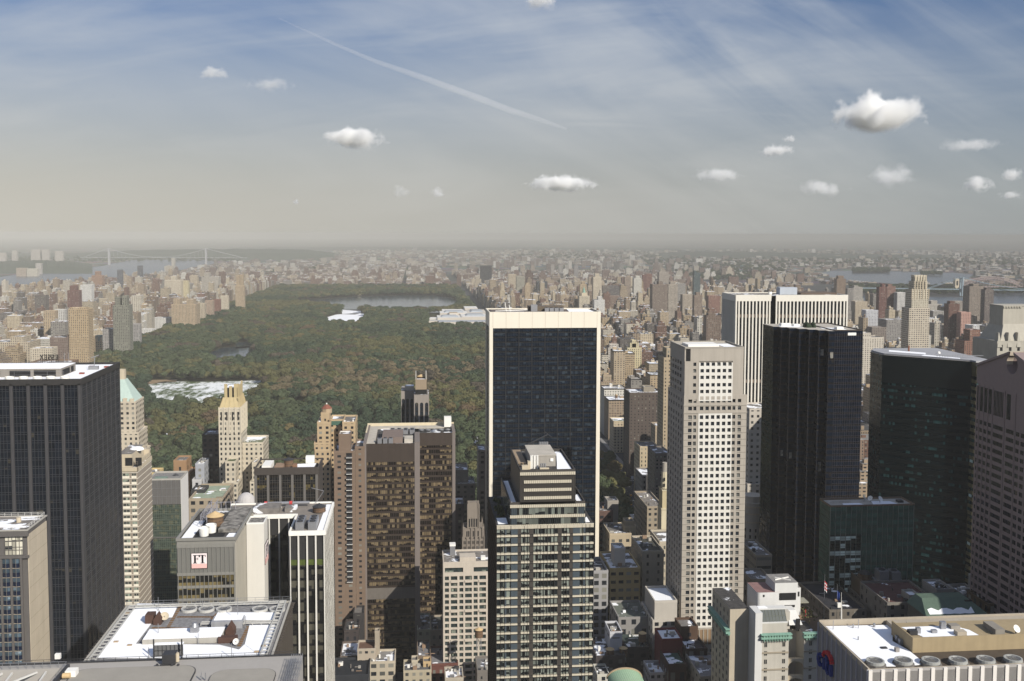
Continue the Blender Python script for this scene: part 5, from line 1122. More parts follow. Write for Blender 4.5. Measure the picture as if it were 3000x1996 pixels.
# ---- dark green prism tower
def green_prism():
 z = 184.0
 t = thing('office_tower', 'dark green glass prism tower with scattered pale storey windows', 'office tower', (300, 590, 0))
 g = glassm('deep_green_glass', (.003, .008, .010), 1.7, 4.1, 0, z, .34, (.030, .078, .078), .09, .14, .35, .52, (.005, .010, .011), -1.0)
 a, b, c, d = pZ(2555, 1032, z), pZ(2585, 1040, z), pZ(2848, 1060, z), pZ(2862, 1063, z)
 pts = [(a.x, a.y+2), (b.x, b.y), (c.x, c.y), (d.x+.2, d.y), (d.x+12, d.y+2), (d.x+12, a.y+14), (a.x+6, a.y+14)]
 mb = MB(); mb.prism(pts, 0, z, 0, 1); mb.build('glass_wall', [g, BEIGEROOF], t); occ(a.x, d.x+12, c.y, a.y+14, z)
 # plain top storeys and east edge strip, its gold light put into the colour
 n = (Vector((c.x, c.y, 0))-Vector((b.x, b.y, 0))); L = n.length; T = FT_(b.x, b.y, math.degrees(math.atan2(n.y, n.x)))
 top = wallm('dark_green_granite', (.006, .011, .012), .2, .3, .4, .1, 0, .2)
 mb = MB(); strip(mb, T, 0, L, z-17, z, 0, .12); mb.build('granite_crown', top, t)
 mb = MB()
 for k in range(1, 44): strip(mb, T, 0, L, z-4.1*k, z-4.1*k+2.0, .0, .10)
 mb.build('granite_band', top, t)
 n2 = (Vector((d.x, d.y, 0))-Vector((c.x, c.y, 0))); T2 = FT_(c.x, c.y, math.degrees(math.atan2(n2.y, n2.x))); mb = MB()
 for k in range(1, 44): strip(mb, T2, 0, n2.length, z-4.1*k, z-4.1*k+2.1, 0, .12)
 strip(mb, T2, 0, n2.length, z-8, z, 0, .12); mb.build('sunlit_band', wallm('sunlit_granite', (.13, .115, .06), .2, .3, .5), t)
 for k in (14, 26, 19): 
  mb = MB(); strip(mb, T2, n2.length*.2, n2.length*.8, z-4.1*k-1.8, z-4.1*k-.2, .0, .16); mb.build('pale_window', wallm('pale_mint', (.55, .70, .66), .05), t)
 mb = MB(); mb.prism([((p[0]-300)*.97+300.5, (p[1]-595)*.97+595) for p in pts], z, z+.9, 0, 0); mb.build('roof_slab', wallm('grey_blue_roof', (.30, .30, .31), .25, .15), t)
 snow_sheet(t, [(a.x+8, a.y-6), (a.x+24, a.y-22), (a.x+28, a.y-14), (a.x+12, a.y+2)], z+.9); snow_sheet(t, [(a.x+18, a.y-28), (c.x-4, c.y+6), (c.x-2, c.y+10), (a.x+22, a.y-24)], z+.9)
 mb = MB()
 for i in range(14): mb.beam((c.x-14+i*1.6, c.y+14, z+1), (c.x-14+i*1.6, c.y+14, z+2.4), .07)
 mb.beam((c.x-16, c.y+14, z+2.4), (c.x+12, c.y+9, z+2.4), .15); mb.build('window_track', METAL, t)
 q = pZ(2663, 1034, z); bits(t, [(q.x-.4, q.x+.4, q.y, q.y+.8, z, z+4.5)], wallm('rust_flue', (.18, .08, .05), .1), 'flue')
 mb = MB(); q = pZ(2750, 1040, z); mb.dome(q.x, q.y, z+.9, 1.1, 1.3, 10, 4); mb.build('dome_vent', WHITEM, t)
green_prism()
# ---- pink granite tower with the split gable
def split_gable():
 xw = 265.5; yf, yn, ya, ze, za = 461.0, 404.0, 432.5, 197.0, 206.4
 t = thing('office_tower', 'pinkish granite tower with a split gable and round notch at the right edge', 'office tower', (xw, yn, 0))
 gr = wallm('pink_granite', (.235, .180, .168), .08, .5, .7, .08)
 mb = MB(); mb.box(xw, xw+40, yn, yf, 0, ze-10); mb.build('wall', gr, t); occ(xw, xw+40, yn, yf, ze)
 # gable wall with a round opening that breaks through the ridge
 cy_, cz, r = ya, 200.2, 4.3; n = 40
 arc = [(cy_+r*math.sin(R_(28)+i*(R_(360)-2*R_(28))/n), cz+r*math.cos(R_(28)+i*(R_(360)-2*R_(28))/n)) for i in range(n+1)]   # from the near-top, clockwise
 nk = r*math.sin(R_(28))*.8; zs = za-(za-ze)*nk/(yf-ya)
 def outer(q):                              # matching point on the outline
  i = q/n
  path = [(cy_+nk, zs), (yf, ze), (yf, ze-10), (ya, ze-10), (yn, ze-10), (yn, ze), (cy_-nk, zs)]
  d = [math.dist(path[k], path[k+1]) for k in range(6)]; s = i*sum(d)
  for k in range(6):
   if s <= d[k]+1e-6: f = s/d[k]; return (path[k][0]+(path[k+1][0]-path[k][0])*f, path[k][1]+(path[k+1][1]-path[k][1])*f)
   s -= d[k]
  return path[-1]
 mb = MB(); D = 40
 for i in range(n):
  o0, o1 = outer(i), outer(i+1); a0, a1 = arc[i], arc[i+1]
  mb.face([(xw, o0[0], o0[1]), (xw, o1[0], o1[1]), (xw, a1[0], a1[1]), (xw, a0[0], a0[1])])
  mb.face([(xw, a0[0], a0[1]), (xw, a1[0], a1[1]), (xw+9, a1[0], a1[1]), (xw+9, a0[0], a0[1])])
  mb.face([(xw, o0[0], o0[1]), (xw+D, o0[0], o0[1]), (xw+D, o1[0], o1[1]), (xw, o1[0], o1[1])])
 mb.build('gable', gr, t)
 mb = MB(); mb.face([(xw+9, p[0], p[1]) for p in arc]); mb.build('notch_back', PIT, t)
 lip = wallm('pale_granite', (.46, .39, .31), .08)
 mb = MB()
 for k in (0, n): a = arc[k]; o_ = outer(k); mb.face([(xw, a[0], a[1]), (xw, o_[0], o_[1]), (xw+9, o_[0], o_[1]), (xw+9, a[0], a[1])])
 for i in range(0, 9): a0, a1 = arc[i], arc[i+1]; mb.face([(xw-.05, a0[0], a0[1]), (xw-.05, a1[0], a1[1]), (xw+3, a1[0]-.05, a1[1]), (xw+3, a0[0]-.05, a0[1])])
 mb.build('notch_lip', lip, t)
 W_ = FT_(xw, yf, -90); mb = MB(); mb.T = W_
 for a, b in ((0, yf-ya-nk), (yf-ya+nk, yf-yn)):
  f = lambda q: za-(za-ze)*abs(q-(yf-ya))/(yf-ya)
  mb.face([(a, -.6, f(a)-1.0), (b, -.6, f(b)-1.0), (b, -.6, f(b)+.1), (a, -.6, f(a)+.1)]); mb.face([(a, 0, f(a)+.1), (a, -.6, f(a)+.1), (b, -.6, f(b)+.1), (b, 0, f(b)+.1)]); mb.face([(a, 0, f(a)-1), (b, 0, f(b)-1), (b, -.6, f(b)-1), (a, -.6, f(a)-1)])
 mb.T = None; mb.build('cornice', gr, t)
 gl = glassm('granite_glass', (.007, .008, .012), 1.0, 3.6, 0, 0, .12, (.05, .05, .05), .1, .3)
 zt = 186.6
 def slot(a, w_, z0, z1, nm='window_slot'):
  mb = MB(); strip(mb, W_, a, a+w_, z0, z1, .0, .06); return mb.build(nm, gl, t)
 for a, w_ in ((1.0, 1.0), (3.8, 2.6), (7.4, 2.6), (11.0, 2.5), (25.5, 3)): slot(a, w_, zt-11.5, zt)
 for i in range(7): slot(15.2+i*1.12, .72, zt-11.5, zt)
 rows = 38; wv = MB(); mb = MB()
 for k in range(rows):
  zz = zt-15.8-3.75*k
  if zz < 20: break
  for a, w_, q in ((1.0, 1.2, 1), (3.8, 2.6, 2), (7.4, 2.6, 2), (11.0, 2.6, 2), (15.2, 7.8, 7), (25.5, 6, 5), (33.2, 2.6, 2), (37, 2.6, 2), (41, 2.6, 2)):
   for i in range(q): strip(mb, W_, a+i*w_/q+.08, a+(i+1)*w_/q-.12, zz-1.9, zz, 0, .06)
 o = mb.build('window', gl, t); o['kind'] = 'stuff'
 mb = MB()
 for a in (2.9, 6.8, 10.5, 14.2, 24.0, 32.3): strip(mb, W_, a-.35, a+.35, 0, zt+1, 0, .3)
 mb.build('pier', gr, t)
split_gable()
# ---- small green glass block
def green_block():
 z = 118.0; a, b, c = pZ(2398, 1464, z), pZ(2433, 1484, z), pZ(2680, 1480, z)
 x0, x1, y0, y1 = b.x, c.x, b.y, a.y+0
 t = thing('office_block', 'small green glass office block with pale blinds in its lower left windows', 'office block', (x0, y0, 0))
 bay = (x1-x0)/16
 g1 = glassm('moss_glass', (.050, .100, .078), bay, 3.9, x0+y0, z, .15, (.07, .105, .08), .12, .25, .1, .4, (.050, .092, .070))
 g2 = glassm('blind_glass', (.004, .010, .010), bay, 3.9, x0+y0, z-12, .55, (.75, .85, .74), .12, .4, .25, .42, (.016, .026, .02))
 core(t, 'glass_wall', x0, x1, y0, y1, 0, z-.3, g1, BEIGEROOF)
 S, W_ = FT_(x0, y0, 0), FT_(x0, y1, -90)
 mb = MB(); strip(mb, S, .1, bay*6, 0, z-15, .0, .05); mb.build('blind_glass_wall', g2, t)
 mb = MB()
 for i in range(17): strip(mb, S, i*bay-.07, i*bay+.07, 0, z, 0, .4)
 mb.build('mullion_grid', wallm('silver_mullion', (.34, .37, .33), .08, .3, .4, .03, .5), t)
 mb = MB()
 for k in range(30):
  for q in (0, 1.6): strip(mb, S, 0, x1-x0, z-3.9*k-q-.06, z-3.9*k-q+.06, .0, .2)
 mb.build('transom', wallm('green_transom', (.04, .055, .045), .1), t)
 mb = MB(); cell_grid(mb, W_, y1-y0, 0, z, 1.6, 3.9, .06, .2, (0, 1.6)); mb.build('side_mullion_grid', wallm('green_transom', (.04, .055, .045)), t)
 parapet(t, x0-.2, x1+.2, y0-.4, y1+.2, z-.3, .9, .4, wallm('bronze_coping', (.17, .12, .08), .1))
 snow_sheet(t, [(x0+8, y0+1.5), (x0+20, y0+1.2), (x0+18, y0+6), (x0+9, y0+6)], z-.3); snow_sheet(t, [(x0+24, y0+2), (x1-7, y0+2), (x1-9, y0+8), (x0+26, y0+9)], z-.3)
 q = pZ(2575, 1470, z)
 dish('pale satellite dish in the middle of the small green glass roof', q.x, y0+6, z-.3, 1.5, 30); dish('second pale dish, tilted sideways, on the small green glass roof', q.x-4.2, y0+8, z-.3, 1.4, -60); dish('left-hand tilted dish of the three on the small green glass roof', q.x-7.2, y0+9, z-.3, 1.4, 100)
 bits(t, [(x1-6, x1-3, y0+5, y0+8, z-.3, z+.8)], DARKM, 'roof_house'); rail(t, [(x0+3, y0+7), (x0+14, y0+7)], z-.3, .8, wallm('roof_beam', (.22, .17, .12)), 'roof_beam', 1.5)
green_block()
# ---- hotel with green cornices and white penthouse
def cornice_hotel():
 Y = 405.0
 t = thing('hotel', 'old limestone hotel with green copper cornices and a white penthouse', 'hotel', (150, Y, 0))
 ls = wallm('pale_hotel_stone', (.42, .395, .345), .1, .3, .85, .14); wh = wallm('white_render', (.56, .555, .535), .05, .3, .8, .06)
 g = glassm('hotel_dark_glass', (.010, .012, .015), 1.2, 3.4, 0, 0, .3, (.16, .15, .13), .12)
 zc = pY(2270, 1864, Y).z; zw = pY(2235, 1795, Y).z
 xa, xb, xc, xd = pY(2232, 1864, Y).x, pY(2311, 1864, Y).x, pY(2356, 1864, Y).x, pY(2395, 1864, Y).x; xs = pY(2208, 1795, Y).x
 mb = MB(); mb.box(xa, xb, Y, Y+26, 0, zc+.5, 0, 1); mb.box(xc, xd, Y, Y+26, 0, zc+.5, 0, 1); mb.box(xb, xc, Y+9, Y+26, 0, zc-1, 0, 1); mb.build('wall', [ls, DARKROOF], t); occ(xs-8, xd, Y, Y+34, zc)
 mb = MB(); mb.box(xs+.7, xa, Y-.4, Y+8, 0, zw); mb.build('white_pier', wh, t)
 mb = MB(); mb.box(xs-7.5, xs+.7, Y+8, Y+34, 0, zc+9, 0, 1); mb.build('west_wing', [wallm('tan_shade_stone', (.40, .35, .27), .1, .3, .85, .12), DARKROOF], t)
 # windows
 S = FT_(xa, Y, 0); S2 = FT_(xc, Y, 0); W_ = FT_(xs-7.5, Y+34, -90); wa, wc = xb-xa, xd-xc; its = []
 for k in range(20):
  z = zc-4.6-3.6*k
  for T, a in ((S, 1.1), (S, wa-2.7), (S2, wc*.38)): its.append((T, a, z, 1.3, 2.0))
 for k in range(22):
  for i in range(5): its.append((W_, 2.0+i*5.0, zc+5-3.7*k, 1.5, 2.0))
 windows(t, its, g, wallm('cream_frame', (.35, .33, .28), .1), 100)
 mb = MB()
 for T, w_ in ((S, wa), (S2, wc)):
  for k in range(1, 6): strip(mb, T, 0, w_, zc-6.1-7.2*k+6.0, zc-6.1-7.2*k+6.6, 0, .35)
 mb.build('string_course', wallm('brown_course', (.30, .26, .20), .1), t)
 def cornice(T, w_, z):
  mb = MB(); strip(mb, T, -.5, w_+.5, z-1.6, z-.9, 0, .9); strip(mb, T, -.8, w_+.8, z-.9, z-.1, 0, 1.9)
  n = max(2, int(w_/1.1))
  for i in range(n): a = (i+.5)*w_/n; strip(mb, T, a-.22, a+.22, z-1.9, z-.9, .9, 1.6); strip(mb, T, a-.3, a+.3, z-.1, z+.7, .9, 1.8)
  strip(mb, T, -.8, w_+.8, z+.7, z+1.1, 0, 2.0); return mb.build('green_cornice', COPPER, t)
 cornice(S, wa, zc+.3); cornice(S2, wc, zc+.3); cornice(FT_(xs-7.5, Y+34, -90), 26, zc-.5)
 # arched bridges across the court
 for z in (zc-11.3, zc-18.5):
  mb = MB(); n = 12
  for y_ in (Y+.4, Y+2.4):
   for i in range(n):
    a0, a1 = i/n, (i+1)/n; f = lambda q: z-2.4*(1-math.sqrt(max(0, 1-(2*q-1)**2)))
    ps = [(xb+(xc-xb)*a0, y_, f(a0)), (xb+(xc-xb)*a1, y_, f(a1)), (xb+(xc-xb)*a1, y_, z+.9), (xb+(xc-xb)*a0, y_, z+.9)]
    mb.face(ps if y_ < Y+1 else ps[::-1])
  for i in range(n): a0, a1 = i/n, (i+1)/n; mb.face([(xb+(xc-xb)*a1, Y+.4, f(a1)), (xb+(xc-xb)*a0, Y+.4, f(a0)), (xb+(xc-xb)*a0, Y+2.4, f(a0)), (xb+(xc-xb)*a1, Y+2.4, f(a1))])
  mb.face([(xb, Y+.4, z+.9), (xc, Y+.4, z+.9), (xc, Y+2.4, z+.9), (xb, Y+2.4, z+.9)]); mb.build('arched_bridge', CREAM, t)
 # attic, greenhouse glazing, penthouse
 zp = pY(2250, 1730, Y+14).z
 mb = MB(); mb.box(xa, xb, Y+2.2, Y+8, zc+.5, zc+4.6); mb.build('attic', ls, t)
 mb = MB(); mb.frust((xa, xb, Y+2.6, Y+8, zc+5.0), (xa, xb, Y+5.6, Y+8, zc+9.2)); mb.build('greenhouse_glass', wallm('green_grey_glazing', (.055, .065, .06), .15, .6, .25), t)
 mb = MB()
 for i in range(9): x = xa+(xb-xa)*i/8; mb.beam((x, Y+2.55, zc+5), (x, Y+5.5, zc+9.2), .06)
 mb.beam((xa, Y+4, zc+7.1), (xb, Y+4, zc+7.1), .05); mb.build('glazing_bar', wallm('copper_bar', (.12, .13, .10)), t)
 mb = MB(); mb.box(xa-.3, xb+.3, Y+2.2, Y+2.7, zc+4.6, zc+5.1); mb.box(xa-.5, xb+1, Y+5.5, Y+9, zc+9.2, zc+9.7); mb.build('ledge', wh, t); snow_sheet(t, [(xa+.5, Y+6), (xa+4.5, Y+6), (xa+4, Y+8.5), (xa+.5, Y+8.5)], zc+9.7)
 P0, P1, P2 = pY(2218, 1745, Y+14), pY(2286, 1734, Y+14), pY(2343, 1730, Y+14)
 mb = MB(); xp0, xp1, xp2, zp0, zp1 = P0.x, P1.x, P2.x, P0.z+1.2, P2.z+3.4
 n = 6; pts = [(xp0+1.6*(1-math.cos(R_(90*i/n))), Y+14+1.6*(1-math.sin(R_(90*i/n)))) for i in range(n+1)]+[(xp1, Y+14), (xp1, Y+27), (xp0, Y+27)]
 mb.prism(pts, zc+2, zp0, 0, 1); mb.build('penthouse', [wh, wallm('pink_roof', (.22, .13, .12), .3, .5)], t)
 mb = MB(); mb.box(xp1-2.3, xp2-.8, Y+14.2, Y+26, zc+2, zp1, 0, 1); mb.box(xp2-.8, xp2+1.0, Y+15.4, Y+26, zc+2, zp0+1.2, 0, 1); mb.build('penthouse', [wh, BAREROOF], t)
 bits(t, [(xp1-.5, xp2-1.6, Y+14.0, Y+14.19, zp1-7.5, zp1-4.4), (xp1-.5, xp2-2, Y+14.0, Y+14.19, zp1-10.7, zp1-9.8), (xp0+2.6, xp0+3.3, Y+13.85, Y+13.99, zp0-1.9, zp0-1.0), (xp2-.4, xp2+.4, Y+15.2, Y+15.39, zp0-2.6, zp0-.6)], PIT, 'penthouse_window')
 mb = MB(); mb.beam((xp1-1, Y+18, zp1+.2), (xp2-2.5, Y+21, zp1+.2), .2); mb.beam((xp1, Y+21, zp1+.2), (xp2-3, Y+17, zp1+.2), .2); mb.build('roof_cross', WHITEM, t)
 bits(t, [(xb-.2, xb+3.0, Y+7, Y+20, zc, zc+7.5)], ls, 'stair_house'); mb = MB(); mb.frust((xc-4.2, xc+1.6, Y+6, Y+20, zc+2), (xc-4.2, xc-.4, Y+9, Y+18, zc+7.4)); mb.build('stair_house', wh, t)
 bits(t, [(xc-1.4, xc+.4, Y+5.7, Y+6.0, zc-.5, zc+4.8)], PIT, 'tall_window')
 bits(t, [(xp2+1.2, xp2+5.8, Y+18, Y+24, zc+6.8, zc+7.2)], wallm('awning', (.25, .24, .19), .1), 'awning')
 mb = MB(); rnd = random.Random(6)
 for i in range(70): mb.dome(xp2+rnd.uniform(1.5, 7), Y+rnd.uniform(8, 24), zc+3+rnd.uniform(-1, 1.5), rnd.uniform(.3, .6), rnd.uniform(.5, 1.0), 6, 3)
 mb.build('terrace_planting', wallm('autumn_planting', (.085, .075, .03), .6, 1.2), t); bits(t, [(xc-.5, xd+6, Y+14, Y+26, 0, zc+2.6)], BRICKB, 'terrace_block')
 for x, y_ in ((xp2+1.6, Y+18.5), (xp2+2.4, Y+13)): mb = MB(); mb.cyl(x, y_, zc+3, zc+6, .22, .12, 6); mb.build('red_parasol', wallm('flag_red', (.45, .03, .04), .05), t)
 for px, nm, lab, cols in ((2416, 'flag', 'striped red and white flag on a pole beside the white penthouse', ((.5, .04, .05), (.75, .72, .7))), (2453, 'flag', 'dark blue flag on a pole beside the striped flag', ((.02, .05, .22), (.02, .05, .22)))):
  q = pY(px, 1702 if px < 2430 else 1730, 452); f = thing(nm, lab, 'flag', (q.x, q.y, q.z-24))
  mb = MB(); mb.cyl(q.x, q.y, q.z-28, q.z+3, .12, .08, 6); mb.build('flagpole', METAL, f)
  for k in range(6):
   mb = MB(); c_ = cols[k % 2]
   for j in range(3): mb.face([(q.x+.1+j*.35, q.y+.25*math.sin(j*2), q.z-k*.75-j*.4), (q.x+.1+(j+1)*.35, q.y+.25*math.sin((j+1)*2), q.z-k*.75-(j+1)*.4), (q.x+.1+(j+1)*.35, q.y+.25*math.sin((j+1)*2), q.z-(k+1)*.75-(j+1)*.4), (q.x+.1+j*.35, q.y+.25*math.sin(j*2), q.z-(k+1)*.75-j*.4)])
   mb.build('flag_stripe', wallm('flag_%d%d' % (px, k % 2), c_, .1), f)
cornice_hotel()
# ---- finned white block with snow roof and round fans, bottom right
def finned_block():
 x0, x1, y0, y1, z = 111.8, 205.0, 239.2, 270.6, 150.0
 t = thing('office_block', 'white finned office block with a snow roof, round fans and a blue and red sign', 'office block', (x0, y0, 0))
 sw = wallm('grey_white_side', (.19, .185, .185), .1, .3, .6, .1); fin = wallm('white_fin', (.66, .62, .57), .05, .3, .5, .05)
 core(t, 'wall', x0, x1, y0, y1, 0, z-1.0, sw, wallm('brown_roof', (.075, .058, .042), .3, .3, .9, 0))
 S, W_ = FT_(x0, y0, 0), FT_(x0, y1, -90)
 for i in range(30): a = i*3.25; mb = MB(); strip(mb, S, a, a+.95, 0, z-.1, 0, .55); mb.build('fin', fin, t)
 mb = MB()
 for i in range(29):
  a = i*3.25+.95
  strip(mb, S, a, a+2.3, z-.7, z-.1, 0, .3)
  for k in range(8): strip(mb, S, a+.2+k*.25, a+.32+k*.25, z-4.6, z-.7, 0, .3); strip(mb, S, a+.2+k*.25, a+.32+k*.25, z-12, z-4.9, 0, .3)
 mb.build('louver_grille', wallm('grille', (.34, .32, .30), .1), t)
 for i in range(11): a = i*3.14; mb = MB(); strip(mb, W_, a-.1, a+.1, 0, z-.1, 0, .3); mb.build('side_fin', wallm('lilac_fin', (.36, .35, .38), .08), t)
 mb = MB(); mb.box(x0-.02, x1, y1-.5, y1, z-1, z+.6); mb.box(x0-.02, x0+.45, y0, y1-.5, z-1, z+.25); mb.box(x0+.45, x1, y0, y0+.4, z-1, z-.05); mb.build('parapet', wallm('tan_parapet', (.36, .31, .24), .1), t)
 snow_sheet(t, pxz([(2418, 1836), (2615, 1832), (2615, 1880), (2660, 1905), (2710, 1945), (2690, 1949), (2640, 1953), (2545, 1954)], z-1), z-.99)
 bx0, by0, by1 = 128.9, 250.2, 262.2; zt = z+3.0
 mb = MB(); mb.box(bx0, x1, by0, by1, z-1, zt-.7); mb.box(bx0, x1, by0, by0+.35, zt-.7, zt); mb.box(bx0, bx0+.35, by0+.35, by1, zt-.7, zt); mb.build('bulkhead', wallm('olive_tan_render', (.30, .235, .14), .14, .3, .85, .15), t)
 mb = MB(); mb.box(bx0+2, x1, by1+1.2, y1-1, z-1, z+.3); mb.build('rear_step', wallm('tan_parapet', (.36, .31, .24)), t)
 snow_sheet(t, pxz([(2640, 1838), (2790, 1833), (2840, 1846), (2878, 1867), (2715, 1871)], zt-.6), zt-.69)
 for px, py in ((2564, 1938), (2647, 1936), (2727, 1936), (2807, 1935), (2888, 1933), (2968, 1931)):
  q = pZ(px, py, z); mb = MB(); n = 8
  mb.cyl(q.x, q.y, z-1, z-.35, 2.75, 2.6, 8, a0=.39); o = mb.build('fan_kerb', wallm('fan_kerb', (.12, .11, .10), .2), t); fan(o, q.x, q.y, z-.35, 2.3, wallm('fan_rim', (.30, .30, .28), .15), wallm('khaki_shaft', (.13, .115, .085), .25, .6), 'fan_ring')
 def item(px, py, w_, d, h, m, nm, zz=None):
  q = pZ(px, py, zz or z-1); bits(t, [(q.x-w_/2, q.x+w_/2, q.y, q.y+d, zz or z-1, (zz or z-1)+h)], m, nm)
 item(2562, 1840, .5, .5, 1.2, METAL, 'vent_pipe'); item(2500, 1842, .3, .3, 1.2, METAL, 'vent_pipe'); item(2515, 1877, .25, .25, 1.1, METAL, 'vent_pipe'); item(2592, 1903, 1.6, 1.0, .4, DARKM, 'roof_hatch'); item(2630, 1913, 1.0, 1.0, 1.2, wallm('grey_vent', (.25, .23, .21)), 'vent_box'); item(2650, 1890, 2.6, 1.2, 1.4, METAL, 'cooling_unit'); item(2636, 1880, 1.6, 1.2, 1.4, METAL, 'cooling_unit'); item(2622, 1860, 1.4, .4, 2, METAL, 'door')
 for px, py in ((2441, 1835), (2515, 1832), (2655, 1838)): q = pZ(px, py, z); mb = MB(); mb.beam((q.x, q.y, z-1), (q.x, q.y, z+1.6), .07); mb.build('post', METAL, t)
 zz = zt-.68
 item(2677, 1862, 2.2, 1.6, 1.2, DARKM, 'cooling_unit', zz); item(2692, 1858, 1.1, 1.0, 1.6, METAL, 'cooling_unit', zz); item(2765, 1845, 1.4, 1.2, 2.0, METAL, 'exhaust_fan', zz); item(2739, 1857, 1.4, 1.0, .9, METAL, 'vent_hood', zz); item(2800, 1845, 2.6, 2.2, 1.0, wallm('grey_hut', (.22, .20, .17)), 'roof_hut', zz); item(2819, 1866, 2.6, 2.0, 1.3, wallm('tan_parapet', (.36, .31, .24)), 'roof_hut', zz); item(2930, 1862, 2.6, 6, 1.6, wallm('grey_hut', (.22, .20, .17)), 'roof_hut', zz)
 q = pZ(2976, 1858, zz); dish('white round satellite dish on the tan bulkhead at the right edge', q.x, q.y, zz, 1.05, 20)
 # sign on the west side: blue lettering under a red arc
 s = thing('sign', 'blue lettered sign with a red arc on the side of the finned block', 'sign', (x0-.4, 260, z-8))
 bl, rd = wallm('sign_blue', (.010, .025, .16), .02), wallm('sign_red', (.42, .02, .03), .02)
 T = Matrix.Translation((x0-.35, 269.0, z-11.5)) @ Matrix.Rotation(R_(-90), 4, 'Z')
 def tube(nm, pts, r, m):
  mb = MB(); mb.T = T
  for p, q in zip(pts[:-1], pts[1:]): mb.beam((p[0], -.2, p[1]), (q[0], -.2, q[1]), r)
  mb.T = None; mb.build(nm, m, s)
 L = 10.0
 tube('letter', [(1.4+1.3*math.cos(a), 2+1.5*math.sin(a)) for a in [R_(40+i*28) for i in range(11)]], .42, bl)
 tube('letter', [(4.2, .5), (4.2, 3.5)], .42, bl); tube('letter', [(6.0, 5), (6.0, 1.2), (6.4, .6), (7.4, .6)], .42, bl); tube('letter', [(5.3, 3.4), (7.2, 3.4)], .35, bl); tube('letter', [(8.8, .5), (8.8, 3.5)], .42, bl)
 tube('arc', [(6.5+2.9*math.cos(a), 3.6+2.4*math.sin(a)) for a in [R_(10+i*16) for i in range(11)]], .45, rd)
finned_block()
# ================================================================ second line
c_cream, c_tan, c_brown, c_red, c_grey, c_white, c_dark, c_dst = (.60, .52, .40), (.46, .355, .235), (.22, .155, .11), (.23, .115, .085), (.33, .31, .295), (.68, .66, .62), (.055, .052, .052), (.17, .145, .125)
def bx(pl, pr, py, Y, dep, z0, col, bay, fl, wr, hr, rc=(.15, .14, .13), sn=.55):
 a, b = pY(pl, py, Y), pY(pr, py, Y); return (a.x, b.x, Y, Y+dep, z0, (a.z+b.z)/2, col, bay, fl, wr, hr, rc, sn)
def up(prev, *a): k = list(bx(*a)); k[4] = prev[5]-.3; return tuple(k)
# copper-capped cream tower at the park
def green_cap():
 Y = 735.0
 b0 = bx(340, 413, 1330, Y-6, 26, 0, c_cream, 3.4, 3.5, .42, .5); b1 = up(b0, 345, 406, 1270, Y-3, 24, 0, c_cream, 3.4, 3.5, .42, .5); b2 = up(b1, 349, 397, 1180, Y, 22, 0, c_cream, 3.2, 3.5, .45, .5)
 t = skyrise('apartment_tower', 'slender cream tower with a steep green copper roof beside the black tower', 'apartment tower', [b0, b1, b2])
 x0, x1, y0, y1, z = b2[0]+.6, b2[1]-.4, b2[2]+.5, b2[3]-.5, b2[5]; zp = pY(362, 1110, Y+10).z; xm = pY(361, 1110, Y+10).x
 mb = MB(); mb.frust((x0, x1, y0, y1, z), (xm-2.2, xm+1.8, Y+7, Y+14, zp)); mb.build('copper_roof', wallm('pale_copper', (.38, .47, .42), .1, .4, .7, .1), t)
 mb = MB(); mb.box(xm-2.2, xm+1.8, Y+7, Y+11, zp-8, pY(360, 1082, Y+9).z); mb.build('chimney', CREAM, t)
 bits(t, [(x1-3.5, x1-1, y0-.4, y0+2, z-.2, z+2.6), (x0+2, x0+4.5, y0-.4, y0+2, z-.2, z+3)], CREAM, 'dormer')
green_cap()
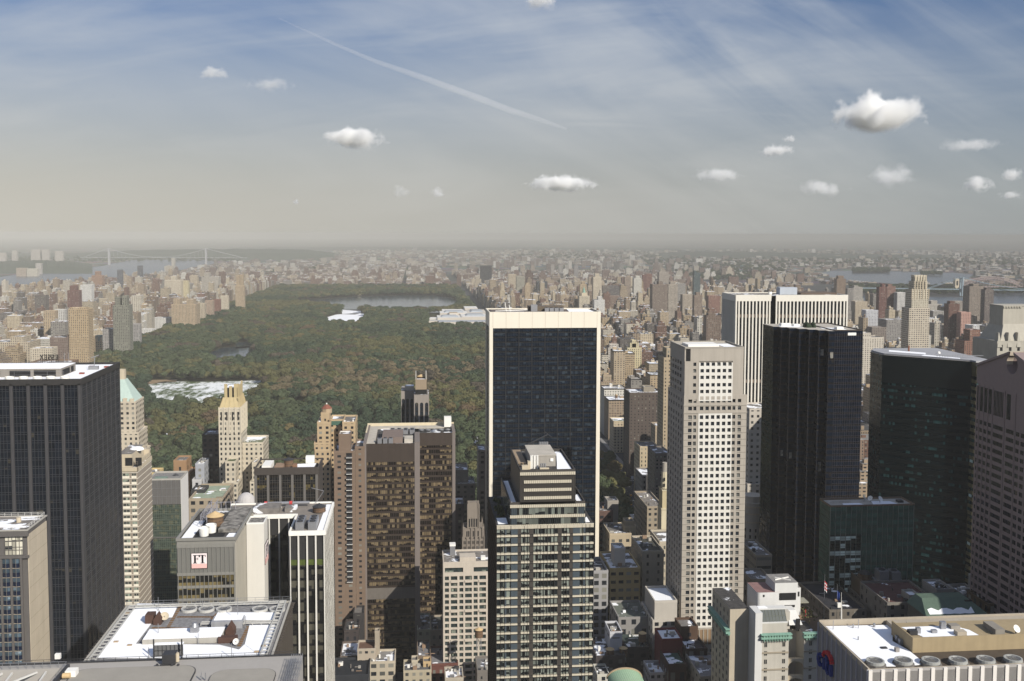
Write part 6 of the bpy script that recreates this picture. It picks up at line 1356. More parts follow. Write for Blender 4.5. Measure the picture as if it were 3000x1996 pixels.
def banded_hotel():
 Y = 520.0; b = bx(340, 403, 1372, Y, 27, 0, (.36, .31, .25), 9, 3, 0, 0)
 t = thing('hotel_tower', 'beige hotel tower with white window bands and thin white floor lines on its side', 'hotel', (b[1], Y, 0))
 x0, x1, z = b[0], b[1], b[5]; wl = wallm('taupe_wall', (.275, .235, .19), .08, .2); wt = wallm('white_band', (.74, .69, .58), .05)
 core(t, 'wall', x0, x1, Y, Y+27, 0, z, wl, GRAVEL)
 S, E = FT_(x0, Y, 0), FT_(x1, Y, 90); W = x1-x0; H = 3.06
 mb = MB()
 for k in range(46):
  zz = z-2.2-H*k
  strip(mb, E, 0, 27, zz-.09, zz+.09, 0, .12); strip(mb, S, 0, W, zz-.09, zz+.09, 0, .2)
 mb.build('floor_line', wt, t)
 g = glassm('mint_glass', (.03, .035, .032), 1.1, 3.06, x0+Y, z-2.2, .4, (.22, .27, .22), .1, .5, .3)
 fr = wallm('pale_frame', (.45, .43, .37)); its = []; mb = MB()
 cs = [W-2.9, W-7.3, W-10.8]
 for k in range(45):
  zz = z-2.2-H*k
  for a, w_ in ((cs[0], 2.2), (cs[1], 3.2), (cs[2], 2.4)): its.append((S, a, zz-1.75, w_, 1.35)); strip(mb, S, a-.1, a+w_+.1, zz-2.85, zz-1.8, 0, .15)
 mb.build('sill_panel', wt, t); windows(t, its, g, fr)
 mb = MB(); strip(mb, S, 0, W+.3, z-1.6, z+.4, 0, .4); strip(mb, E, -.4, 27, z-1.6, z+.4, 0, .3); mb.build('cornice', CREAM, t)
 yb = Y+20; mb = MB(); mb.box(x0, x1-3.2, Y+2, Y+26, z, z+6.6, 0, 1); mb.build('penthouse', [CREAM, GRAVEL], t); bits(t, [(x0+4, x0+7.5, Y+1.8, Y+2, z+.8, z+4.8), (x0+9, x0+12, Y+1.8, Y+2, z+.8, z+4.8)], PIT, 'penthouse_window')
 mb = MB(); mb.dome(x1-4.2, Y+15, z+6.2, 3.6, 1.6, 14, 4); mb.build('domed_cover', SNOW, t)
 bits(t, [(x1-1.8, x1-.6, Y+5, Y+25, z+.2, z+2.2), (x1-4, x1-.6, Y+25, Y+26.5, z+.2, z+4)], CREAM, 'screen_wall'); rail(t, [(x1-2.5, Y+1), (x1-.2, Y+1), (x1-.2, Y+26)], z+.4, 2.5, CREAM, 'railing', 4)
banded_hotel()
def louvered_block():
 Y = 600.0; a, b = pY(433, 1408, Y), pY(529, 1408, Y); c = pY(545, 1400, Y+16); x0, x1, z, y1 = a.x, b.x, a.z, Y+19
 t = thing('office_block', 'green-grey glass block with a blank louvred top and a white end wall', 'office block', (x1, Y, 0))
 g = glassm('olive_glass', (.028, .036, .030), 1.15, 3.3, x0+Y, z-14, .45, (.10, .10, .065), .15, .4, .15, .35, (.046, .060, .048))
 core(t, 'glass_wall', x0, x1, Y, y1, 0, z, g, BAREROOF)
 S, E = FT_(x0, Y, 0), FT_(x1, Y, 90); W = x1-x0
 lv = wallm('dark_louver', (.105, .100, .095), .08, .5)
 mb = MB(); strip(mb, S, 0, W, z-14.2, z, 0, .25); strip(mb, S, 0, W, z-34, z-33.4, 0, .3); p = mb.build('louver_panel', lv, t)
 mb = MB()
 for i in range(8): strip(mb, S, i*W/7-.05, i*W/7+.05, z-14.2, z, .25, .33)
 for k in (4.7, 9.4): strip(mb, S, 0, W, z-k-.05, z-k+.05, .25, .33)
 mb.build('louver_joint', METAL, p)
 mb = MB(); cell_grid(mb, S, W, 0, z-14.5, W/16, 3.3, .05, .14, (0, 1.2)); mb.build('mullion_grid', wallm('olive_mullion', (.12, .15, .11), .1), t)
 mb = MB(); strip(mb, E, 0, y1-Y, 0, z, 0, .15); mb.build('end_wall', wallm('white_end_wall', (.60, .58, .55), .05, .2, .8, .08), t)
 parapet(t, x0, x1+.1, Y-.2, y1, z, .9, .35, wallm('pale_concrete', (.46, .43, .38)))
 mb = MB(); mb.cyl(x0+13, Y+12, z, z+1.1, 2.0, .0, 16); mb.build('tank_cap', DARKM, t); bits(t, [(x0+3, x0+10, Y+3, Y+6, z, z+.9)], wallm('green_box', (.15, .2, .17)), 'roof_house'); rail(t, [(x0+1, Y+8), (x1-1, Y+8)], z, 2.2, METAL, 'pipe_frame', 3)
louvered_block()
# gold-crowned tower with its stepped wings
def gold_crown():
 Y = 700.0; gold = wallm('yellow_gold', (.43, .345, .19), .12, .4, .6, .12, .0)
 st = wallm('ivory_brick', (.52, .465, .365), .08, .25, .85, .1)
 m0 = bx(640, 705, 1198, Y, 25, 0, (.62, .55, .43), 3.2, 3.45, .40, .52)
 w1 = bx(702, 771, 1300, Y+6, 26, 0, (.60, .53, .41), 3.4, 3.3, .42, .5, (.16, .17, .10), .5); w2 = bx(660, 690, 1355, Y-12, 12, 0, (.60, .53, .41), 3.0, 3.3, .42, .5, (.07, .09, .04), .62)
 w3 = bx(650, 697, 1418, Y-16, 16, 0, (.60, .53, .41), 3.2, 3.3, .42, .5); w4 = bx(732, 746, 1415, Y-14, 16, 0, (.60, .53, .41), 3.2, 3.3, .42, .5); w5 = bx(738, 752, 1358, Y-8, 14, 0, (.60, .53, .41), 3.2, 3.3, .42, .5)
 t = skyrise('apartment_tower', 'ivory tower with a stepped gold crown and white lower wings', 'apartment tower', [m0, w1, w2, w3, w4, w5])
 x0, x1, y0, y1, z = m0[0], m0[1], m0[2], m0[3], m0[5]; S, E = FT_(x0, Y, 0), FT_(x1, Y, 90)
 for T, w_, n in ((S, x1-x0, 4), (E, y1-y0, 6)):
  for i in range(n+1): a = i*w_/n; mb = MB(); strip(mb, T, max(0, a-.35), min(w_, a+.35), z-17, z+1.2, 0, .45); mb.build('buttress', st, t)
  for i in range(n): a = (i+.5)*w_/n; mb = MB(); strip(mb, T, a-.45, a+.45, z-8, z-2.2, 0, .06); mb.build('lancet_window', PIT, t)
 zc = pY(660, 1168, Y).z; x_, X_ = x0+2.8, x1-2.3
 mb = MB(); mb.frust((x0+.3, x1-.3, y0+.3, y1-.3, z), (x_-.3, X_+.3, y0+3.2, y1-3.2, z+7.2)); mb.build('gold_slope', gold, t)
 mb = MB(); mb.box(x_+.4, X_-.4, y0+3.8, y1-3.8, z+7, z+13.6); mb.build('crown_core', PIT, t)
 for T, w_, n in ((FT_(x_, y0+3.5, 0), X_-x_, 3), (FT_(X_, y0+3.5, 90), y1-y0-7, 6)):
  for i in range(n): a = (i+.5)*w_/n; mb = MB(); strip(mb, T, a-.95, a+.95, z+7.1, z+14.8+(1.5 if i in (0, n-1) else 0), -.6, .35); mb.build('crown_pier', gold, t)
 mb = MB()
 for i in range(7): a = y0+2+i*(y1-y0-4)/6; mb.beam((x1-.4, a, z), (X_+.2, a, z+7.2), .35)
 for i in range(5): a = x0+.4+i*(x1-x0-.8)/4; mb.beam((a, y0+.2, z-.5), (x_+(X_-x_)*i/4, y0+3.2, z+7.2), .3)
 mb.build('gold_rib', gold, t); snow_sheet(t, [(x_+1, y0+5), (X_-1.2, y0+5), (X_-1.2, y1-6), (x_+1, y1-6)], z+13.6)
 mb = MB(); rnd = random.Random(9)
 for i in range(22): mb.dome(w1[0]+rnd.uniform(1, 10), w1[2]+rnd.uniform(1, 5), w1[5]-.3, rnd.uniform(.4, .8), rnd.uniform(.6, 1.6), 6, 3)
 mb.build('roof_garden', wallm('roof_garden', (.06, .07, .025), .5, 1), t)
gold_crown()
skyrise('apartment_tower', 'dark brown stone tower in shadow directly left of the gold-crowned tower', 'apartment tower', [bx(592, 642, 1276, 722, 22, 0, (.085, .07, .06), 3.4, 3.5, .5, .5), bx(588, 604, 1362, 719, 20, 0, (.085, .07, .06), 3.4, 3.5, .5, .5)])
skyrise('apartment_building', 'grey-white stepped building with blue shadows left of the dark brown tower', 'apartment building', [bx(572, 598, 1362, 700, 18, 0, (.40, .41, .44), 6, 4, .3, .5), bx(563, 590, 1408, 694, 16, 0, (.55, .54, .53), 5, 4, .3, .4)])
skyrise('apartment_building', 'orange-tan brick block with a plain square head in front of the park trees', 'apartment building', [bx(508, 546, 1352, 720, 16, 0, (.36, .22, .12), 6, 9, .16, .3), bx(500, 556, 1390, 716, 20, 0, (.38, .23, .125), 4, 3.5, .3, .4)])
skyrise('apartment_building', 'small yellow building with arched dark openings behind the beige hotel', 'apartment building', [bx(430, 464, 1388, 690, 14, 0, (.60, .46, .22), 4.5, 8, .45, .5)])
skyrise('office_building', 'tan stone office building with a pale cornice behind the pipe racks of the sign building', 'office building', [bx(553, 652, 1465, 500, 30, 0, (.40, .33, .24), 4.4, 3.7, .5, .5, (.26, .30, .22), .6), bx(560, 600, 1440, 515, 10, 0, (.05, .05, .05), 5, 4, 0, 0)])
t = thing('dome_building', 'pale domed roof peeking over the white-rimmed slab', 'domed building', (-68, 600, 0)); q = pY(716, 1478, 600); mb = MB(); mb.dome(q.x, 606, q.z-1, 5.6, 6.5, 18, 6); mb.build('dome', wallm('lead_grey', (.42, .40, .39), .08), t); mb = MB(); mb.box(q.x-7, q.x+7, 600, 612, 0, q.z-1); mb.build('wall', CREAM, t)
# tan tower with the red cap
def red_cap():
 k = (.52, .39, .24); Y = 690.0
 a = bx(929, 968, 1240, Y, 22, 0, k, 3.6, 3.4, .42, .5); b = bx(920, 966, 1300, Y-2, 20, 0, k, 4, 3.4, .42, .5); c = bx(966, 1008, 1232, Y+8, 18, 0, k, 3.4, 3.4, .45, .5); d = bx(1003, 1041, 1239, Y-1, 26, 0, k, 4, 3.4, .4, .5); e = up(a, 940, 965, 1212, Y+2, 10, 0, k, 5, 5, .2, .3)
 f = bx(922, 968, 1320, Y-4, 18, 0, k, 4, 3.4, .42, .5)
 t = skyrise('apartment_tower', 'tan brick tower with a small red tiled cap and three terraced heads', 'apartment tower', [a, b, c, d, e, f])
 p = pY(957, 1196, Y+6); mb = MB(); mb.cyl(p.x, Y+6, e[5]-.2, p.z, 3.5, 3.5, 8); mb.build('belvedere', TANB, t)
 mb = MB(); mb.cyl(p.x, Y+6, p.z, p.z+2.2, 3.8, 1.4, 8); mb.cyl(p.x, Y+6, p.z+2.2, p.z+2.8, 1.4, 0, 8); mb.build('red_tile_cap', wallm('red_tile', (.20, .075, .05), .15, .6), t)
 mb = MB(); mb.dome(p.x, Y+6, p.z+2.7, .5, .9, 8, 4); mb.build('finial', WHITEM, t)
 g = pY(985, 1226, Y+7.6); S = FT_(c[0], Y+8, 0); mb = MB(); strip(mb, S, .5, c[1]-c[0]-.5, c[5]-3.2, c[5]-.4, 0, .2); mb.build('green_glazing', wallm('green_glazing', (.06, .12, .09), .3, .8, .3), t)
 for q in (a, e, d): snow_sheet(t, [(q[0]+1.2, q[2]+.8), (q[1]-1.2, q[2]+.8), (q[1]-1.4, q[2]+3), (q[0]+1.4, q[2]+3)], q[5]-.3); bits(t, [(q[0]+.8, q[0]+2, q[2]+2, q[2]+3, q[5]-.3, q[5]+1.2), (q[1]-2, q[1]-1, q[2]+2, q[2]+3, q[5]-.3, q[5]+1.6)], WHITEM, 'roof_item')
red_cap()
def balcony_block():
 k = (.225, .16, .115); Y = 585.0
 a = bx(978, 1040, 1325, Y, 22, 0, k, 5.5, 3.15, .34, .42); b = bx(1040, 1068, 1312, Y+5, 22, 0, k, 5.5, 3.15, .28, .4); c = up(a, 992, 1027, 1275, Y+4, 10, 0, k, 9, 9, 0, 0)
 t = skyrise('apartment_building', 'brown brick apartment block with a stack of white-edged balconies', 'apartment building', [a, b, c])
 S = FT_(a[0], Y, 0); xs = pY(1014, 1340, Y).x-a[0]; z = a[5]
 for i in range(24):
  mb = MB(); strip(mb, S, xs, xs+3.3, z-3.2-3.15*i, z-2.95-3.15*i, 0, 1.4); o = mb.build('balcony', WHITEM, t)
  mb = MB(); strip(mb, S, xs, xs+3.3, z-2.9-3.15*i, z-1.9-3.15*i, 1.3, 1.38); mb.build('balcony_rail', wallm('smoked_rail', (.05, .05, .055), .1, .5, .3), o)
  mb = MB(); strip(mb, S, xs, xs+3.3, z-2.9-3.15*i, z-.6-3.15*i, 0, .05); mb.build('balcony_door', PIT, o)
 p = c; parapet(t, p[0], p[1], p[2], p[3], p[5], .5, .5, WHITEM); snow_sheet(t, [(a[0]+6, a[2]+.5), (a[1]-.5, a[2]+.5), (a[1]-.5, a[2]+3.5), (a[0]+6, a[2]+3)], a[5]-.2)
balcony_block()
def arch_tower():
 Y = 770.0; con = wallm('grey_arch_concrete', (.25, .22, .195), .1, .2)
 t = thing('office_tower', 'concrete tower of tall dark arched strips with a tan tank house on top', 'office tower', (0, Y, 0))
 L = [pY(1175, 1145, Y+16), pY(1213, 1145, Y+16), pY(1213, 1157, Y), pY(1257, 1157, Y)]
 for (xa, xb, z, yy, n) in ((L[0].x, L[1].x, L[0].z, Y+14, 3), (L[2].x, L[3].x, L[2].z, Y, 3)):
  g = glassm('arch_glass', (.012, .016, .022), 1.2, 3.5, 0, z, .2, (.10, .09, .07), .1, .3, .1, .3, (.018, .016, .016))
  mb = MB(); mb.box(xa, xb, yy+.4, yy+26, 0, z, 0, 1); mb.build('glass_wall', [g, GRAVEL], t); occ(xa, xb, yy, yy+26, z)
  S = FT_(xa, yy+.4, 0); W = xb-xa; st = W/n; ww = st*.66; zt = z-6; mb = MB()
  for i in range(n+1): a0 = max(0, i*st-(st-ww)/2); a1 = min(W, i*st+(st-ww)/2); strip(mb, S, a0, a1, 0, z, 0, .7)
  for i in range(n):
   a = i*st+(st-ww)/2; r = ww/2; q = 10
   for j in range(q):
    b0, b1 = a+ww*j/q, a+ww*(j+1)/q; h0, h1 = zt-r+math.sqrt(max(0, r*r-(b0-a-r)**2)), zt-r+math.sqrt(max(0, r*r-(b1-a-r)**2))
    mb.T = S; mb.face([(b0, -.68, h0), (b1, -.68, h1), (b1, -.68, z), (b0, -.68, z)]); mb.T = None
  mb.build('arcade', con, t)
 xa, xb = pY(1217, 1120, Y+2).x, pY(1250, 1120, Y+2).x; z = L[2].z; z2 = pY(1230, 1108, Y+2).z
 mb = MB(); mb.box(xa, xb, Y+2, Y+14, z+.1, z2-1, 0, 0); mb.build('tank_house', wallm('tan_head', (.27, .21, .145), .1), t); bits(t, [(xa-.1, xb+.1, Y+1.8, Y+1.99, z+.1, z+3.6)], PIT, 'louver')
 bits(t, [(xa, xa+.8, Y+2, Y+13, z2-1, z2+4.2), (xb-.8, xb, Y+2, Y+13, z2-1, z2+4.2)], CONC, 'wing_wall'); water_tank('round tank with a tan conical lid on top of the arched concrete tower', (xa+xb)/2, Y+8, z2-1, 3.0, 1.2, .3)
 snow_sheet(t, [(xa+1.2, Y+2.4), (xb-1.2, Y+2.4), (xb-1.2, Y+4.5), (xa+1.2, Y+4.5)], z2-.9); q = L[0]; bits(t, [(q.x+3, L[1].x, Y+17, Y+26, q.z, q.z+3.2)], BEIGEROOF, 'roof_house'); snow_sheet(t, [(q.x+4, Y+18), (L[1].x-.3, Y+18), (L[1].x-.3, Y+24), (q.x+4, Y+24)], q.z+3.2)
arch_tower()
# lettered roof sign standing beyond the black tower, seen from behind
def roof_sign():
 Y = 760.0; a, b = pY(117, 1054, Y), pY(170, 1054, Y); z0 = a.z; top = pY(117, 1040, Y).z; h = top-z0; bk = wallm('sign_black', (.006, .006, .008))
 s = thing('sign', 'black roof sign reading ESSEX, seen mirrored from behind, above the black tower', 'sign', (a.x, Y, z0))
 w_ = (b.x-a.x)/5.4; L = {'E': [(0, 0, .2, 1), (0, 0, .8, .18), (0, .41, .7, .59), (0, .82, .8, 1)], 'S': [(0, 0, .8, .18), (0, .41, .8, .59), (0, .82, .8, 1), (0, .41, .2, 1), (.6, 0, .8, .59)]}
 for i, ch in enumerate('ESSEX'):
  ox = b.x-i*w_*1.1; mb = MB()
  if ch == 'X':
   mb.beam((ox, Y, z0), (ox-.8*w_, Y, top), .25); mb.beam((ox-.8*w_, Y, z0), (ox, Y, top), .25)
  else:
   for r in L[ch]: mb.box(ox-r[2]*w_, ox-r[0]*w_, Y, Y+.3, z0+r[1]*h, z0+r[3]*h)
  mb.build('letter', bk, s)
 mb = MB()
 for i in range(9): x = a.x+(b.x-a.x)*i/8; mb.beam((x, Y+.5, z0-6), (x, Y+.5, top), .12)
 mb.beam((a.x-1, Y+.5, z0-.4), (b.x+1, Y+.5, z0-.4), .15); mb.build('sign_frame', DARKM, s)
 skyrise('apartment_building', 'mostly hidden hotel building carrying the black lettered roof sign', 'hotel', [(a.x-8, b.x+8, Y+1, Y+20, 0, z0-3, c_brown, 4, 3.4, .4, .5)])
roof_sign()
# ---- blocks around and right of the white-framed tower
SKY = [
 ('apartment_tower', 'tall narrow tan tower under a green copper mansard left of the chequered tower', 'apartment tower', [bx(1945, 1978, 1050, 950, 24, 0, (.46, .37, .25), 3.4, 3.4, .3, .45), bx(1953, 1976, 1022, 953, 16, 140, (.44, .36, .25), 3.4, 4, .4, .6)]),
 ('apartment_block', 'plain dark brown brick slab with balconies and a snowy roof beside the avenue', 'apartment block', [bx(1845, 1940, 1152, 1050, 30, 0, (.115, .09, .075), 4, 3.2, .28, .4, (.2, .19, .18), .5), bx(1886, 1918, 1135, 1060, 12, 60, (.30, .26, .2), 9, 9, 0, 0)]),
 ('apartment_building', 'cream corner block with a planted roof terrace facing the avenue trees', 'apartment building', [bx(1798, 1845, 1236, 1180, 26, 0, (.58, .48, .33), 4, 3.5, .38, .5, (.13, .15, .09), .5)]),
 ('apartment_building', 'cream classical block with snow along its front roof edge beside the brown slab', 'apartment building', [bx(1875, 1930, 1310, 965, 26, 0, (.56, .46, .31), 4, 4, .3, .5)]),
 ('office_building', 'low grey stone club house with a snowy flat roof on the avenue', 'club house', [bx(1882, 1918, 1395, 905, 30, 0, (.25, .23, .21), 4.5, 5, .35, .5, (.2, .2, .2), .48)]),
 ('apartment_building', 'long grey-brown block of many square windows behind the pale spire', 'apartment building', [bx(1920, 1965, 1330, 860, 30, 0, (.20, .17, .145), 3.2, 3.2, .4, .42)]),
 ('apartment_building', 'grey brick block with a cream south face beside the dark brown slab', 'apartment building', [bx(1920, 1945, 1250, 990, 20, 0, (.42, .34, .24), 5, 3.3, .3, .4)]),
 ('office_building', 'tan office block with a long row of windows at the foot of the pale spire', 'office building', [bx(1896, 1946, 1487, 640, 40, 0, (.36, .30, .22), 4, 3.6, .45, .5, (.2, .18, .16), .6)]),
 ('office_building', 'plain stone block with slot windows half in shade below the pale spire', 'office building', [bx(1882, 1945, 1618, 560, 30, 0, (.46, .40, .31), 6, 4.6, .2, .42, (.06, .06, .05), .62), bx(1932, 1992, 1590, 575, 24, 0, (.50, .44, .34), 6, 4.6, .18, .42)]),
 ('office_building', 'grey building of paired windows directly right of the striped tower', 'office building', [bx(1736, 1782, 1676, 540, 24, 0, (.36, .35, .345), 4.4, 3.9, .6, .62, (.1, .1, .1), .6)]),
 ('office_building', 'yellow brick building with a fire escape and a white bulkhead', 'office building', [bx(1786, 1876, 1668, 545, 30, 0, (.50, .37, .18), 4.4, 4.6, .62, .38, (.16, .15, .14), .5), bx(1800, 1832, 1610, 552, 10, 60, (.62, .57, .5), 9, 9, 0, 0)]),
 ('apartment_building', 'cream building with two small square bulkheads behind the yellow brick building', 'apartment building', [bx(1786, 1850, 1566, 620, 24, 0, (.52, .43, .30), 4.2, 4.6, .45, .4), bx(1830, 1864, 1545, 626, 10, 40, (.46, .38, .26), 9, 9, .1, .2), bx(1832, 1858, 1530, 628, 8, 40, (.42, .35, .25), 9, 9, 0, 0)]),
 ('office_building', 'dark red brick building with green copper trim beside the white frame', 'office building', [bx(1752, 1796, 1500, 690, 24, 0, (.14, .085, .07), 4.5, 4, .5, .5), bx(1780, 1812, 1470, 697, 12, 40, (.36, .33, .29), 9, 9, 0, 0)]),
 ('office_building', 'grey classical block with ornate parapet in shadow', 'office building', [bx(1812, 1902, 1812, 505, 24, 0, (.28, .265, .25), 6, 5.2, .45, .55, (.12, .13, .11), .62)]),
 ('office_building', 'tapering pale stone tower with chamfered corners and a snow roof', 'office building', [bx(1912, 1984, 1820, 495, 26, 0, (.50, .46, .40), 4.4, 4.6, .5, .45), bx(1918, 1984, 1764, 497, 22, 40, (.52, .48, .42), 9, 9, 0, 0, (.2, .2, .2), .1)]),
 ('storage_building', 'small windowless white block with two dark slots', 'building', [bx(1787, 1823, 1855, 488, 14, 0, (.56, .56, .58), 20, 9, .6, .08, (.04, .04, .04), 1)]),
 ('brick_building', 'dark red building with a bright square snow roof', 'building', [bx(1938, 2000, 1876, 470, 14, 0, (.16, .035, .035), 20, 9, 0, 0, (.3, .3, .3), .05)]),
 ('brick_building', 'dark brown brick building with arched upper windows and a snowy terrace', 'building', [bx(1958, 2012, 1950, 455, 16, 0, (.060, .035, .028), 5, 7, .5, .6, (.05, .09, .07), .5), bx(2010, 2072, 1905, 465, 18, 0, (.055, .033, .028), 6, 7, .4, .5, (.05, .04, .04), .55), bx(1995, 2045, 1840, 478, 12, 0, (.10, .06, .04), 7, 6, .2, .3)]),
 ('office_building', 'pale stone corner building with a cream side left of the dark glass tower', 'office building', [bx(2196, 2264, 1200, 690, 26, 0, (.57, .52, .45), 4.4, 4.3, .42, .42, (.18, .17, .16), .5), bx(2190, 2268, 1420, 684, 26, 0, (.55, .50, .43), 4.4, 4.3, .42, .42)]),
 ('office_building', 'wedge of a tan department store with banded windows at the dark glass tower foot', 'office building', [bx(2215, 2262, 1630, 560, 30, 0, (.27, .24, .19), 30, 5, .9, .35), bx(2200, 2262, 1700, 540, 18, 0, (.25, .22, .18), 6, 6, .5, .5)]),
]
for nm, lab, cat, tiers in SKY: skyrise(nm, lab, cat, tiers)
# rounded corner building
t = thing('office_building', 'round-fronted cream stone building with banded cornices left of the dark glass tower', 'office building', (214, 640, 0))
a, b = pY(2186, 1475, 640), pY(2240, 1475, 640); zz = a.z; xm = (a.x+b.x)/2; r = (b.x-a.x)/2
CB = wallm('cream_round', (.44, .40, .335), .08, .3)
mb = MB(); mb.cyl(xm, 640+r, 0, zz, r*1.25, r*1.25, 24); mb.box(xm-r*1.3, xm+r*1.9, 640+r, 640+r+20, 0, zz-18); mb.build('wall', CB, t); occ(xm-8, xm+12, 636, 665, zz-15)
mb = MB(); mb.cyl(xm, 640+r, zz, zz+4, r*1.0, r*1.0, 24); mb.build('drum', CB, t)
for k, h in ((1, 3), (2, 7.5), (3, 13), (4, 30)): mb = MB(); mb.cyl(xm, 640+r, zz-h, zz-h+.8, r*1.32, r*1.32, 24); mb.build('cornice', CREAM, t)
W2 = MB()
for k in range(16):
 for i in range(5):
  an = R_(-90+(i-2)*26); T = Matrix.Translation((xm+r*1.25*math.cos(an), 640+r+r*1.25*math.sin(an), 0)) @ Matrix.Rotation(an+R_(90), 4, 'Z'); strip(W2, T, -.5, .5, zz-19-4.2*k, zz-16.8-4.2*k, 0, .1)
W2.build('window', glassm('hotel_dark_glass'), t)['kind'] = 'stuff'
# slender pale spire
t = thing('spire_tower', 'slender pale stone tower topped by a drum and octagonal turret', 'tower', (152, 600, 0))
ps = wallm('spire_stone', (.50, .44, .31), .08, .4)
x0, x1 = pY(1938, 1500, 600).x, pY(1968, 1500, 600).x; z1 = pY(1950, 1490, 600).z; z2 = pY(1950, 1435, 600).z; z3 = pY(1950, 1385, 601).z; z4 = pY(1950, 1357, 602).z
mb = MB(); mb.box(x0, x1, 600, 610, 0, z1); mb.build('shaft', ps, t); occ(x0, x1, 600, 610, z1)
mb = MB(); mb.box(x0+.5, x1-.3, 600.4, 609, z1, z2); mb.build('upper_tier', wallm('gilt_stone', (.44, .37, .23), .1), t); mb = MB(); mb.box(x0+.2, x1, 600.1, 609.4, z2-.8, z2); mb.box(x0-.2, x1+.2, 599.7, 610, z1-.8, z1+.1); mb.build('cornice', ps, t)
mb = MB(); mb.cyl((x0+x1)/2-.6, 604, z2, z3, 2.2, 1.9, 8); mb.build('turret', ps, t); mb = MB(); mb.cyl((x0+x1)/2-.6, 604, z3, z4, 1.7, 1.5, 14); mb.build('drum', LIME, t)
bits(t, [(x0+1.4, x0+2.4, 601.6, 601.9, z2+1.5, z2+3.2), (x0+1.4, x0+2.4, 601.3, 601.7, z2+5, z2+7)], PIT, 'roundel')
mb = MB(); mb.frust((x1-1.2, x1+3.5, 603, 612, z2+2), (x1+2.2, x1+3.5, 606, 609, z3+2)); mb.build('copper_roof', COPPER, t)
# barrel roof and the roofscape in the shade
t = thing('vaulted_hall', 'ribbed pale green barrel roof at the bottom edge of the photo', 'hall', (115, 425, 0))
a, b = pY(1793, 1990, 440), pY(1893, 1990, 440); xm, r = (a.x+b.x)/2, (b.x-a.x)/2; zb = pY(1840, 1960, 450).z-r*.55
mb = MB(); mb.box(a.x, b.x, 422, 450, 0, zb); mb.build('wall', wallm('buff_end', (.30, .26, .19)), t)
mb = MB(); n = 26
for i in range(n):
 a0, a1 = math.pi*i/n, math.pi*(i+1)/n; p = lambda q, y_: (xm-r*math.cos(q), y_, zb+r*.55*math.sin(q)); mb.face([p(a0, 422.6), p(a0, 450), p(a1, 450), p(a1, 422.6)][::-1])
mb.build('barrel_roof', wallm('mint_copper', (.36, .50, .34), .08, .3), t)
mb = MB()
for i in range(1, n): q = math.pi*i/n; mb.beam((xm-r*1.005*math.cos(q), 422.6, zb+r*.555*math.sin(q)), (xm-r*1.005*math.cos(q), 450, zb+r*.555*math.sin(q)), .09)
mb.build('roof_rib', wallm('mint_rib', (.28, .42, .28), .08), t)
for y_ in (422.2, 450.2):
 mb = MB()
 for i in range(n): a0, a1 = math.pi*i/n, math.pi*(i+1)/n; mb.beam((xm-r*1.03*math.cos(a0), y_, zb+r*.58*math.sin(a0)), (xm-r*1.03*math.cos(a1), y_, zb+r*.58*math.sin(a1)), .35)
 mb.build('gable_arch', TANB, t)
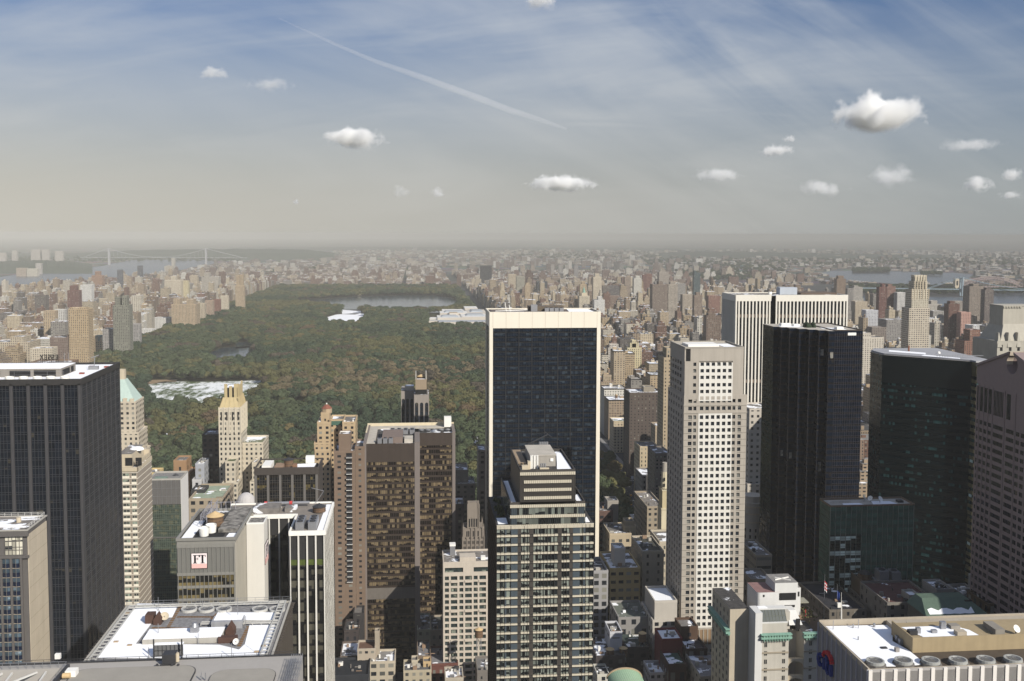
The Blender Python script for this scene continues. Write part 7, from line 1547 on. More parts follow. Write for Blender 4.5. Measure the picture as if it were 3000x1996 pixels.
# ---------------------------------------------------------------- low roofs between the towers
LOW = [
 ('townhouse', 'cream town house with glazed bays and a columned attic in front of the bronze slabs', 'town house', [bx(1082, 1158, 1942, 528, 16, 0, (.54, .47, .36), 4.4, 4.2, .62, .5, (.22, .21, .20), .54), bx(1047, 1100, 1905, 532, 12, 0, (.50, .43, .34), 3.4, 7, .5, .5, (.12, .07, .05), .62), bx(1098, 1112, 1852, 536, 4, 0, (.42, .36, .28), 9, 9, 0, 0)]),
 ('commercial_building', 'flat black roof full of silver pipes at the bottom left of the cream town house', 'building', [bx(972, 1080, 1982, 512, 22, 0, (.035, .038, .045), 6, 4, .3, .5, (.02, .022, .026), 1)]),
 ('commercial_building', 'low roof with a bright snow patch behind the black piped roof', 'building', [bx(996, 1050, 1926, 540, 20, 0, (.14, .11, .09), 6, 4, .3, .5, (.12, .12, .13), .42)]),
 ('townhouse', 'pale green-grey town house with three square windows at the foot of the bronze slabs', 'town house', [bx(1222, 1262, 1848, 585, 26, 0, (.42, .41, .30), 3.4, 4.6, .38, .4)]),
 ('townhouse', 'buff town house with arched windows and a slate gable beside the white grid block', 'town house', [bx(1262, 1300, 1850, 586, 24, 0, (.38, .32, .25), 3.4, 5, .4, .45, (.08, .085, .08), .7)]),
 ('townhouse', 'row house with a grey slate mansard roof seen end-on', 'town house', [bx(1222, 1262, 1925, 545, 22, 0, (.20, .15, .11), 4, 4, .3, .45, (.17, .165, .17), .66)]),
 ('townhouse', 'brick house under a pale grey mansard roof below the white grid block', 'town house', [bx(1262, 1342, 1948, 540, 24, 0, (.16, .065, .05), 4, 4, .4, .5, (.19, .185, .19), .7)]),
 ('townhouse', 'small cream house with white sash windows and a slate roof at the bottom edge', 'town house', [bx(1182, 1264, 1968, 520, 14, 0, (.46, .40, .29), 4, 4, .45, .5, (.10, .10, .10), .7), bx(1206, 1224, 1938, 528, 6, 0, (.50, .44, .34), 9, 9, 0, 0), bx(1240, 1262, 1942, 526, 6, 0, (.55, .40, .22), 9, 9, .2, .3)]),
 ('commercial_building', 'white-rimmed box roof at the bottom edge below the brick house', 'building', [bx(1304, 1358, 1990, 516, 14, 0, (.45, .40, .32), 9, 9, 0, 0, (.30, .26, .22), .5)]),
 ('commercial_building', 'grey flat roof with a lime patch beside the striped tower base', 'building', [bx(1398, 1450, 1968, 518, 18, 0, (.20, .18, .16), 5, 5, .2, .3, (.16, .155, .15), .62)]),
 ('commercial_building', 'dark tar roof beside the timber tank', 'building', [bx(1345, 1400, 1915, 560, 24, 0, (.10, .08, .07), 5, 5, .3, .4, (.03, .03, .032), .68)]),
 ('parking_garage', 'grey concrete parking decks with open levels left of the bronze slabs', 'parking garage', [bx(978, 1036, 1680, 650, 30, 0, (.30, .30, .31), 40, 6.5, 1.0, .42, (.2, .2, .2), .7)]),
 ('townhouse', 'dark brick house with a snow patch on the roof beside the parking decks', 'town house', [bx(1014, 1048, 1745, 622, 18, 0, (.07, .055, .05), 4, 4.4, .35, .5, (.08, .08, .09), .5)]),
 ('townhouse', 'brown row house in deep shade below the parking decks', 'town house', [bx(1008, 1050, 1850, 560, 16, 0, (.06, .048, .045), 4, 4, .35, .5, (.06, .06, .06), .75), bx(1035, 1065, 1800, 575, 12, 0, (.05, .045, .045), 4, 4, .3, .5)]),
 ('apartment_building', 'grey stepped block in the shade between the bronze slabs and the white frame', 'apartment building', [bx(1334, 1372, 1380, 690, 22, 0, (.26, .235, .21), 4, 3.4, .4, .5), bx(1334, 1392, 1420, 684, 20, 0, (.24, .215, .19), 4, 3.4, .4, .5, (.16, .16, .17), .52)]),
 ('apartment_tower', 'thin dark grey tower with a pale edge pressed against the white frame', 'apartment tower', [bx(1402, 1424, 1322, 668, 18, 0, (.30, .265, .23), 4, 3.4, .42, .5)]),
 ('commercial_building', 'low roofs with steel plant behind the gothic crown', 'building', [bx(1334, 1360, 1480, 660, 20, 0, (.10, .08, .08), 5, 4, .3, .4, (.2, .2, .21), .5)]),
 ('apartment_building', 'small white stone house with square windows beside the pale green barrel roof', 'town house', [bx(1750, 1786, 1980, 468, 12, 0, (.55, .53, .46), 4.5, 4.5, .3, .5, (.06, .06, .06), .62)]),
 ('commercial_building', 'dark crowded roof with small sheds left of the barrel roof', 'building', [bx(1746, 1832, 1925, 480, 24, 0, (.06, .05, .05), 5, 4, .4, .5, (.06, .06, .06), .56)]),
 ('commercial_building', 'dark roof with a green copper edge and snow behind the barrel roof', 'building', [bx(1834, 1902, 1900, 486, 24, 0, (.05, .045, .045), 5, 4, .4, .5, (.045, .06, .055), .58)]),
 ('apartment_building', 'white balconied house with snow on its roof right of the barrel roof', 'town house', [bx(1904, 1956, 1975, 462, 14, 0, (.45, .42, .40), 3.4, 4, .55, .5, (.10, .10, .11), .45)]),
 ('commercial_building', 'grey flat roof with curved silver ducts at the bottom edge', 'building', [bx(2052, 2160, 1985, 440, 26, 0, (.30, .27, .23), 6, 5, .3, .4, (.20, .19, .19), .55)]),
 ('hotel', 'old dark hotel with a slate mansard roof and a white flagpole', 'hotel', [bx(2430, 2540, 1790, 470, 40, 0, (.16, .14, .115), 4, 4, .35, .5, (.03, .03, .035), .66), bx(2540, 2590, 1768, 480, 24, 0, (.20, .18, .15), 5, 4, .3, .4, (.16, .15, .13), .5)]),
 ('plant_house', 'brown brick rooftop block carrying grey cooling units and a dark tank', 'building', [bx(2530, 2632, 1708, 488, 16, 0, (.155, .115, .075), 14, 14, 0, 0, (.08, .07, .06), .7)]),
 ('hotel_tower', 'pale rendered block with a snow-spotted black roof above the green-roofed hall', 'hotel', [bx(2744, 2794, 1730, 462, 14, 0, (.33, .31, .28), 30, 30, 0, 0, (.03, .03, .03), .5)]),
 ('hotel_tower', 'pale rendered block with a snow-white roof, right-hand of the two blank blocks', 'hotel', [bx(2882, 2942, 1712, 465, 14, 0, (.38, .36, .32), 30, 30, 0, 0, (.5, .5, .5), .3), bx(2825, 2880, 1748, 460, 16, 0, (.30, .28, .25), 6, 5, .25, .5, (.06, .06, .06), .5)]),
 ('hotel', 'red-brown cluttered hotel roof between the blank pale blocks', 'hotel', [bx(2600, 2750, 1768, 455, 30, 0, (.22, .20, .175), 5, 5, .3, .5, (.10, .05, .045), .62), bx(2664, 2696, 1748, 458, 8, 60, (.36, .34, .3), 9, 9, 0, 0, (.3, .3, .3), .2)]),
 ('hall', 'brown brick hall with round-arched windows at the right edge', 'hall', [bx(2894, 3010, 1772, 440, 18, 0, (.11, .075, .045), 5.5, 9, .42, .5, (.03, .03, .03), .68)]),
 ('hotel', 'dark terrace with scattered steel vents far right of the blank blocks', 'hotel', [bx(2942, 3030, 1735, 480, 30, 0, (.09, .075, .065), 5, 5, .3, .5, (.07, .05, .05), .58)]),
]
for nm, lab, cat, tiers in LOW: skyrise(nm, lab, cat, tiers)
def green_hall():
 t = thing('hall', 'hipped green copper roof with a strip of snow behind the finned block', 'hall', (225, 425, 0))
 a, b = pY(2716, 1806, 425), pY(2892, 1806, 425); z = a.z
 mb = MB(); mb.box(a.x, b.x, 425, 443, 0, z); mb.build('wall', wallm('dark_stone', (.10, .095, .08), .2, .3), t); occ(a.x, b.x, 425, 443, z)
 mb = MB(); mb.frust((a.x-.6, b.x+.6, 424.5, 443, z), (a.x+3, b.x-4, 436, 442, z+4.2)); mb.build('copper_roof', wallm('dull_copper', (.085, .125, .095), .2, .4), t)
 mb = MB(); n = 9
 pts = [(a.x+1.6+i*(b.x-a.x-7)/n, 425.6+.2*math.sin(i*3)) for i in range(n+1)]; top = [(p[0]+.4, p[1]+3.2+1.0*math.sin(i*2.2)) for i, p in enumerate(pts)]
 for i in range(n): f = lambda p: (p[0], p[1], z+.12+(p[1]-424.5)*4.2/11.5); mb.face([f(pts[i]), f(pts[i+1]), f(top[i+1]), f(top[i])])
 mb.build('snow_strip', SNOW, t)
 bits(t, [(b.x-6, b.x-2.5, 433, 440, z+2, z+3.5)], PIT, 'roof_opening')
green_hall()
t = thing('cooling_plant', 'two grey cooling units on a steel frame above the brown brick rooftop block', 'cooling plant', (215, 490, 80))
a = pY(2574, 1700, 487); 
ac_unit(t, a.x+1, 488, a.z-1.0, 5, 6, 5, 1); ac_unit(t, a.x+7.5, 488, a.z-1.0, 4.6, 6, 4.4, 1); bits(t, [(a.x-.5, a.x+13.5, 487.4, 495, a.z-1.6, a.z-1.0)], METAL, 'platform')
mb = MB()
for i in range(4): mb.beam((a.x+i*4.2, 487.6, a.z-10), (a.x+i*4.2, 487.6, a.z-1.6), .18)
mb.beam((a.x-6, 487.3, a.z-5.5), (a.x+12, 487.3, a.z-5.5), .35); mb.build('support_frame', METAL, t)
q = pY(2543, 1700, 492); water_tank('dark round tank beside the grey cooling units on the brown block', q.x, 496, q.z-3.5, 3.4, 5.6, .3, DARKM)
for px, py, Y, lab, r in ((1403, 1888, 525, 'timber water tank on tall steel legs between the white grid block and the striped tower', 2.1), (1787, 1925, 484, 'left one of two timber tanks with tan lids behind the barrel roof', 2.0), (1826, 1922, 486, 'right one of two timber tanks with tan lids behind the barrel roof', 2.0), (1882, 1878, 492, 'timber tank with a tan lid below the grey classical block', 1.9)):
 q = pY(px, py, Y); water_tank(lab, q.x, Y, q.z-3.0, r, 4.0, 7.0 if px < 1500 else 3.0)
for px, py, Y, lab in ((2768, 1722, 468, 'grey dish tilted up on the left-hand blank pale block'), (2810, 1738, 470, 'white dish facing left beside the left-hand blank pale block')): q = pY(px, py, Y); dish(lab, q.x, Y, q.z-2.6, 1.5, 40 if px < 2800 else -70)
q = pY(2464, 1790, 462); f = thing('flagpole', 'white flagpole with a furled pennant beside the dark mansard hotel', 'flagpole', (q.x, 462, q.z-8)); mb = MB(); mb.cyl(q.x, 462, q.z-12, q.z+9, .2, .08, 8); mb.build('pole', WHITEM, f); mb = MB(); mb.cyl(q.x+.25, 462, q.z-6, q.z+5, .45, .1, 6); mb.build('pennant', WHITEM, f)
mb = MB(); rnd = random.Random(12)
def clutter(label, x0, x1, y0, y1, z, n, seed):
 """vents, boxes and pipes on a working roof"""
 rnd = random.Random(seed)
 for i in range(n):
  x, y = rnd.uniform(x0, x1), rnd.uniform(y0, y1); k = rnd.random(); m = rnd.choice((METAL, WHITEM, DARKM, GRAVEL, CONC, BRICKB)); mb = MB()
  if k < .45: w_, d, h = rnd.uniform(.8, 2.6), rnd.uniform(.8, 2.2), rnd.uniform(.6, 2.2); mb.box(x, x+w_, y, y+d, z, z+h); nm = 'roof_unit'
  elif k < .7: mb.cyl(x, y, z, z+rnd.uniform(.8, 2.4), rnd.uniform(.2, .6), n=9); nm = 'vent_pipe'
  elif k < .85: mb.beam((x, y, z+.5), (x+rnd.uniform(2, 6), y, z+.5), .16); nm = 'pipe'
  else: snow_sheet(label, ell(x, y, rnd.uniform(.8, 2.2), rnd.uniform(.6, 1.4), 9, .3), z+.02); continue
  mb.build(nm, m, label)
for o in [o for o in COL.objects if o.type == 'EMPTY' and o.get('category') in ('building', 'town house', 'office building', 'hotel', 'hall', 'apartment building') and o.location.y < 720]:
 best = None
 for ch in o.children:
  if ch.name.split('.')[0] == 'roof':
   v = [p.co for p in ch.data.vertices]
   a = (v[0].x, v[1].x, v[0].y, v[2].y, v[0].z)
   if (a[1]-a[0]) > 5 and (best is None or (a[1]-a[0])*(a[3]-a[2]) > (best[1]-best[0])*(best[3]-best[2])): best = a
 if best: clutter(o, best[0]+1, best[1]-3, best[2]+1, best[3]-3, best[4], 8, hash(o['label']) % 1 + len(o['label'])*7+int(best[0]))
# ================================================================ the city beyond
c_or, c_pink, c_warm, c_dkr, c_slate, c_ye = (.46, .345, .21), (.40, .30, .22), (.50, .42, .31), (.17, .085, .07), (.12, .125, .14), (.60, .52, .33)
def mid(pl, pr, pt, h, col, bay=3.6, fl=3.1, wr=.42, hr=.5, dep=.8, pb=None, base=0):
 """a block read off the photo: its top edge and height give the distance, or pb the foot on the ground"""
 if pb is not None: Y = pZ((pl+pr)/2, pb, 0).y
 else: Y = pZ((pl+pr)/2, pt, h).y
 a, b = pY(pl, pt, Y), pY(pr, pt, Y); w_ = b.x-a.x
 return (a.x, b.x, Y, Y+max(8, min(w_*dep, 60)), base, (a.z+b.z)/2, col, bay, fl, wr, hr, (.17, .16, .15), .56)
def on(prev, pl, pr, pt, col=None, dep=.7):
 Y = prev[2]+2; a, b = pY(pl, pt, Y), pY(pr, pt, Y); return (a.x, b.x, Y, Y+max(5, (prev[3]-prev[2])*dep), prev[5]-.4, (a.z+b.z)/2, col or prev[6], *prev[7:])
def add(nm, lab, cat, *tiers): return skyrise(nm, lab, cat, list(tiers))
WEST = [
 ('apartment_tower', 'bulky orange-tan brick tower at the near corner of the park\'s west edge', (200, 258, 907, 118, c_or), [(203, 250, 903), ]),
 ('apartment_block', 'orange-tan lower wing at the foot of the orange tower by the park', (222, 268, 988, 48, c_or), []),
 ('apartment_block', 'plain grey block with a long flat front along the park edge', (300, 357, 965, 62, c_grey), []),
 ('apartment_tower', 'grey-green twin-peaked tower rising behind the park\'s west edge', (330, 378, 895, 112, (.23, .225, .18)), [(336, 350, 872), (358, 371, 868)]),
 ('apartment_block', 'grey stone block right of the grey-green twin-peaked tower', (386, 410, 950, 60, c_grey), []),
 ('historical_hall', 'low white stone hall with a curved roof at the park edge', (416, 449, 965, 24, c_white), []),
 ('museum', 'white classical museum block with a green roof by the park', (452, 501, 932, 34, c_white), []),
 ('museum', 'dark red-brown museum wing behind the white classical museum block', (384, 448, 934, 28, (.17, .11, .09)), []),
 ('apartment_block', 'massive tan block with three roof turrets facing the park', (502, 574, 892, 72, c_tan), [(508, 526, 876), (546, 566, 878)]),
 ('apartment_block', 'cream block with snowy roof right of the massive turreted block', (575, 600, 890, 62, c_warm), []),
 ('apartment_block', 'pinkish brown block on the park edge between cream ones', (600, 624, 882, 60, c_pink), []),
 ('apartment_block', 'red brick block on the park edge with white trim', (625, 645, 878, 58, c_red), []),
 ('apartment_block', 'pale cream block near the far end of the park edge', (645, 668, 868, 62, c_cream), []),
 ('apartment_tower', 'tan tower with twin spiky crowns at the far end of the park edge', (689, 715, 838, 88, c_tan), [(692, 702, 808), (703, 712, 806)]),
 ('apartment_tower', 'white slab with coloured vertical stripes in the west side blocks', (235, 268, 836, 96, c_white), []),
 ('apartment_tower', 'cream slab, broadest of the pale pair in the west side', (482, 530, 822, 100, c_cream), [(500, 514, 810)]),
 ('apartment_tower', 'pale yellow slab with a white head in the west side', (526, 551, 824, 96, c_ye), []),
 ('apartment_tower', 'narrow pale slab between the yellow slab and the grey-cream slab', (557, 578, 808, 92, c_warm), []),
 ('apartment_tower', 'grey-cream slab with a black mast on its roof', (590, 640, 812, 96, (.44, .40, .34)), [(598, 612, 800)]),
 ('office_tower', 'thin black glass tower, taller of the two dark towers by the river', (402, 416, 779, 118, c_slate), []),
 ('office_tower', 'short black glass tower left of the taller dark one by the river', (343, 358, 791, 112, c_slate), []),
 ('apartment_tower', 'brown brick tower with a pointed cap by the river', (268, 299, 808, 92, (.34, .21, .14)), [(278, 292, 796)]),
 ('apartment_tower', 'dark red terraced tower in the west side', (197, 231, 852, 100, c_dkr), [(204, 224, 838)]),
 ('apartment_tower', 'tan tower with brown piers left of the orange tower', (127, 161, 912, 96, c_tan), []),
 ('apartment_tower', 'white-striped slab between the tan tower and the orange tower', (160, 188, 908, 94, (.58, .56, .52)), []),
 ('apartment_block', 'broad cream apartment block with rounded balconies at the left photo edge', (-30, 86, 1004, 62, c_warm), [(30, 68, 988)]),
 ('apartment_block', 'stepped cream block right of the rounded balconies', (88, 152, 1022, 58, c_cream), []),
 ('apartment_block', 'brown many-gabled block behind the black tower roof', (146, 222, 990, 66, (.22, .16, .13)), [(196, 216, 982)]),
 ('apartment_block', 'cream terraced block at the west side, second from the left photo edge', (118, 170, 968, 40, c_warm), []),
 ('church', 'pale church with a tall square tower on the far west side', (481, 511, 781, 40, (.50, .46, .40)), [(502, 510, 757)]),
 ('apartment_block', 'dark grey row of blocks left of the tan tower', (0, 60, 918, 52, (.16, .14, .13)), [(40, 68, 912)]),
 ('apartment_block', 'dark grey block with lit side right of the orange tower', (258, 300, 935, 50, (.20, .18, .165)), []),
 ('apartment_block', 'tan block of the west side with flat top, right of the striped slab', (284, 312, 876, 56, c_warm), []),
]
for nm, lab, a, tops in WEST:
 b = mid(*a); tt = [b]
 for q in tops: tt.append(on(b, *q))
 add(nm, lab, 'museum' if nm == 'museum' else 'church' if nm == 'church' else 'hall' if nm == 'historical_hall' else 'apartment building' if 'apart' in nm else 'office tower', *tt)
def chateau():
 Y = pZ(290, 1040, 0).y; a, b = pY(264, 1002, Y), pY(314, 1002, Y); z = (a.z+b.z)/2
 t = skyrise('apartment_building', 'yellow-tan gabled block with a steep dark green roof at the park edge', 'apartment building', [(a.x, b.x, Y, Y+40, 0, z, (.50, .40, .25), 4, 4, .4, .5)])
 mb = MB(); mb.frust((a.x, b.x, Y, Y+40, z-.2), (a.x+6, b.x-6, Y+8, Y+32, z+12)); mb.build('mansard_roof', wallm('dark_green_slate', (.10, .14, .12), .2, .2), t)
 for i in range(4): x = a.x+4+i*(b.x-a.x-8)/3; mb = MB(); mb.frust((x-3, x+3, Y-.3, Y+6, z-.2), (x-.4, x+.4, Y+2, Y+6, z+10)); mb.build('gable', TANB, t)
chateau()
EAST = [
 ('office_tower', 'lone black slab tower above the far right corner of the park', (1408, 1441, 779, 100, (.035, .035, .04)), []),
 ('apartment_tower', 'pale tan slab, left one of the close pair beyond the park corner', (1489, 1513, 805, 96, c_warm), []),
 ('apartment_tower', 'olive-grey slab, right one of the close pair beyond the park corner', (1513, 1537, 810, 100, (.33, .31, .25)), []),
 ('apartment_tower', 'dark red-brown tower beside the olive-grey slab', (1541, 1562, 800, 108, (.13, .085, .07)), [(1544, 1556, 792)]),
 ('apartment_tower', 'thin tan stepped tower in front of the dark red-brown tower', (1538, 1554, 836, 100, c_tan), [(1541, 1551, 830)]),
 ('office_tower', 'dark glass block with a stepped top beyond the white-framed tower', (1573, 1604, 826, 86, (.07, .075, .08)), []),
 ('apartment_tower', 'first of four thin grey towers in a row, the leftmost', (1614, 1624, 776, 86, (.34, .31, .28)), []),
 ('apartment_tower', 'second of the four thin grey towers, slightly wider', (1636, 1648, 778, 86, (.30, .28, .26)), []),
 ('apartment_tower', 'third of the four thin grey towers', (1655, 1666, 776, 86, (.32, .30, .27)), []),
 ('apartment_tower', 'last of the four thin grey towers, the rightmost', (1682, 1694, 778, 86, (.28, .26, .25)), []),
 ('apartment_tower', 'tan tower with a stepped head behind the green-pointed cream tower', (1699, 1719, 834, 104, c_tan), [(1704, 1714, 826)]),
 ('apartment_tower', 'ivory tower with vertical strips and a square head above the white frame', (1738, 1763, 812, 126, c_cream), [(1744, 1756, 803)]),
 ('apartment_tower', 'white block with a grid front just above the right shoulder of the white frame', (1741, 1772, 880, 84, c_white), [(1752, 1764, 870)]),
 ('apartment_tower', 'grey-brown slab right of the ivory tower', (1765, 1785, 838, 92, c_dst), []),
 ('apartment_tower', 'dark slate block, widest of the greys right of the ivory tower', (1785, 1815, 838, 88, (.14, .125, .12)), []),
 ('apartment_block', 'wide brown block in front of the dark slate block', (1787, 1820, 868, 60, (.24, .17, .13)), []),
 ('apartment_tower', 'thin tan-brown tower left of the banded white tower', (1830, 1848, 812, 108, (.30, .24, .19)), []),
 ('apartment_tower', 'white tower with dark horizontal bands among the brick towers', (1857, 1880, 817, 100, (.62, .59, .52)), [(1862, 1874, 809)]),
 ('apartment_tower', 'dark red tower right of the banded white tower', (1882, 1894, 806, 104, c_dkr), []),
 ('apartment_tower', 'tall brick-red slab in the middle of the east side towers', (1894, 1911, 804, 104, (.21, .11, .085)), []),
 ('apartment_tower', 'pale taupe tower behind the broad brown slab', (1931, 1960, 798, 98, (.36, .31, .26)), []),
 ('apartment_tower', 'broad brown slab with a ribbed front left of the striped white tower', (1912, 1957, 834, 122, (.23, .18, .145)), [(1930, 1942, 826)]),
 ('apartment_tower', 'grey-tan ribbed tower touching the broad brown slab', (1958, 1986, 834, 122, (.38, .33, .27)), [(1964, 1976, 826)]),
 ('apartment_tower', 'grey tower right of the grey-tan ribbed tower', (1986, 2009, 832, 100, (.31, .29, .265)), []),
 ('office_tower', 'slim green glass tower with a red tip', (2033, 2052, 800, 128, (.08, .11, .115)), [(2034, 2040, 794)]),
 ('apartment_tower', 'tan block in front of the slim green glass tower', (2000, 2031, 864, 92, (.40, .34, .27)), []),
 ('apartment_tower', 'brown tower directly in front of the slim green glass tower', (2034, 2058, 866, 104, (.26, .20, .155)), [(2040, 2052, 858)]),
 ('apartment_tower', 'dark brown gridded tower hugging the striped white tower', (2070, 2112, 926, 96, (.20, .145, .11)), [(2076, 2096, 918)]),
 ('apartment_tower', 'slim red-brown tower behind the dark brown gridded tower', (2076, 2110, 868, 96, (.27, .15, .115)), []),
 ('apartment_block', 'ochre stepped block above the brown slab by the avenue', (1838, 1880, 1020, 66, c_ye), [(1846, 1872, 1006), (1852, 1864, 998)]),
 ('apartment_block', 'white block with terraces right of the white frame, half way up', (1782, 1815, 1020, 56, (.55, .50, .44)), [(1786, 1812, 1010)]),
 ('apartment_tower', 'brown tower with a pale grid and a flat cap over the striped white tower roof', (2452, 2478, 818, 108, (.24, .17, .12)), [(2456, 2472, 809)]),
 ('apartment_tower', 'grey tower, left one of the grey pair right of the striped white tower', (2483, 2501, 846, 112, (.27, .25, .23)), []),
 ('apartment_tower', 'lighter grey tower, right one of the grey pair right of the striped white tower', (2501, 2528, 842, 108, (.40, .37, .33)), [(2503, 2514, 838)]),
 ('apartment_tower', 'red-brown twin tower with white balcony stacks and a mast', (2576, 2598, 842, 134, c_dkr), [(2584, 2594, 833)]),
 ('apartment_tower', 'second red-brown tower of the twins, with pale balcony stacks', (2599, 2624, 840, 130, (.25, .15, .12)), [(2602, 2614, 834)]),
 ('apartment_tower', 'white slab with dark glass strip right of the red-brown twins', (2629, 2656, 858, 116, (.58, .56, .53)), []),
 ('apartment_tower', 'white and grey banded slab right of the striped white tower', (2537, 2573, 910, 98, (.56, .56, .58)), []),
 ('apartment_block', 'tan block behind the white and grey banded slab', (2506, 2542, 884, 86, c_warm), [(2506, 2524, 890)]),
 ('apartment_block', 'long grey slab left of the tall cream crowned tower', (2598, 2666, 938, 84, (.30, .28, .26)), []),
 ('apartment_block', 'brown-grey block left of the long grey slab', (2555, 2597, 960, 78, (.24, .20, .17)), []),
 ('apartment_tower', 'cream balconied slab in the gap between the two dark glass towers', (2526, 2589, 990, 104, (.60, .54, .45)), [(2527, 2552, 977)]),
 ('apartment_tower', 'dark red tower with a brown head right of the cream crowned tower', (2780, 2812, 892, 108, (.16, .085, .065)), [(2784, 2798, 884)]),
 ('apartment_tower', 'red and white banded slab at the right of the photo', (2816, 2845, 916, 92, (.50, .30, .24)), []),
 ('apartment_tower', 'wide taupe tower, left one of the big brown pair near the bridge', (2841, 2884, 840, 132, (.27, .225, .185)), [(2852, 2868, 833)]),
 ('apartment_tower', 'dark ribbed tower, right one of the big brown pair near the bridge', (2886, 2912, 850, 128, (.17, .14, .125)), [(2890, 2904, 844)]),
 ('apartment_block', 'grey-tan slab behind the dark red tower near the bridge', (2798, 2832, 884, 84, (.33, .29, .25)), []),
 ('apartment_block', 'blank bright white block behind the ornate brick tower', (2850, 2901, 955, 74, (.66, .65, .63)), []),
 ('apartment_block', 'white ribbed block right of the ornate brick tower', (2878, 2922, 978, 78, (.56, .55, .53)), []),
 ('apartment_tower', 'ornate red brick tower with cream dormers behind the green prism', (2826, 2888, 1000, 84, (.26, .14, .10)), [(2842, 2872, 968)]),
 ('apartment_block', 'light stepped block right of the cream crowned tower', (2720, 2760, 892, 78, (.48, .44, .38)), [(2728, 2746, 882)]),
 ('apartment_block', 'square grey block below the light stepped block', (2734, 2768, 912, 70, (.36, .34, .31)), []),
 ('apartment_block', 'dark block with bright balconies right of the cream crowned tower', (2722, 2758, 948, 72, (.13, .12, .12)), []),
]
for nm, lab, a, tops in EAST:
 b = mid(*a); tt = [b]
 for q in tops: tt.append(on(b, *q))
 add(nm, lab, 'office tower' if nm == 'office_tower' else 'apartment building', *tt)
def cream_crowned():
 b = mid(2672, 2721, 850, 176, (.60, .54, .42), 3.4, 3.1, .55, .42); c = on(b, 2676, 2717, 826); d = on(c, 2679, 2714, 808); l = list(mid(2664, 2724, 905, 146, (.56, .49, .39), 3.4, 3.1, .55, .42)); l[2], l[3] = b[2]-3, b[3]
 Y = l[2]; A, B_ = pY(2664, 905, Y), pY(2724, 905, Y); l[0], l[1], l[5] = A.x, B_.x, A.z
 t = skyrise('apartment_tower', 'tallest cream apartment tower with a tapering crown, right of the dark glass towers', 'apartment tower', [tuple(l), b, c, d])
 S = FT_(b[0], b[2], 0); w_ = b[1]-b[0]; mb = MB()
 for i in range(7): a = i*w_/6; strip(mb, S, a-.5, a+.5, b[5]-14, d[5]+1 if 0 < i < 6 else b[5]+2, -.4, .7)
 mb.build('crown_fin', CREAM, t)
cream_crowned()
def pointed():
 b = mid(1697, 1728, 868, 92, (.58, .51, .39)); t = skyrise('apartment_tower', 'cream tower with a small green pointed roof above the white frame', 'apartment tower', [b]); z = b[5]; c = on(b, 1704, 1720, 858)
 mb = MB(); mb.box(c[0], c[1], c[2], c[3], z-.3, c[5]); mb.build('upper_tier', CREAM, t); mb = MB(); mb.cyl((c[0]+c[1])/2, (c[2]+c[3])/2, c[5], c[5]+16, 4.6, .2, 8); mb.build('pointed_roof', COPPER, t)
pointed()
def stone_turret():
 Y = 640.0; st = wallm('turret_stone', (.36, .335, .28), .12, .25)
 t = thing('stone_tower', 'big pale stone tower with chateau gables at the right edge above the split gable', 'tower', (400, Y, 0))
 a, b = pY(2922, 1000, Y), pY(3010, 1000, Y); z = a.z
 mb = MB(); mb.box(a.x, b.x+14, Y, Y+30, 0, z); mb.build('wall', st, t); occ(a.x, b.x+14, Y, Y+30, z)
 z1, z2 = pY(2950, 955, Y+4).z, pY(2950, 897, Y+6).z
 mb = MB(); mb.frust((a.x+3.5, b.x+12, Y+2, Y+28, z), (a.x+8, b.x+9, Y+7, Y+24, z1+1)); mb.build('hipped_roof', st, t)
 mb = MB(); mb.box(a.x+7.5, b.x+9.5, Y+7, Y+23, z1-6, z2, 0, 0); mb.build('upper_tier', st, t)
 mb = MB()
 for i in range(7): x = a.x+7.6+i*1.9; mb.box(x, x+1.1, Y+6.4, Y+7, z2-1.4, z2-.3)
 mb.box(a.x+7.2, b.x+9.8, Y+6.7, Y+23.2, z2-.3, z2+.3); mb.build('corbel', st, t)
 for x in (a.x+1.5, a.x+8.5, a.x+15): mb = MB(); mb.frust((x-1.6, x+1.6, Y-.5, Y+4, z-4), (x-.2, x+.2, Y+1, Y+4, z+5.6)); mb.build('dormer', st, t)
 S = FT_(a.x, Y, 0); mb = MB()
 for x in (2.0, 8.2, 14): strip(mb, S, x, x+1.8, z-6.5, z-2.4, 0, .06)
 mb.build('arched_window', PIT, t)
 mb = MB()
 for x in (a.x+3.6, a.x+7, a.x+12.4): mb.box(x, x+.8, Y+5.9, Y+6.6, z+1.5, z+4.2)
 mb.build('statue', wallm('dark_bronze_figure', (.04, .05, .045), .1), t)
stone_turret()
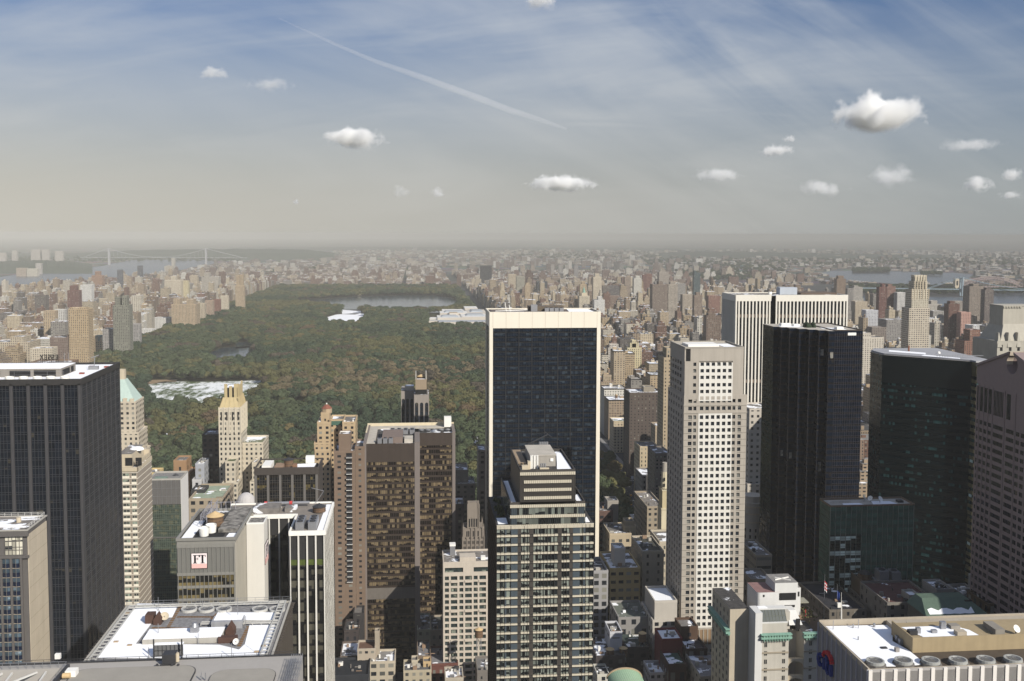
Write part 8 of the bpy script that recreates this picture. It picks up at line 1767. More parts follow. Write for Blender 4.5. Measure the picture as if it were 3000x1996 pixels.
def park_museum():
 st = wallm('museum_stone', (.52, .47, .40), .1, .05); t = thing('museum', 'wide white-roofed museum of many low blocks on the park\'s right side', 'museum', (110, 2790, 0))
 wr = wallm('pale_museum_roof', (.62, .60, .56), .15, .02); lead = wallm('grey_skylight', (.34, .36, .38), .15, .03)
 for i, (x0, x1, y0, y1, h, m) in enumerate(((32, 80, 2850, 2960, 16, lead), (62, 200, 2790, 2850, 17, lead), (60, 128, 2870, 2960, 22, wr), (128, 205, 2870, 2990, 24, wr), (70, 150, 2990, 3070, 26, wr), (150, 208, 3000, 3140, 25, st), (80, 148, 3090, 3200, 22, wr), (36, 62, 2880, 2930, 19, wr), (96, 120, 2955, 2990, 29, TANB), (150, 190, 3150, 3240, 28, wr))):
  mb = MB(); mb.box(x0, x1, y0, y1, 0, h, 0, 1); mb.build('gallery_block', [st, m], t); occ(x0, x1, y0, y1, h)
 for x0, x1, y0, y1, z in ((70, 120, 2890, 2940, 22), (140, 196, 2900, 2960, 24), (82, 140, 3005, 3055, 26), (160, 200, 3030, 3110, 25)):
  mb = MB(); mb.frust((x0, x1, y0, y1, z), (x0+6, x1-6, y0+6, y1-6, z+4)); mb.build('skylight', lead, t)
park_museum()
t = thing('white_pavilion', 'small white cross-shaped pavilion among the near park trees left of the white frame', 'pavilion', tuple(pZ(1372, 1262, 8)))
q = pZ(1372, 1268, 9); mb = MB(); mb.box(q.x-2.2, q.x+2.2, q.y-11, q.y+13, 0, 9); mb.box(q.x-6, q.x-2.2, q.y-3, q.y+3, 0, 8.6); mb.box(q.x+2.2, q.x+6, q.y-3, q.y+3, 0, 8.6); mb.build('wall', [WHITEM], t)
t = thing('white_tent', 'white pointed tent among the near park trees left of the white frame', 'tent', tuple(pZ(1402, 1252, 8))); q = pZ(1404, 1256, 7); mb = MB(); mb.cyl(q.x, q.y, 0, 5, 6, 6, 12); mb.cyl(q.x, q.y, 5, 9, 6.4, .3, 12); mb.build('canvas', WHITEM, t)
t = thing('gatehouse', 'small stone gatehouse on the far shore of the reservoir', 'gatehouse', tuple(pZ(1053, 868, 0))); q = pZ(1053, 867, 0); mb = MB(); mb.box(q.x-8, q.x+8, q.y, q.y+14, 0, 16); mb.frust((q.x-9, q.x+9, q.y-1, q.y+15, 16), (q.x-1, q.x+1, q.y+6, q.y+8, 22)); mb.build('wall', CREAM, t)
occ(q.x-8, q.x+8, q.y, q.y+14, 16)
# ---------------------------------------------------------------- generic blocks by street grid
PAL = [(.46, .365, .25), (.53, .44, .31), (.36, .275, .19), (.23, .165, .115), (.21, .12, .085), (.29, .265, .235), (.58, .52, .42), (.15, .13, .115), (.44, .335, .21), (.26, .185, .135), (.64, .60, .52)]
PN = ['tan brick', 'buff stone', 'brown brick', 'dark brown brick', 'red brick', 'grey brick', 'pale stone', 'charcoal brick', 'ochre brick', 'russet brick', 'white brick']
AV_E = [228, 372, 505, 640, 790, 985, 1200, 1400, 1560]
AV_W = [-668, -905, -1180, -1390, -1560, -1700]
gen = []
rg = random.Random(21)
def hits(x0, x1, y0, y1, pad=2):
 return any(x0 < b+pad and x1 > a-pad and y0 < d+pad and y1 > c-pad for a, b, c, d, z in OCC)
def water_at(x, y):
 px, py, w_ = proj(x, y, 0)
 if py < 760: return False
 for P in WPX:
  if inside(px, py, P): return True
 return False
WPX = [[(-300, 838), (0, 812), (60, 803), (150, 800), (235, 786), (300, 780), (335, 772), (380, 764), (480, 757), (600, 757), (640, 770), (560, 785), (480, 802), (350, 832), (200, 856), (0, 880), (-300, 905)],
       [(2400, 799), (2440, 794), (2520, 793), (2600, 795), (2700, 797), (2800, 800), (2850, 806), (2830, 824), (2740, 836), (2640, 834), (2560, 827), (2480, 824), (2420, 808)],
       [(2490, 868), (2700, 867), (2720, 871), (2850, 871), (2900, 861), (3100, 850), (3100, 915), (2850, 922), (2700, 922), (2490, 906)],
       [(2050, 826), (2130, 826), (2200, 832), (2200, 846), (2100, 846), (2050, 842)],
       [(2280, 836), (3100, 836), (3100, 872), (2500, 868), (2280, 860)]]
def lotrow(x0, x1, y0, y1, hf, wlo, whi):
 x = x0
 while x < x1-6:
  w_ = min(rg.uniform(wlo, whi), x1-x)
  if x1-x-w_ < 6: w_ = x1-x
  h = hf(); d = (y1-y0)*rg.uniform(.8, 1)
  ys = y0 if rg.random() < .5 else y1-d
  gen.append((x+.2, x+w_-.2, ys, ys+d, h)); x += w_
def hmix(r):
 def f():
  k = rg.random()
  if k < .5: return rg.uniform(14, 24)*r
  if k < .82: return rg.uniform(26, 48)*r
  if k < .96: return rg.uniform(48, 66)*r
  return rg.uniform(66, 92)*r
 return f
def seen(x, y, pad=120):
 px, py, w_ = proj(x, y, 20); return w_ > 5 and -pad < px < 3000+pad
def grid(avs, yr0, yr1, tall=1.0, lo=10, hi=26, fill=1.0, wall=None):
 s = 0; y = yr0
 while y < yr1:
  for i in range(len(avs)-1):
   a, b = avs[i]+12, avs[i+1]-12
   if not (seen(a, y) or seen(b, y)) or rg.random() > fill: continue
   e = min(30, (b-a)*.28)
   for p, q in ((a, a+e), (b-e, b)):         # avenue fronts are taller
    for y0, y1 in ((y+9, y+40), (y+41, y+72)):
     gen.append((p, q, y0, y1, rg.uniform(40, 64) if wall is not None and abs((a if p == a else b)-wall) < 20 else (rg.uniform(34, 62) if rg.random() < .62 else rg.uniform(16, 34))*tall))
   lotrow(a+e, b-e, y+9, y+38, hmix(tall), lo, hi); lotrow(a+e, b-e, y+43, y+72, hmix(tall), lo, hi)
  y += 80.5
grid(AV_E, 762, 4000, 1.0, wall=228); grid(AV_E, 4000, 6500, .52, 14, 40, .9)
grid(AV_W[::-1], 770, 4900, 1.0, 12, 30, wall=-668)
grid([-1500, -1260, -1020, -780, -540, -300, -60, 180], 4900, 8200, .5, 14, 44, .9)
# housing slabs, then wide low districts further out
for i in range(330):
 x, y = rg.uniform(-1500, 2100), rg.uniform(4300, 8600); w_ = rg.uniform(22, 46); gen.append((x, x+w_, y, y+rg.uniform(14, 24), rg.uniform(32, 62)))
def scatter(n, x0, x1, y0, y1, wl, wh, hl, hh):
 for i in range(n):
  x, y = rg.uniform(x0, x1), y0+(y1-y0)*rg.random()**1.15
  if seen(x, y): w_ = rg.uniform(wl, wh); gen.append((x, x+w_, y, y+rg.uniform(wl, wh)*.9, rg.uniform(hl, hh)))
scatter(4200, -1200, 9000, 8200, 16000, 18, 60, 6, 20); scatter(240, -900, 8000, 8500, 15500, 30, 60, 24, 52); scatter(1500, 1900, 7600, 4600, 9000, 20, 70, 5, 15); scatter(90, 2600, 7600, 5600, 9500, 26, 40, 25, 50)
scatter(420, -6800, -2600, 3500, 8200, 16, 40, 6, 18)
CITY = []
for (x0, x1, y0, y1, h) in gen:
 cx, cy_ = (x0+x1)/2, (y0+y1)/2
 if not seen(cx, cy_, 60): continue
 if PX0-22 < cx < PX1+24 and PY0-15 < cy_ < PY1+12: continue
 if water_at(cx, cy_) or hits(x0, x1, y0, y1): continue
 if cy_ > 900 and cx > 1480 and cy_ < 4000: continue
 # low enough not to rise in front of the open view to the park or over the tall fronts
 px, py, w_ = proj(cx, y0, h)
 if w_ < 1300 and cx > 190: h = min(h, 50)
 CITY.append((x0, x1, y0, y1, h))
# midtown blocks filling the ground between the towers
my = 480.0
for y in (482, 522, 562, 602, 642, 684, 724):
 x = -250
 while x < 330:
  w_ = rg.uniform(9, 22); h = rg.uniform(10, 18) if y < 620 else rg.uniform(14, 30) if y < 700 else rg.uniform(18, 42)
  if 196 < x+w_/2 < 232: x += w_; continue
  if not hits(x, x+w_, y, y+30, .4): CITY.append((x+.1, x+w_-.1, y, y+30, h))
  x += w_+.2
# two unseen towers added right of the frame, sized to shade the roofs below
for x0, x1, y0, y1, z, lab in ((256, 300, 262, 318, 194, 'dark tower across the avenue, outside the frame on the right'), (306, 352, 296, 352, 172, 'second dark tower across the avenue, outside the frame on the right')):
 skyrise('office_tower', lab, 'office tower', [(x0, x1, y0, y1, 0, z, (.06, .055, .05), 3, 3.6, .7, .6)])
def blocked(p, skip=None):
 """does any box placed so far stand between the camera and p"""
 o = (0.0, 0.0, HCAM); d = (p[0], p[1], p[2]-HCAM)
 for a, b, c, e, z in OCC:
  if c > p[1]-1: continue
  t0, t1 = (c/d[1] if d[1] else 0), (e/d[1] if d[1] else 0)
  if t1 <= 0 or t0 >= .995: continue
  t1 = min(t1, .995); xa, xb = d[0]*t0, d[0]*t1
  if max(xa, xb) < a or min(xa, xb) > b: continue
  # clip to x slab
  lo, hi = t0, t1
  if abs(d[0]) > 1e-6:
   ta, tb = sorted((a/d[0], b/d[0])); lo, hi = max(lo, ta), min(hi, tb)
  if lo >= hi: continue
  if min(HCAM+d[2]*lo, HCAM+d[2]*hi) < z: return True
 return False
rc = random.Random(5)
def rank(b):
 x0, x1, y0, y1, h = b; px, py, w_ = proj((x0+x1)/2, y0, h*.75)
 if not (-20 < px < 3020) or py > 2000: return 0
 pts = [((x0*.8+x1*.2), y0, h*.95), ((x0+x1)/2, y0, h*.7), ((x0*.2+x1*.8), y0, h*.95), ((x0+x1)/2, (y0+y1)/2, h+.5)]
 v = sum(not blocked(p) for p in pts)/4
 return v*(x1-x0)*min(h, 40)/w_**2
rk = sorted(((rank(b), i) for i, b in enumerate(CITY)), reverse=True)
NEAR = [i for r, i in rk[:285] if r > 0]; near = set(NEAR)
styles = {}
def dress(i, b):
 x0, x1, y0, y1, h = b; r = random.Random(i*7+3); ci = r.choices(range(11), (14, 13, 12, 9, 10, 8, 10, 4, 8, 8, 6))[0]
 if y0 > 4200 and r.random() < .2: ci = 4
 base = PAL[ci]; fa = min(1, max(0, (y0-3500)/4000))*.5; g_ = sum(base)/3*.9; base = tuple(c*(1-fa)+g_*fa for c in base); j = r.uniform(.85, 1.15); col = tuple(min(.8, c*j*.66) for c in base)  # far blocks grey out with distance: haze mixed into the wall colour
 bay = r.choice((2.6, 3.2, 3.8, 4.6)); wr, hr = r.choice(((.36, .5), (.42, .5), (.5, .45), (.62, .42)))
 rcx = r.choice(((.12, .11, .105), (.20, .19, .175), (.07, .066, .062), (.30, .28, .255), (.16, .11, .085))); sn = r.choice((.42, .50, .56, .62, .9))
 if y0 > 3500: sn = max(sn, .5)
 return ci, col, bay, wr, hr, rcx, sn, r
def generic(mb, i, b, wall=None, roof=None, extras=True):
 x0, x1, y0, y1, h = b; ci, col, bay, wr, hr, rcx, sn, r = dress(i, b); w_ = x1-x0; bw = w_/max(1, round(w_/bay)); win = (bw/10, .32, wr, hr); top = (0, 0, 0, sn)
 roof = roof or mb; tank = None
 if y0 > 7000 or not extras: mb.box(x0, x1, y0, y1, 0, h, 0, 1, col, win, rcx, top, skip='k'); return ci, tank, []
 ts = [(x0, x1, y0, y1, 0, h)]
 if h > 36 and r.random() < .55 and w_ > 12:
  k = r.uniform(.10, .22); hh = h*r.uniform(.66, .84); ts = [(x0, x1, y0, y1, 0, hh), (x0+w_*k, x1-w_*k, y0+(y1-y0)*k, y1-(y1-y0)*k*.6, hh-.3, h)]
  if r.random() < .4: k2 = k+.12; ts.append((x0+w_*k2, x1-w_*k2, y0+(y1-y0)*k2, y1-(y1-y0)*k2, h-.3, h+r.uniform(4, 9)))
 for q in ts: mb.box(*q, 0, 1, col, win, rcx, top, skip='k')
 q = ts[-1]; z = q[5]; qw, qd = q[1]-q[0], q[3]-q[2]; mark = []
 n = 1 if qw < 12 else 2
 for j in range(n):
  bw_, bd, bh = r.uniform(2.5, 6), r.uniform(2.5, 6), r.uniform(2.5, 5)
  if qw > bw_+1 and qd > bd+1:
   a, c = r.uniform(q[0]+.3, q[1]-bw_-.3), r.uniform(q[2]+.3, q[3]-bd-.3); roof.box(a, a+bw_, c, c+bd, z, z+bh, 0, 1, tuple(min(.8, k*1.1) for k in col), (.3, .3, 0, 0), rcx, (0, 0, 0, sn))
 if r.random() < .45 and qw > 6: tank = (r.uniform(q[0]+2, q[1]-2), r.uniform(q[2]+2, q[3]-2), z)
 return ci, tank, ts
# anchors one can find: used to say where a block stands
ANCH = [('the white-framed tower', 1430, 1760), ('the chequered tower', 1975, 2190), ('the striped white tower', 2190, 2480), ('the cream crowned tower', 2620, 2760), ('the green prism tower', 2760, 3020), ('the big black tower', -50, 360), ('the gold-crowned tower', 480, 780), ('the park avenue gap', 1760, 1975), ('the cream balconied slab', 2480, 2620), ('the reservoir', 840, 1430), ('the dark river towers', 330, 480)]
cnt = {}
HW = lambda h: 'low' if h < 22 else 'mid-rise' if h < 40 else 'tall'
for i in sorted(NEAR, key=lambda k: CITY[k][2]):
 b = CITY[i]; x0, x1, y0, y1, h = b; px, py, w_ = proj((x0+x1)/2, y0, h*.8); ci = dress(i, b)[0]
 an = min(ANCH, key=lambda a: 0 if a[1] <= px <= a[2] else min(abs(px-a[1]), abs(px-a[2])))[0]
 sh = HW(h); rf = 'snowy-roofed' if dress(i, b)[6] < .52 else 'dark-roofed'
 key = (ci, an, sh, rf); cnt[key] = cnt.get(key, 0)+1; n = cnt[key]
 O = ['', 'nearest', 'second', 'third', 'fourth', 'fifth', 'sixth', 'seventh', 'eighth', 'ninth', 'tenth', 'eleventh', 'twelfth', 'thirteenth', 'fourteenth', 'fifteenth']
 rel = 'below' if py > 1330 else 'beside' if py > 1000 else 'beyond'
 lab = f'{sh} {rf} {PN[ci]} block, {O[min(n, 15)]} such one {rel} {an}'
 t = thing('apartment_block' if h >= 22 else 'rowhouse', lab, 'apartment building' if h >= 22 else 'row house', ((x0+x1)/2, y0, 0), 'ordinary brick and stone city blocks')
 W = MB(); W.ext = True; Rf = MB(); Rf.ext = True
 _, tank, ts = generic(W, i, b, roof=Rf)
 W.build('wall', [FAC, ROOF], t)
 if Rf.f: Rf.build('bulkhead', [FAC, ROOF], t)
 if ts and w_ < 1800:
  ci_, col, bay, wr, hr, rcx, sn, r = dress(i, b); pm = MB(); pm.ext = True; c2 = tuple(min(.85, c*1.12) for c in col)
  for q in ts[:1]+ts[-1:]:
   p = .45
   for bb in ((q[0]-.05, q[1]+.05, q[2]-.05, q[2]+p), (q[0]-.05, q[1]+.05, q[3]-p, q[3]+.05), (q[0]-.05, q[0]+p, q[2]+p, q[3]-p), (q[1]-p, q[1]+.05, q[2]+p, q[3]-p)): pm.box(*bb, q[5]-.4, q[5]+.8, 0, 0, c2, (.3, .3, 0, 0))
  pm.build('parapet', [FAC, ROOF], t)
 if tank:
  mb = MB(); mb.cyl(tank[0], tank[1], tank[2]+2.2, tank[2]+5.6, 1.7, 1.65, 10); mb.cyl(tank[0], tank[1], tank[2]+5.6, tank[2]+6.8, 1.8, 0, 10, 1)
  for a in (.8, 2.4, 3.9, 5.5): mb.beam((tank[0]+1.3*math.cos(a), tank[1]+1.3*math.sin(a), tank[2]), (tank[0]+1.3*math.cos(a), tank[1]+1.3*math.sin(a), tank[2]+2.2), .14)
  mb.build('roof_tank', [WOODT, TANCONE], t)
mb = MB(); mb.ext = True
TK = []
for i, b in enumerate(CITY):
 if i in near: continue
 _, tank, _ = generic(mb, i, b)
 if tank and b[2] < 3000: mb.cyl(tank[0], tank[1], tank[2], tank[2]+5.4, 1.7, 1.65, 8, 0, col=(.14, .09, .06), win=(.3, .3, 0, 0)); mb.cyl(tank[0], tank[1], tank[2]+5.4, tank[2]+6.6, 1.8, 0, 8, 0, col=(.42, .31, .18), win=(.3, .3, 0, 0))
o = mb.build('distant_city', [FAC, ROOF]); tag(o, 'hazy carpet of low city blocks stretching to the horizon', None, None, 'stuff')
# ---------------------------------------------------------------- park trees
cand = []
for i, (x, y) in enumerate(trees):
 px, py, w_ = proj(x, y, 14)
 if -10 < px < 3010 and py < 2000 and w_ < 1900 and not blocked((x, y, 13)): cand.append((w_, i))
cand.sort(); solo = [i for _, i in cand[:270]]; ss = set(solo)
tset = {i: tint_at(*trees[i]) for i in range(len(trees))}
protos = []
def tree_label(tn, x, y, px):
 if y < 1000: wh = 'at the park\'s near edge'
 elif px > 1380: wh = 'beside the white-framed tower'
 elif px > 1000: wh = 'in front of the arched concrete tower'
 elif px > 720: wh = 'between the gold crown and the red cap'
 else: wh = 'between the black tower and the gold crown'
 return f'{tn} broadleaf tree in the park, {wh}'
for k, i in enumerate(solo):
 x, y = trees[i]; px, _, _ = proj(x, y, 14); tn = tset[i]; s = random.uniform(.75, 1.35)
 lab = tree_label(tn, x, y, px)
 t = thing('park_tree', lab, 'tree', (x, y, 0), 'park trees, ' + lab.split(',')[1].strip() + ', ' + tn)
 t.rotation_euler.z = random.uniform(0, 6.28); t.scale = (s, s, s*random.uniform(.85, 1.15))
 c = bpy.data.objects.new('crown', CROWNS[k % 6]); COL.objects.link(c); c.parent = t; j = random.uniform(.85, 1.15); c['tint'] = [TINTS[tn][0]*j, TINTS[tn][1]*j, TINTS[tn][2]*j, 1.0]
 u = bpy.data.objects.new('trunk', TRUNKS[k % 2]); COL.objects.link(u); u.parent = t
 if k < 6: protos.append(c)
# plaza and street trees on the avenue, seen past the white frame
pl = [(1770, 1335), (1790, 1345), (1765, 1370), (1800, 1375), (1778, 1392), (1815, 1398), (1760, 1410), (1795, 1418), (1825, 1420), (1770, 1438), (1806, 1440)]
for k, (px, py) in enumerate(pl):
 q = pZ(px, py, 9); tn = 'olive green' if py > 1390 else 'golden' if k % 3 == 0 else 'green'; s = random.uniform(.8, 1.05)
 t = thing('street_tree', f'{tn} tree in the {"lower" if py > 1390 else "upper"} half of the plaza clump beside the white frame', 'tree', (q.x, q.y, 0), f'plaza trees, {tn}')
 t.scale = (s, s, s)
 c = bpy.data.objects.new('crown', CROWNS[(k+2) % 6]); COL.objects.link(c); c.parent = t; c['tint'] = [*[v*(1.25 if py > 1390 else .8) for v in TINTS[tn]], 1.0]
 u = bpy.data.objects.new('trunk', TRUNKS[k % 2]); COL.objects.link(u); u.parent = t
rest = [i for i in range(len(trees)) if i not in ss]
def woodland(name, label, pts, tints, smin, smax):
 me = bpy.data.meshes.new(name); me.from_pydata(pts, [], [])
 a = me.attributes.new('tint', 'FLOAT_COLOR', 'POINT'); a.data.foreach_set('color', [c for t in tints for c in t])
 o = link(name, me); tag(o, label, None, None, 'stuff')
 ng = bpy.data.node_groups.new(name, 'GeometryNodeTree'); ng.interface.new_socket('Geometry', in_out='INPUT', socket_type='NodeSocketGeometry'); ng.interface.new_socket('Geometry', in_out='OUTPUT', socket_type='NodeSocketGeometry')
 gi, go = ng.nodes.new('NodeGroupInput'), ng.nodes.new('NodeGroupOutput')
 j = ng.nodes.new('GeometryNodeGeometryToInstance')
 for c in protos[::-1]:
  oi = ng.nodes.new('GeometryNodeObjectInfo'); oi.transform_space = 'ORIGINAL'; oi.inputs['Object'].default_value = c; oi.inputs['As Instance'].default_value = False
  ng.links.new(oi.outputs['Geometry'], j.inputs[0])
 ip = ng.nodes.new('GeometryNodeInstanceOnPoints'); ip.inputs['Pick Instance'].default_value = True
 rv = ng.nodes.new('FunctionNodeRandomValue'); rv.data_type = 'INT'; rv.inputs['Min'].default_value = 0; rv.inputs['Max'].default_value = 5
 rr = ng.nodes.new('FunctionNodeRandomValue'); rr.data_type = 'FLOAT_VECTOR'; rr.inputs[0].default_value = (-.05, -.05, 0); rr.inputs[1].default_value = (.05, .05, 6.28)
 rs = ng.nodes.new('FunctionNodeRandomValue'); rs.data_type = 'FLOAT'; rs.inputs[2].default_value = smin; rs.inputs[3].default_value = smax
 ng.links.new(gi.outputs[0], ip.inputs['Points']); ng.links.new(j.outputs[0], ip.inputs['Instance']); ng.links.new(rv.outputs[2], ip.inputs['Instance Index']); ng.links.new(rr.outputs[0], ip.inputs['Rotation']); ng.links.new(rs.outputs[1], ip.inputs['Scale']); ng.links.new(ip.outputs[0], go.inputs[0])
 o.modifiers.new('scatter', 'NODES').node_group = ng; return o
pts, tn = [], []
for i in rest:
 x, y = trees[i]; j = random.uniform(.82, 1.18); c = TINTS[tset[i]]; pts.append((x, y, 0)); tn.append((c[0]*j, c[1]*j, c[2]*j, 1.0))
woodland('park_woodland', 'dense green and rust autumn woodland filling the park', pts, tn, .72, 1.42)
pts, tn = [], []
def grove(px0, px1, py0, py1, n):
 for _ in range(n):
  q = pZ(random.uniform(px0, px1), random.uniform(py0, py1), 0); j = random.uniform(.7, 1.1); c = TINTS['dark green' if random.random() < .6 else 'green']; pts.append((q.x, q.y, 0)); tn.append((c[0]*j, c[1]*j, c[2]*j, 1))
grove(2500, 2604, 793, 801, 260); grove(2700, 2758, 806, 809, 50); grove(2490, 3010, 846, 866, 420); grove(2000, 2240, 800, 822, 150); grove(2080, 2110, 818, 826, 20); grove(1960, 2300, 780, 800, 160); grove(740, 812, 800, 818, 150); grove(900, 960, 782, 800, 90); grove(1880, 3000, 752, 780, 900); grove(0, 700, 745, 770, 500); grove(1500, 2600, 738, 760, 700)
woodland('far_groves', 'dark groves on the islands and in the far districts', pts, tn, 1.0, 1.7)
# ---------------------------------------------------------------- hills, bridges, far shore
def hills(name, pts, D0, D1, seed, col):
 n = 90; m = 6; vs, fs = [], []; rnd = random.Random(seed)
 for i in range(n+1):
  t = i/n*(len(pts)-1); k = min(int(t), len(pts)-2); f = t-k; px = pts[k][0]+(pts[k+1][0]-pts[k][0])*f; py = pts[k][1]+(pts[k+1][1]-pts[k][1])*f
  top = pD(px, py, (D0+D1)/2).z*(1+.12*mno.noise(Vector((i*.35, seed, 0))))
  for j in range(m+1):
   D = D0+(D1-D0)*j/m; q = pD(px, 760, D); vs.append((q.x, q.y, .05+max(0, top)*math.sin(math.pi*j/m)**.6))
 for i in range(n):
  for j in range(m): a = i*(m+1)+j; fs.append((a, a+m+1, a+m+2, a+1))
 me = bpy.data.meshes.new(name); me.from_pydata(vs, [], fs); me.materials.append(wallm('wooded_hill_'+str(seed), col, .4, .004, .95, 0)); o = link(name, me); o['kind'] = 'structure'; return o
hills('hills', [(-200, 742), (60, 745), (240, 742), (420, 733), (600, 730), (760, 729), (900, 732), (980, 742)], 9800, 12500, 1, (.045, .06, .04)); hills('hills', [(-250, 772), (0, 766), (120, 762), (200, 766), (270, 776)], 6400, 8000, 2, (.05, .062, .04)); hills('hills', [(700, 727), (1100, 725), (1600, 727), (2200, 731), (2600, 735)], 15000, 19000, 3, (.05, .06, .045)); hills('hills', [(1930, 741), (2050, 737), (2300, 740), (2560, 746), (2760, 748)], 10500, 12500, 4, (.045, .055, .04))
STEEL = wallm('pale_steel', (.30, .30, .31), .05, .01)
def suspension():
 t = thing('suspension_bridge', 'hazy grey suspension bridge with two tall towers across the far river', 'bridge', tuple(pZ(320, 773, 0)))
 D = 8150; A, B = pD(320, 773, D), pD(604, 771, D); za = pD(320, 727, D).z; zd = pD(460, 755, D).z; ux = (B-A); ux.z = 0; L = ux.length; ux.normalize(); n_ = Vector((-ux.y, ux.x, 0))
 for P in (A, B):
  mb = MB()
  for s in (-1, 1): c = P+n_*s*11; mb.box(c.x-4.5, c.x+4.5, c.y-4, c.y+4, 0, za)
  for z in (za-6, zd+8, zd-6): mb.box(P.x-5, P.x+5, P.y-13, P.y+13, z-4, z+3)
  mb.build('bridge_tower', STEEL, t)
 mb = MB(); a, b = A-ux*230, B+ux*330
 mb.beam((a.x, a.y, zd), (b.x, b.y, zd), 1.7); mb.build('deck', STEEL, t)
 for s in (-1, 1):
  mb = MB(); f = lambda q: A+ux*L*q+n_*s*11
  zz = lambda q: zd+4+(za-zd-6)*(2*q-1)**2
  for i in range(24): p, q = f(i/24), f((i+1)/24); mb.beam((p.x, p.y, zz(i/24)), (q.x, q.y, zz((i+1)/24)), .8)
  for e, P, dl in ((A, -1, 230), (B, 1, 330)): p = e+n_*s*11; q = p+ux*P*dl*.9; mb.beam((p.x, p.y, za-2), (q.x, q.y, zd), .8)
  mb.build('main_cable', STEEL, t)
 mb = MB()
 for i in range(1, 24): p = A+ux*L*i/24+n_*11; mb.beam((p.x, p.y, zd), (p.x, p.y, zz(i/24)), .5)
 mb.build('hanger', STEEL, t)
suspension()
def hell_arch():
 t = thing('arch_bridge', 'dusty pink steel arch rail bridge with stone towers and a long viaduct', 'bridge', tuple(pZ(2800, 862, 0))); pk = wallm('dusty_pink_steel', (.29, .225, .215), .05, .01)
 D = 4600; z0 = pD(2800, 840, D).z; a, b = pD(2806, 843, D), pD(3000, 846, D); n = 22; L = b-a
 for px in (2800, 3003):
  q = pD(px, 862, D); mb = MB(); mb.box(q.x-9, q.x+9, q.y-10, q.y+10, 0, pD(px, 816, D).z, 0, 0); mb.build('stone_tower', CREAM, t); mb = MB(); mb.box(q.x-4, q.x+4, q.y-10.3, q.y-10.02, z0+6, z0+26); mb.build('tower_arch', PIT, t)
 zt = pD(2890, 811, D).z; zl = pD(2890, 817, D).z
 for s in (-8, 8):
  mb = MB(); P = lambda q, h: (a.x+L.x*q, a.y+L.y*q+s, h)
  top = lambda q: z0+8+(zt-z0-8)*(1-(2*q-1)**2); bot = lambda q: z0-8+(zl-z0+8)*(1-(2*q-1)**2)
  for i in range(n):
   p, q = i/n, (i+1)/n; mb.beam(P(p, top(p)), P(q, top(q)), .9); mb.beam(P(p, bot(p)), P(q, bot(q)), 1.0); mb.beam(P(p, bot(p)), P(q, top(q)), .7); mb.beam(P(q, bot(q)), P(q, top(q)), .7)
   if bot(q) > z0: mb.beam(P(q, z0), P(q, bot(q)), .6)
  mb.build('arch_truss', pk, t)
 mb = MB(); mb.beam((a.x, a.y, z0), (b.x, b.y, z0), 3); mb.build('deck', pk, t)
 c = pD(2400, 826, D*1.18); mb = MB(); e = pD(2795, 840, D)
 mb.beam((c.x, c.y, c.z), (e.x, e.y, e.z), 3.2); mb.build('viaduct_deck', wallm('dark_viaduct', (.07, .065, .065), .1, .01), t)
 for i in range(22): k = (i+.5)/22; mb = MB(); p = c.lerp(e, k); mb.box(p.x-3, p.x+3, p.y-3, p.y+3, 0, p.z-1); mb.build('viaduct_pier', wallm('dark_viaduct'+'', (.07, .065, .065)), t)
hell_arch()
def suspension2():
 t = thing('suspension_bridge', 'blue-grey suspension bridge with a slim tower in front of the pink arch', 'bridge', tuple(pZ(2815, 868, 0))); bl = wallm('blue_grey_steel', (.22, .28, .32), .05, .01)
 D = 4350; q = pD(2816, 868, D); zt = pD(2816, 812, D).z; zd = pD(2816, 848, D).z
 for s in (-9, 9): mb = MB(); mb.box(q.x-3, q.x+3, q.y+s-3, q.y+s+3, 0, zt); mb.build('bridge_tower', bl, t)
 mb = MB(); mb.box(q.x-3, q.x+3, q.y-9, q.y+9, zt-7, zt-2); mb.build('cross_beam', bl, t)
 a, b = pD(2520, 846, D*1.02), pD(3100, 851, D*.98); mb = MB(); mb.beam((a.x, a.y, zd), (b.x, b.y, zd), 2.4); mb.build('deck', bl, t)
 for s in (-9, 9):
  mb = MB(); e = pD(2716, 847, D*1.01); mb.beam((q.x, q.y+s, zt), (e.x, e.y+s, zd), .9); f = pD(3060, 848, D*.98)
  for i in range(12): k0, k1 = i/12, (i+1)/12; z = lambda k: zd+3+(zt-zd-3)*(1-k)**2; mb.beam((q.x+(f.x-q.x)*k0, q.y+s+(f.y-q.y)*k0, z(k0)), (q.x+(f.x-q.x)*k1, q.y+s+(f.y-q.y)*k1, z(k1)), .9)
  mb.build('main_cable', bl, t)
suspension2()
NJ = [(-2, 15, 741, 'first of the hazy towers across the river, cut by the photo edge'), (34, 48, 735, 'hazy tower across the river, second from the left'), (90, 103, 732, 'left one of the close hazy pair across the river'), (103, 116, 732, 'hazy tower with lit side, right one of the close pair'), (122, 142, 732, 'broad hazy tower right of the close pair across the river'), (160, 183, 736, 'pinkish hazy tower nearest the bridge across the river'), (104, 119, 772, 'single pale block on the low far shore')]
for l, r, tpx, lab in NJ:
 D = 7200 if tpx < 760 else 6300; A, B = pD(l, tpx, D), pD(r, tpx, D); skyrise('apartment_tower', lab, 'apartment building', [(A.x, B.x, A.y, A.y+30, 0, A.z, (.50, .46, .42), 4, 3.4, .4, .5)])
for l, r, tpx, lab in ((47, 76, 786, 'brown slab on the low far shore of the river'), (78, 108, 788, 'cream slab on the low far shore of the river')):
 D = 6000; A, B = pD(l, tpx, D), pD(r, tpx, D); skyrise('apartment_block', lab, 'apartment building', [(A.x, B.x, A.y, A.y+30, 0, A.z, (.42, .34, .27) if l < 60 else (.58, .53, .44), 4, 3.4, .4, .5)])
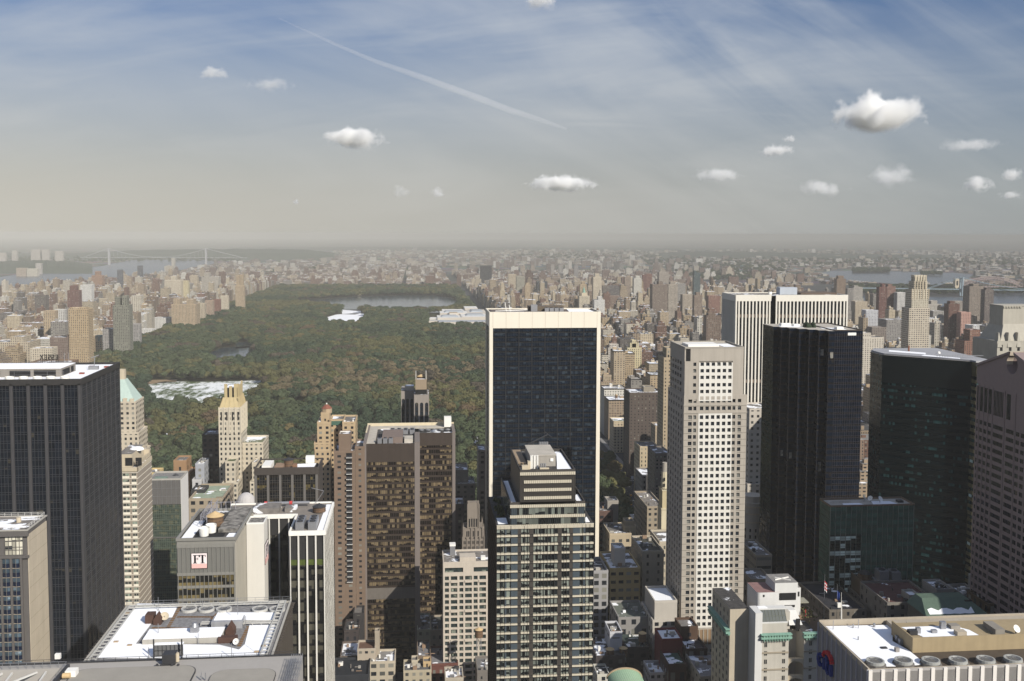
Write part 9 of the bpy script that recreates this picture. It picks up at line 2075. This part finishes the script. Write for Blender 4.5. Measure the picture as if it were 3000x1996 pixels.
# ---------------------------------------------------------------- avenue with traffic
ASPH = wallm('avenue_asphalt', (.050, .050, .053), .2, .2, .9, 0)
flat('road', [(200, 480), (229, 480), (229, 4850), (200, 4850)], .02, ASPH); flat('road', [(140, 858), (229, 858), (229, 876), (140, 876)], .035, ASPH); flat('road', [(-640, 755), (260, 755), (260, 771), (-640, 771)], .03, ASPH)
def marks():
 mb = MB(); m = wallm('road_paint', (.6, .6, .58), .1)
 for x in (205.5, 211, 217, 222.5):
  for k in range(60): y = 700+k*9; mb.face([(x-.09, y, .045), (x+.09, y, .045), (x+.09, y+3, .045), (x-.09, y+3, .045)])
 for y in (848, 882, 962, 1042):
  for k in range(20): x = 201+k*1.4; mb.face([(x, y, .045), (x+.7, y, .045), (x+.7, y+4, .045), (x, y+4, .045)])
 o = mb.build('road_markings', m); o['kind'] = 'structure'
marks()
pave = MB()
for x0, x1, y0, y1 in ((229.2, 233.5, 480, 2000), (195.6, 199.8, 480, 857), (195.6, 199.8, 877, 2000)): pave.box(x0, x1, y0, y1, 0, .14)
o = pave.build('pavement', wallm('pavement_slab', (.22, .21, .20), .15, .5)); o['kind'] = 'structure'
def car_proto(paint, taxi, bus=False):
 L, W_, H = (11.5, 2.6, 3.0) if bus else (4.9, 1.9, 1.48); b = MB()
 if bus:
  b.box(-L/2, L/2, -W_/2, W_/2, .35, H)
 else:
  prof = [(-L/2, .45), (-L/2, .85), (-L*.38, .93), (-L*.26, H), (L*.16, H), (L*.30, .95), (L/2-.15, .82), (L/2, .45)]
  for i in range(len(prof)-1):
   p, q = prof[i], prof[i+1]; b.face([(p[0], -W_/2, p[1]), (p[0], W_/2, p[1]), (q[0], W_/2, q[1]), (q[0], -W_/2, q[1])])
  for s in (-1, 1): ps = [(p[0], s*W_/2, p[1]) for p in prof]; b.face(ps if s < 0 else ps[::-1])
 body = b.mesh('body', [paint]); g = MB()
 if bus:
  for s in (-1, 1): g.box(-L/2+.6, L/2-.6, s*W_/2-.02, s*W_/2+.02, 1.3, 2.4)
 else:
  for s in (-1, 1): y = s*(W_/2+.01); ps = [(-L*.35, y, .98), (-L*.25, y, H-.08), (L*.15, y, H-.08), (L*.27, y, .98)]; g.face(ps if s > 0 else ps[::-1])
  g.face([(L*.295, -.8, 1.0), (L*.295, .8, 1.0), (L*.175, .75, H-.03), (L*.175, -.75, H-.03)]); g.face([(-L*.385, .8, .98), (-L*.385, -.8, .98), (-L*.275, -.75, H-.03), (-L*.275, .75, H-.03)])
 gl = g.mesh('window', [PIT]); wm = MB()
 wm.T = Matrix.Rotation(R_(90), 4, 'X'); wm.cyl(0, 0, -.12, .12, .5 if bus else .34, n=10); wm.T = None; wh = wm.mesh('wheel', [DARKM])
 return body, gl, wh, L, W_
CARS = {'yellow taxi': car_proto(wallm('taxi_yellow', (.62, .30, .02), .03, 1, .35), True), 'white van': car_proto(wallm('car_white', (.65, .65, .66), .03, 1, .35), False), 'black car': car_proto(wallm('car_black', (.02, .02, .022), .03, 1, .3), False), 'silver car': car_proto(wallm('car_silver', (.35, .36, .38), .03, 1, .3), False), 'white bus': car_proto(wallm('bus_white', (.66, .67, .7), .03, 1, .4), False, True)}
rnd = random.Random(8); cc = {}
slots = [(1850, 1400, 'white bus'), (1866, 1432, 'white bus'), (1848, 1452, 'yellow taxi'), (1866, 1455, 'yellow taxi'), (1832, 1472, 'white van'), (1848, 1478, 'yellow taxi'), (1874, 1480, 'black car'), (1884, 1500, 'yellow taxi'), (1868, 1505, 'silver car'), (1858, 1512, 'black car'), (1888, 1518, 'yellow taxi'), (1896, 1535, 'yellow taxi'), (1856, 1535, 'silver car'), (1818, 1425, 'silver car'), (1762, 1478, 'yellow taxi'), (1842, 1490, 'black car'), (1878, 1465, 'black car'), (1862, 1415, 'silver car')]
for px, py, kind in slots:
 q = pZ(px, py, .5); body, gl, wh, L, W_ = CARS[kind]; cc[kind] = cc.get(kind, 0)+1; side = 'park side' if q.x < 212 else 'shop side'
 word = {'yellow taxi': 'taxi', 'white van': 'car', 'black car': 'car', 'silver car': 'car', 'white bus': 'bus'}[kind]
 t = thing('parked_car' if word == 'car' else word, f'{kind} on the avenue beyond the spire tower, {["topmost", "second", "third", "fourth", "fifth", "sixth", "seventh", "eighth"][cc[kind]-1]} of its kind downwards', word, (q.x, q.y, .02), 'traffic on the avenue')
 t.rotation_euler.z = R_(90+rnd.uniform(-4, 4))
 for nm, me, lo in (('body', body, (0, 0, 0)), ('window', gl, (0, 0, 0)), *(('wheel', wh, (sx*L*.3, sy*W_*.46, .5 if 'bus' in kind else .34)) for sx in (-1, 1) for sy in (-1, 1))): c = bpy.data.objects.new(nm, me); COL.objects.link(c); c.parent = t; c.location = lo
# ---------------------------------------------------------------- clouds
def cloudm(name, dens, seed, soft=.5, asp=2.0, col=(1.0, .995, .98)):
 m, nt = newmat(name); t_ = node(nt, 'ShaderNodeTexCoord').outputs['Object']
 # the mesh is a unit ball scaled to the cloud; flat base, ragged cauliflower top
 L = node(nt, 'ShaderNodeVectorMath', {0: t_}, operation='LENGTH').outputs['Value']
 z = node(nt, 'ShaderNodeSeparateXYZ', {0: t_}).outputs[2]
 mp = node(nt, 'ShaderNodeMapping', {'Vector': t_, 'Location': (seed*3.1, seed*1.7, seed), 'Scale': (asp, asp*.8, 1.0)}).outputs[0]
 n1 = node(nt, 'ShaderNodeTexNoise', {'Vector': mp, 'Scale': 1.15, 'Detail': 9, 'Roughness': .56, 'Distortion': .3}).outputs[0]
 f = mth(nt, 'SUBTRACT', mth(nt, 'MULTIPLY', mth(nt, 'SUBTRACT', n1, .47), 3.6), mth(nt, 'MULTIPLY', mth(nt, 'SUBTRACT', L, soft), 2.2))
 f = mth(nt, 'MULTIPLY', maprange(nt, f, 0, .7, 0, 1), maprange(nt, z, -.7, -.25, 0, 1))
 v = node(nt, 'ShaderNodeVolumePrincipled', {'Color': (*col, 1), 'Density': mth(nt, 'MULTIPLY', f, dens), 'Anisotropy': .0})
 node(nt, 'ShaderNodeOutputMaterial', {'Volume': v.outputs[0]}); return m
def ball():
 n, k = 20, 12; vs = [(0, 0, -1)]+[(math.cos(-math.pi/2+math.pi*j/k)*math.cos(2*math.pi*i/n), math.cos(-math.pi/2+math.pi*j/k)*math.sin(2*math.pi*i/n), math.sin(-math.pi/2+math.pi*j/k)) for j in range(1, k) for i in range(n)]+[(0, 0, 1)]; fs = []
 for i in range(n): fs.append((0, 1+(i+1) % n, 1+i)); fs.append((len(vs)-1, 1+(k-2)*n+i, 1+(k-2)*n+(i+1) % n))
 for j in range(k-2):
  for i in range(n): a = 1+j*n; fs.append((a+i, a+(i+1) % n, a+n+(i+1) % n, a+n+i))
 return vs, fs
CL = [(2420, 2735, 284, 410, 13000, 1.0, .62, 'large bright white cumulus cloud in the blue upper right'), (925, 1165, 370, 455, 14000, .9, .50, 'bright cream cumulus cloud left of the middle sky'), (1515, 1770, 515, 572, 17000, .9, .55, 'long cream cloud low above the white-framed tower'), (1985, 2215, 492, 545, 17000, .55, .45, 'flat cream cloud low above the chequered tower'), (2205, 2340, 422, 470, 15000, .7, .5, 'small soft cloud left below the large cumulus'), (2280, 2345, 388, 430, 14500, .35, .4, 'faint wisp of cloud just left of the large cumulus'), (2300, 2505, 525, 590, 17000, .5, .42, 'ragged low cloud under the large cumulus'), (2495, 2725, 475, 570, 16000, .45, .42, 'wide ragged grey-cream cloud right below the large cumulus'), (2690, 2990, 404, 455, 15000, .4, .42, 'grey-white torn cloud at the right below the large cumulus'), (2805, 2930, 512, 578, 16500, .6, .5, 'cream double cloud low at the right'), (2920, 3020, 492, 540, 16500, .6, .5, 'cream cloud cut by the right photo edge'), (2910, 3010, 560, 592, 17500, .4, .45, 'thin low cloud at the right photo edge'), (565, 685, 192, 246, 11000, .35, .5, 'small pale cloud high at the left'), (690, 900, 228, 282, 11000, .25, .45, 'faint spread cloud right of the small pale one'), (1500, 1670, -30, 42, 9500, .45, .5, 'white cloud cut by the top photo edge'), (1250, 1320, 548, 588, 18000, .35, .45, 'tiny cream cloud low in the middle'), (1130, 1220, 528, 596, 18000, .25, .4, 'faint pair of puffs left of the tiny cream cloud'), (850, 885, 582, 604, 18500, .3, .45, 'speck of cloud low above the park')]
vs, fs = ball()
for i, (l, r, t_, b_, D, dn, so, lab) in enumerate(CL):
 P, Q, A = pD(l, (t_+b_)/2, D), pD(r, (t_+b_)/2, D), pD((l+r)/2, t_, D); rx = (Q-P).length/2*1.12; rz = abs(A.z-pD((l+r)/2, b_, D).z)/2*1.35
 me = bpy.data.meshes.new('cloud'); me.from_pydata(vs, [], fs); me.materials.append(cloudm('cloud_vapour', (dn*12 if dn > .8 else dn*6)/rx, i*2.37+1.1, so, min(rx/rz, 6))); c = (P+Q)/2
 o = link('cloud', me); o.location = c+Vector((0, 0, rz*.12)); o.scale = (rx, rx*.8, rz); o.rotation_euler.z = math.atan2(Q.y-P.y, Q.x-P.x)
 tag(o, lab, 'cloud')
def contrail():
 t = [(818, 54, 3), (900, 92, 5), (1000, 138, 8), (1100, 180, 10), (1250, 232, 14), (1400, 287, 16), (1490, 322, 15), (1580, 350, 11), (1660, 378, 6)]; D = 16000; n = 10; vs, fs = [], []
 for k, (px, py, w_) in enumerate(t):
  c = pD(px, py, D); r = w_/3000*D*.75
  for i in range(n): a = 2*math.pi*i/n; q = c+RV*r*.45*math.cos(a)+UV_*r*math.sin(a)+fwd*r*0+fwd*r*.9*math.cos(a); vs.append(tuple(q))
 for k in range(len(t)-1):
  for i in range(n): fs.append((k*n+i, k*n+(i+1) % n, (k+1)*n+(i+1) % n, (k+1)*n+i))
 fs.append(tuple(range(n))[::-1]); fs.append(tuple(range((len(t)-1)*n, len(t)*n)))
 me = bpy.data.meshes.new('contrail'); me.from_pydata(vs, [], fs); m, nt = newmat('contrail_ice'); v = node(nt, 'ShaderNodeVolumePrincipled', {'Color': (.98, .98, .98, 1), 'Density': .0036}); node(nt, 'ShaderNodeOutputMaterial', {'Volume': v.outputs[0]}); me.materials.append(m)
 tag(link('contrail', me), 'long straight white contrail slanting down across the upper sky', 'contrail')
contrail()
CYC.volume_max_steps = 96; CYC.volume_step_rate = 1.0
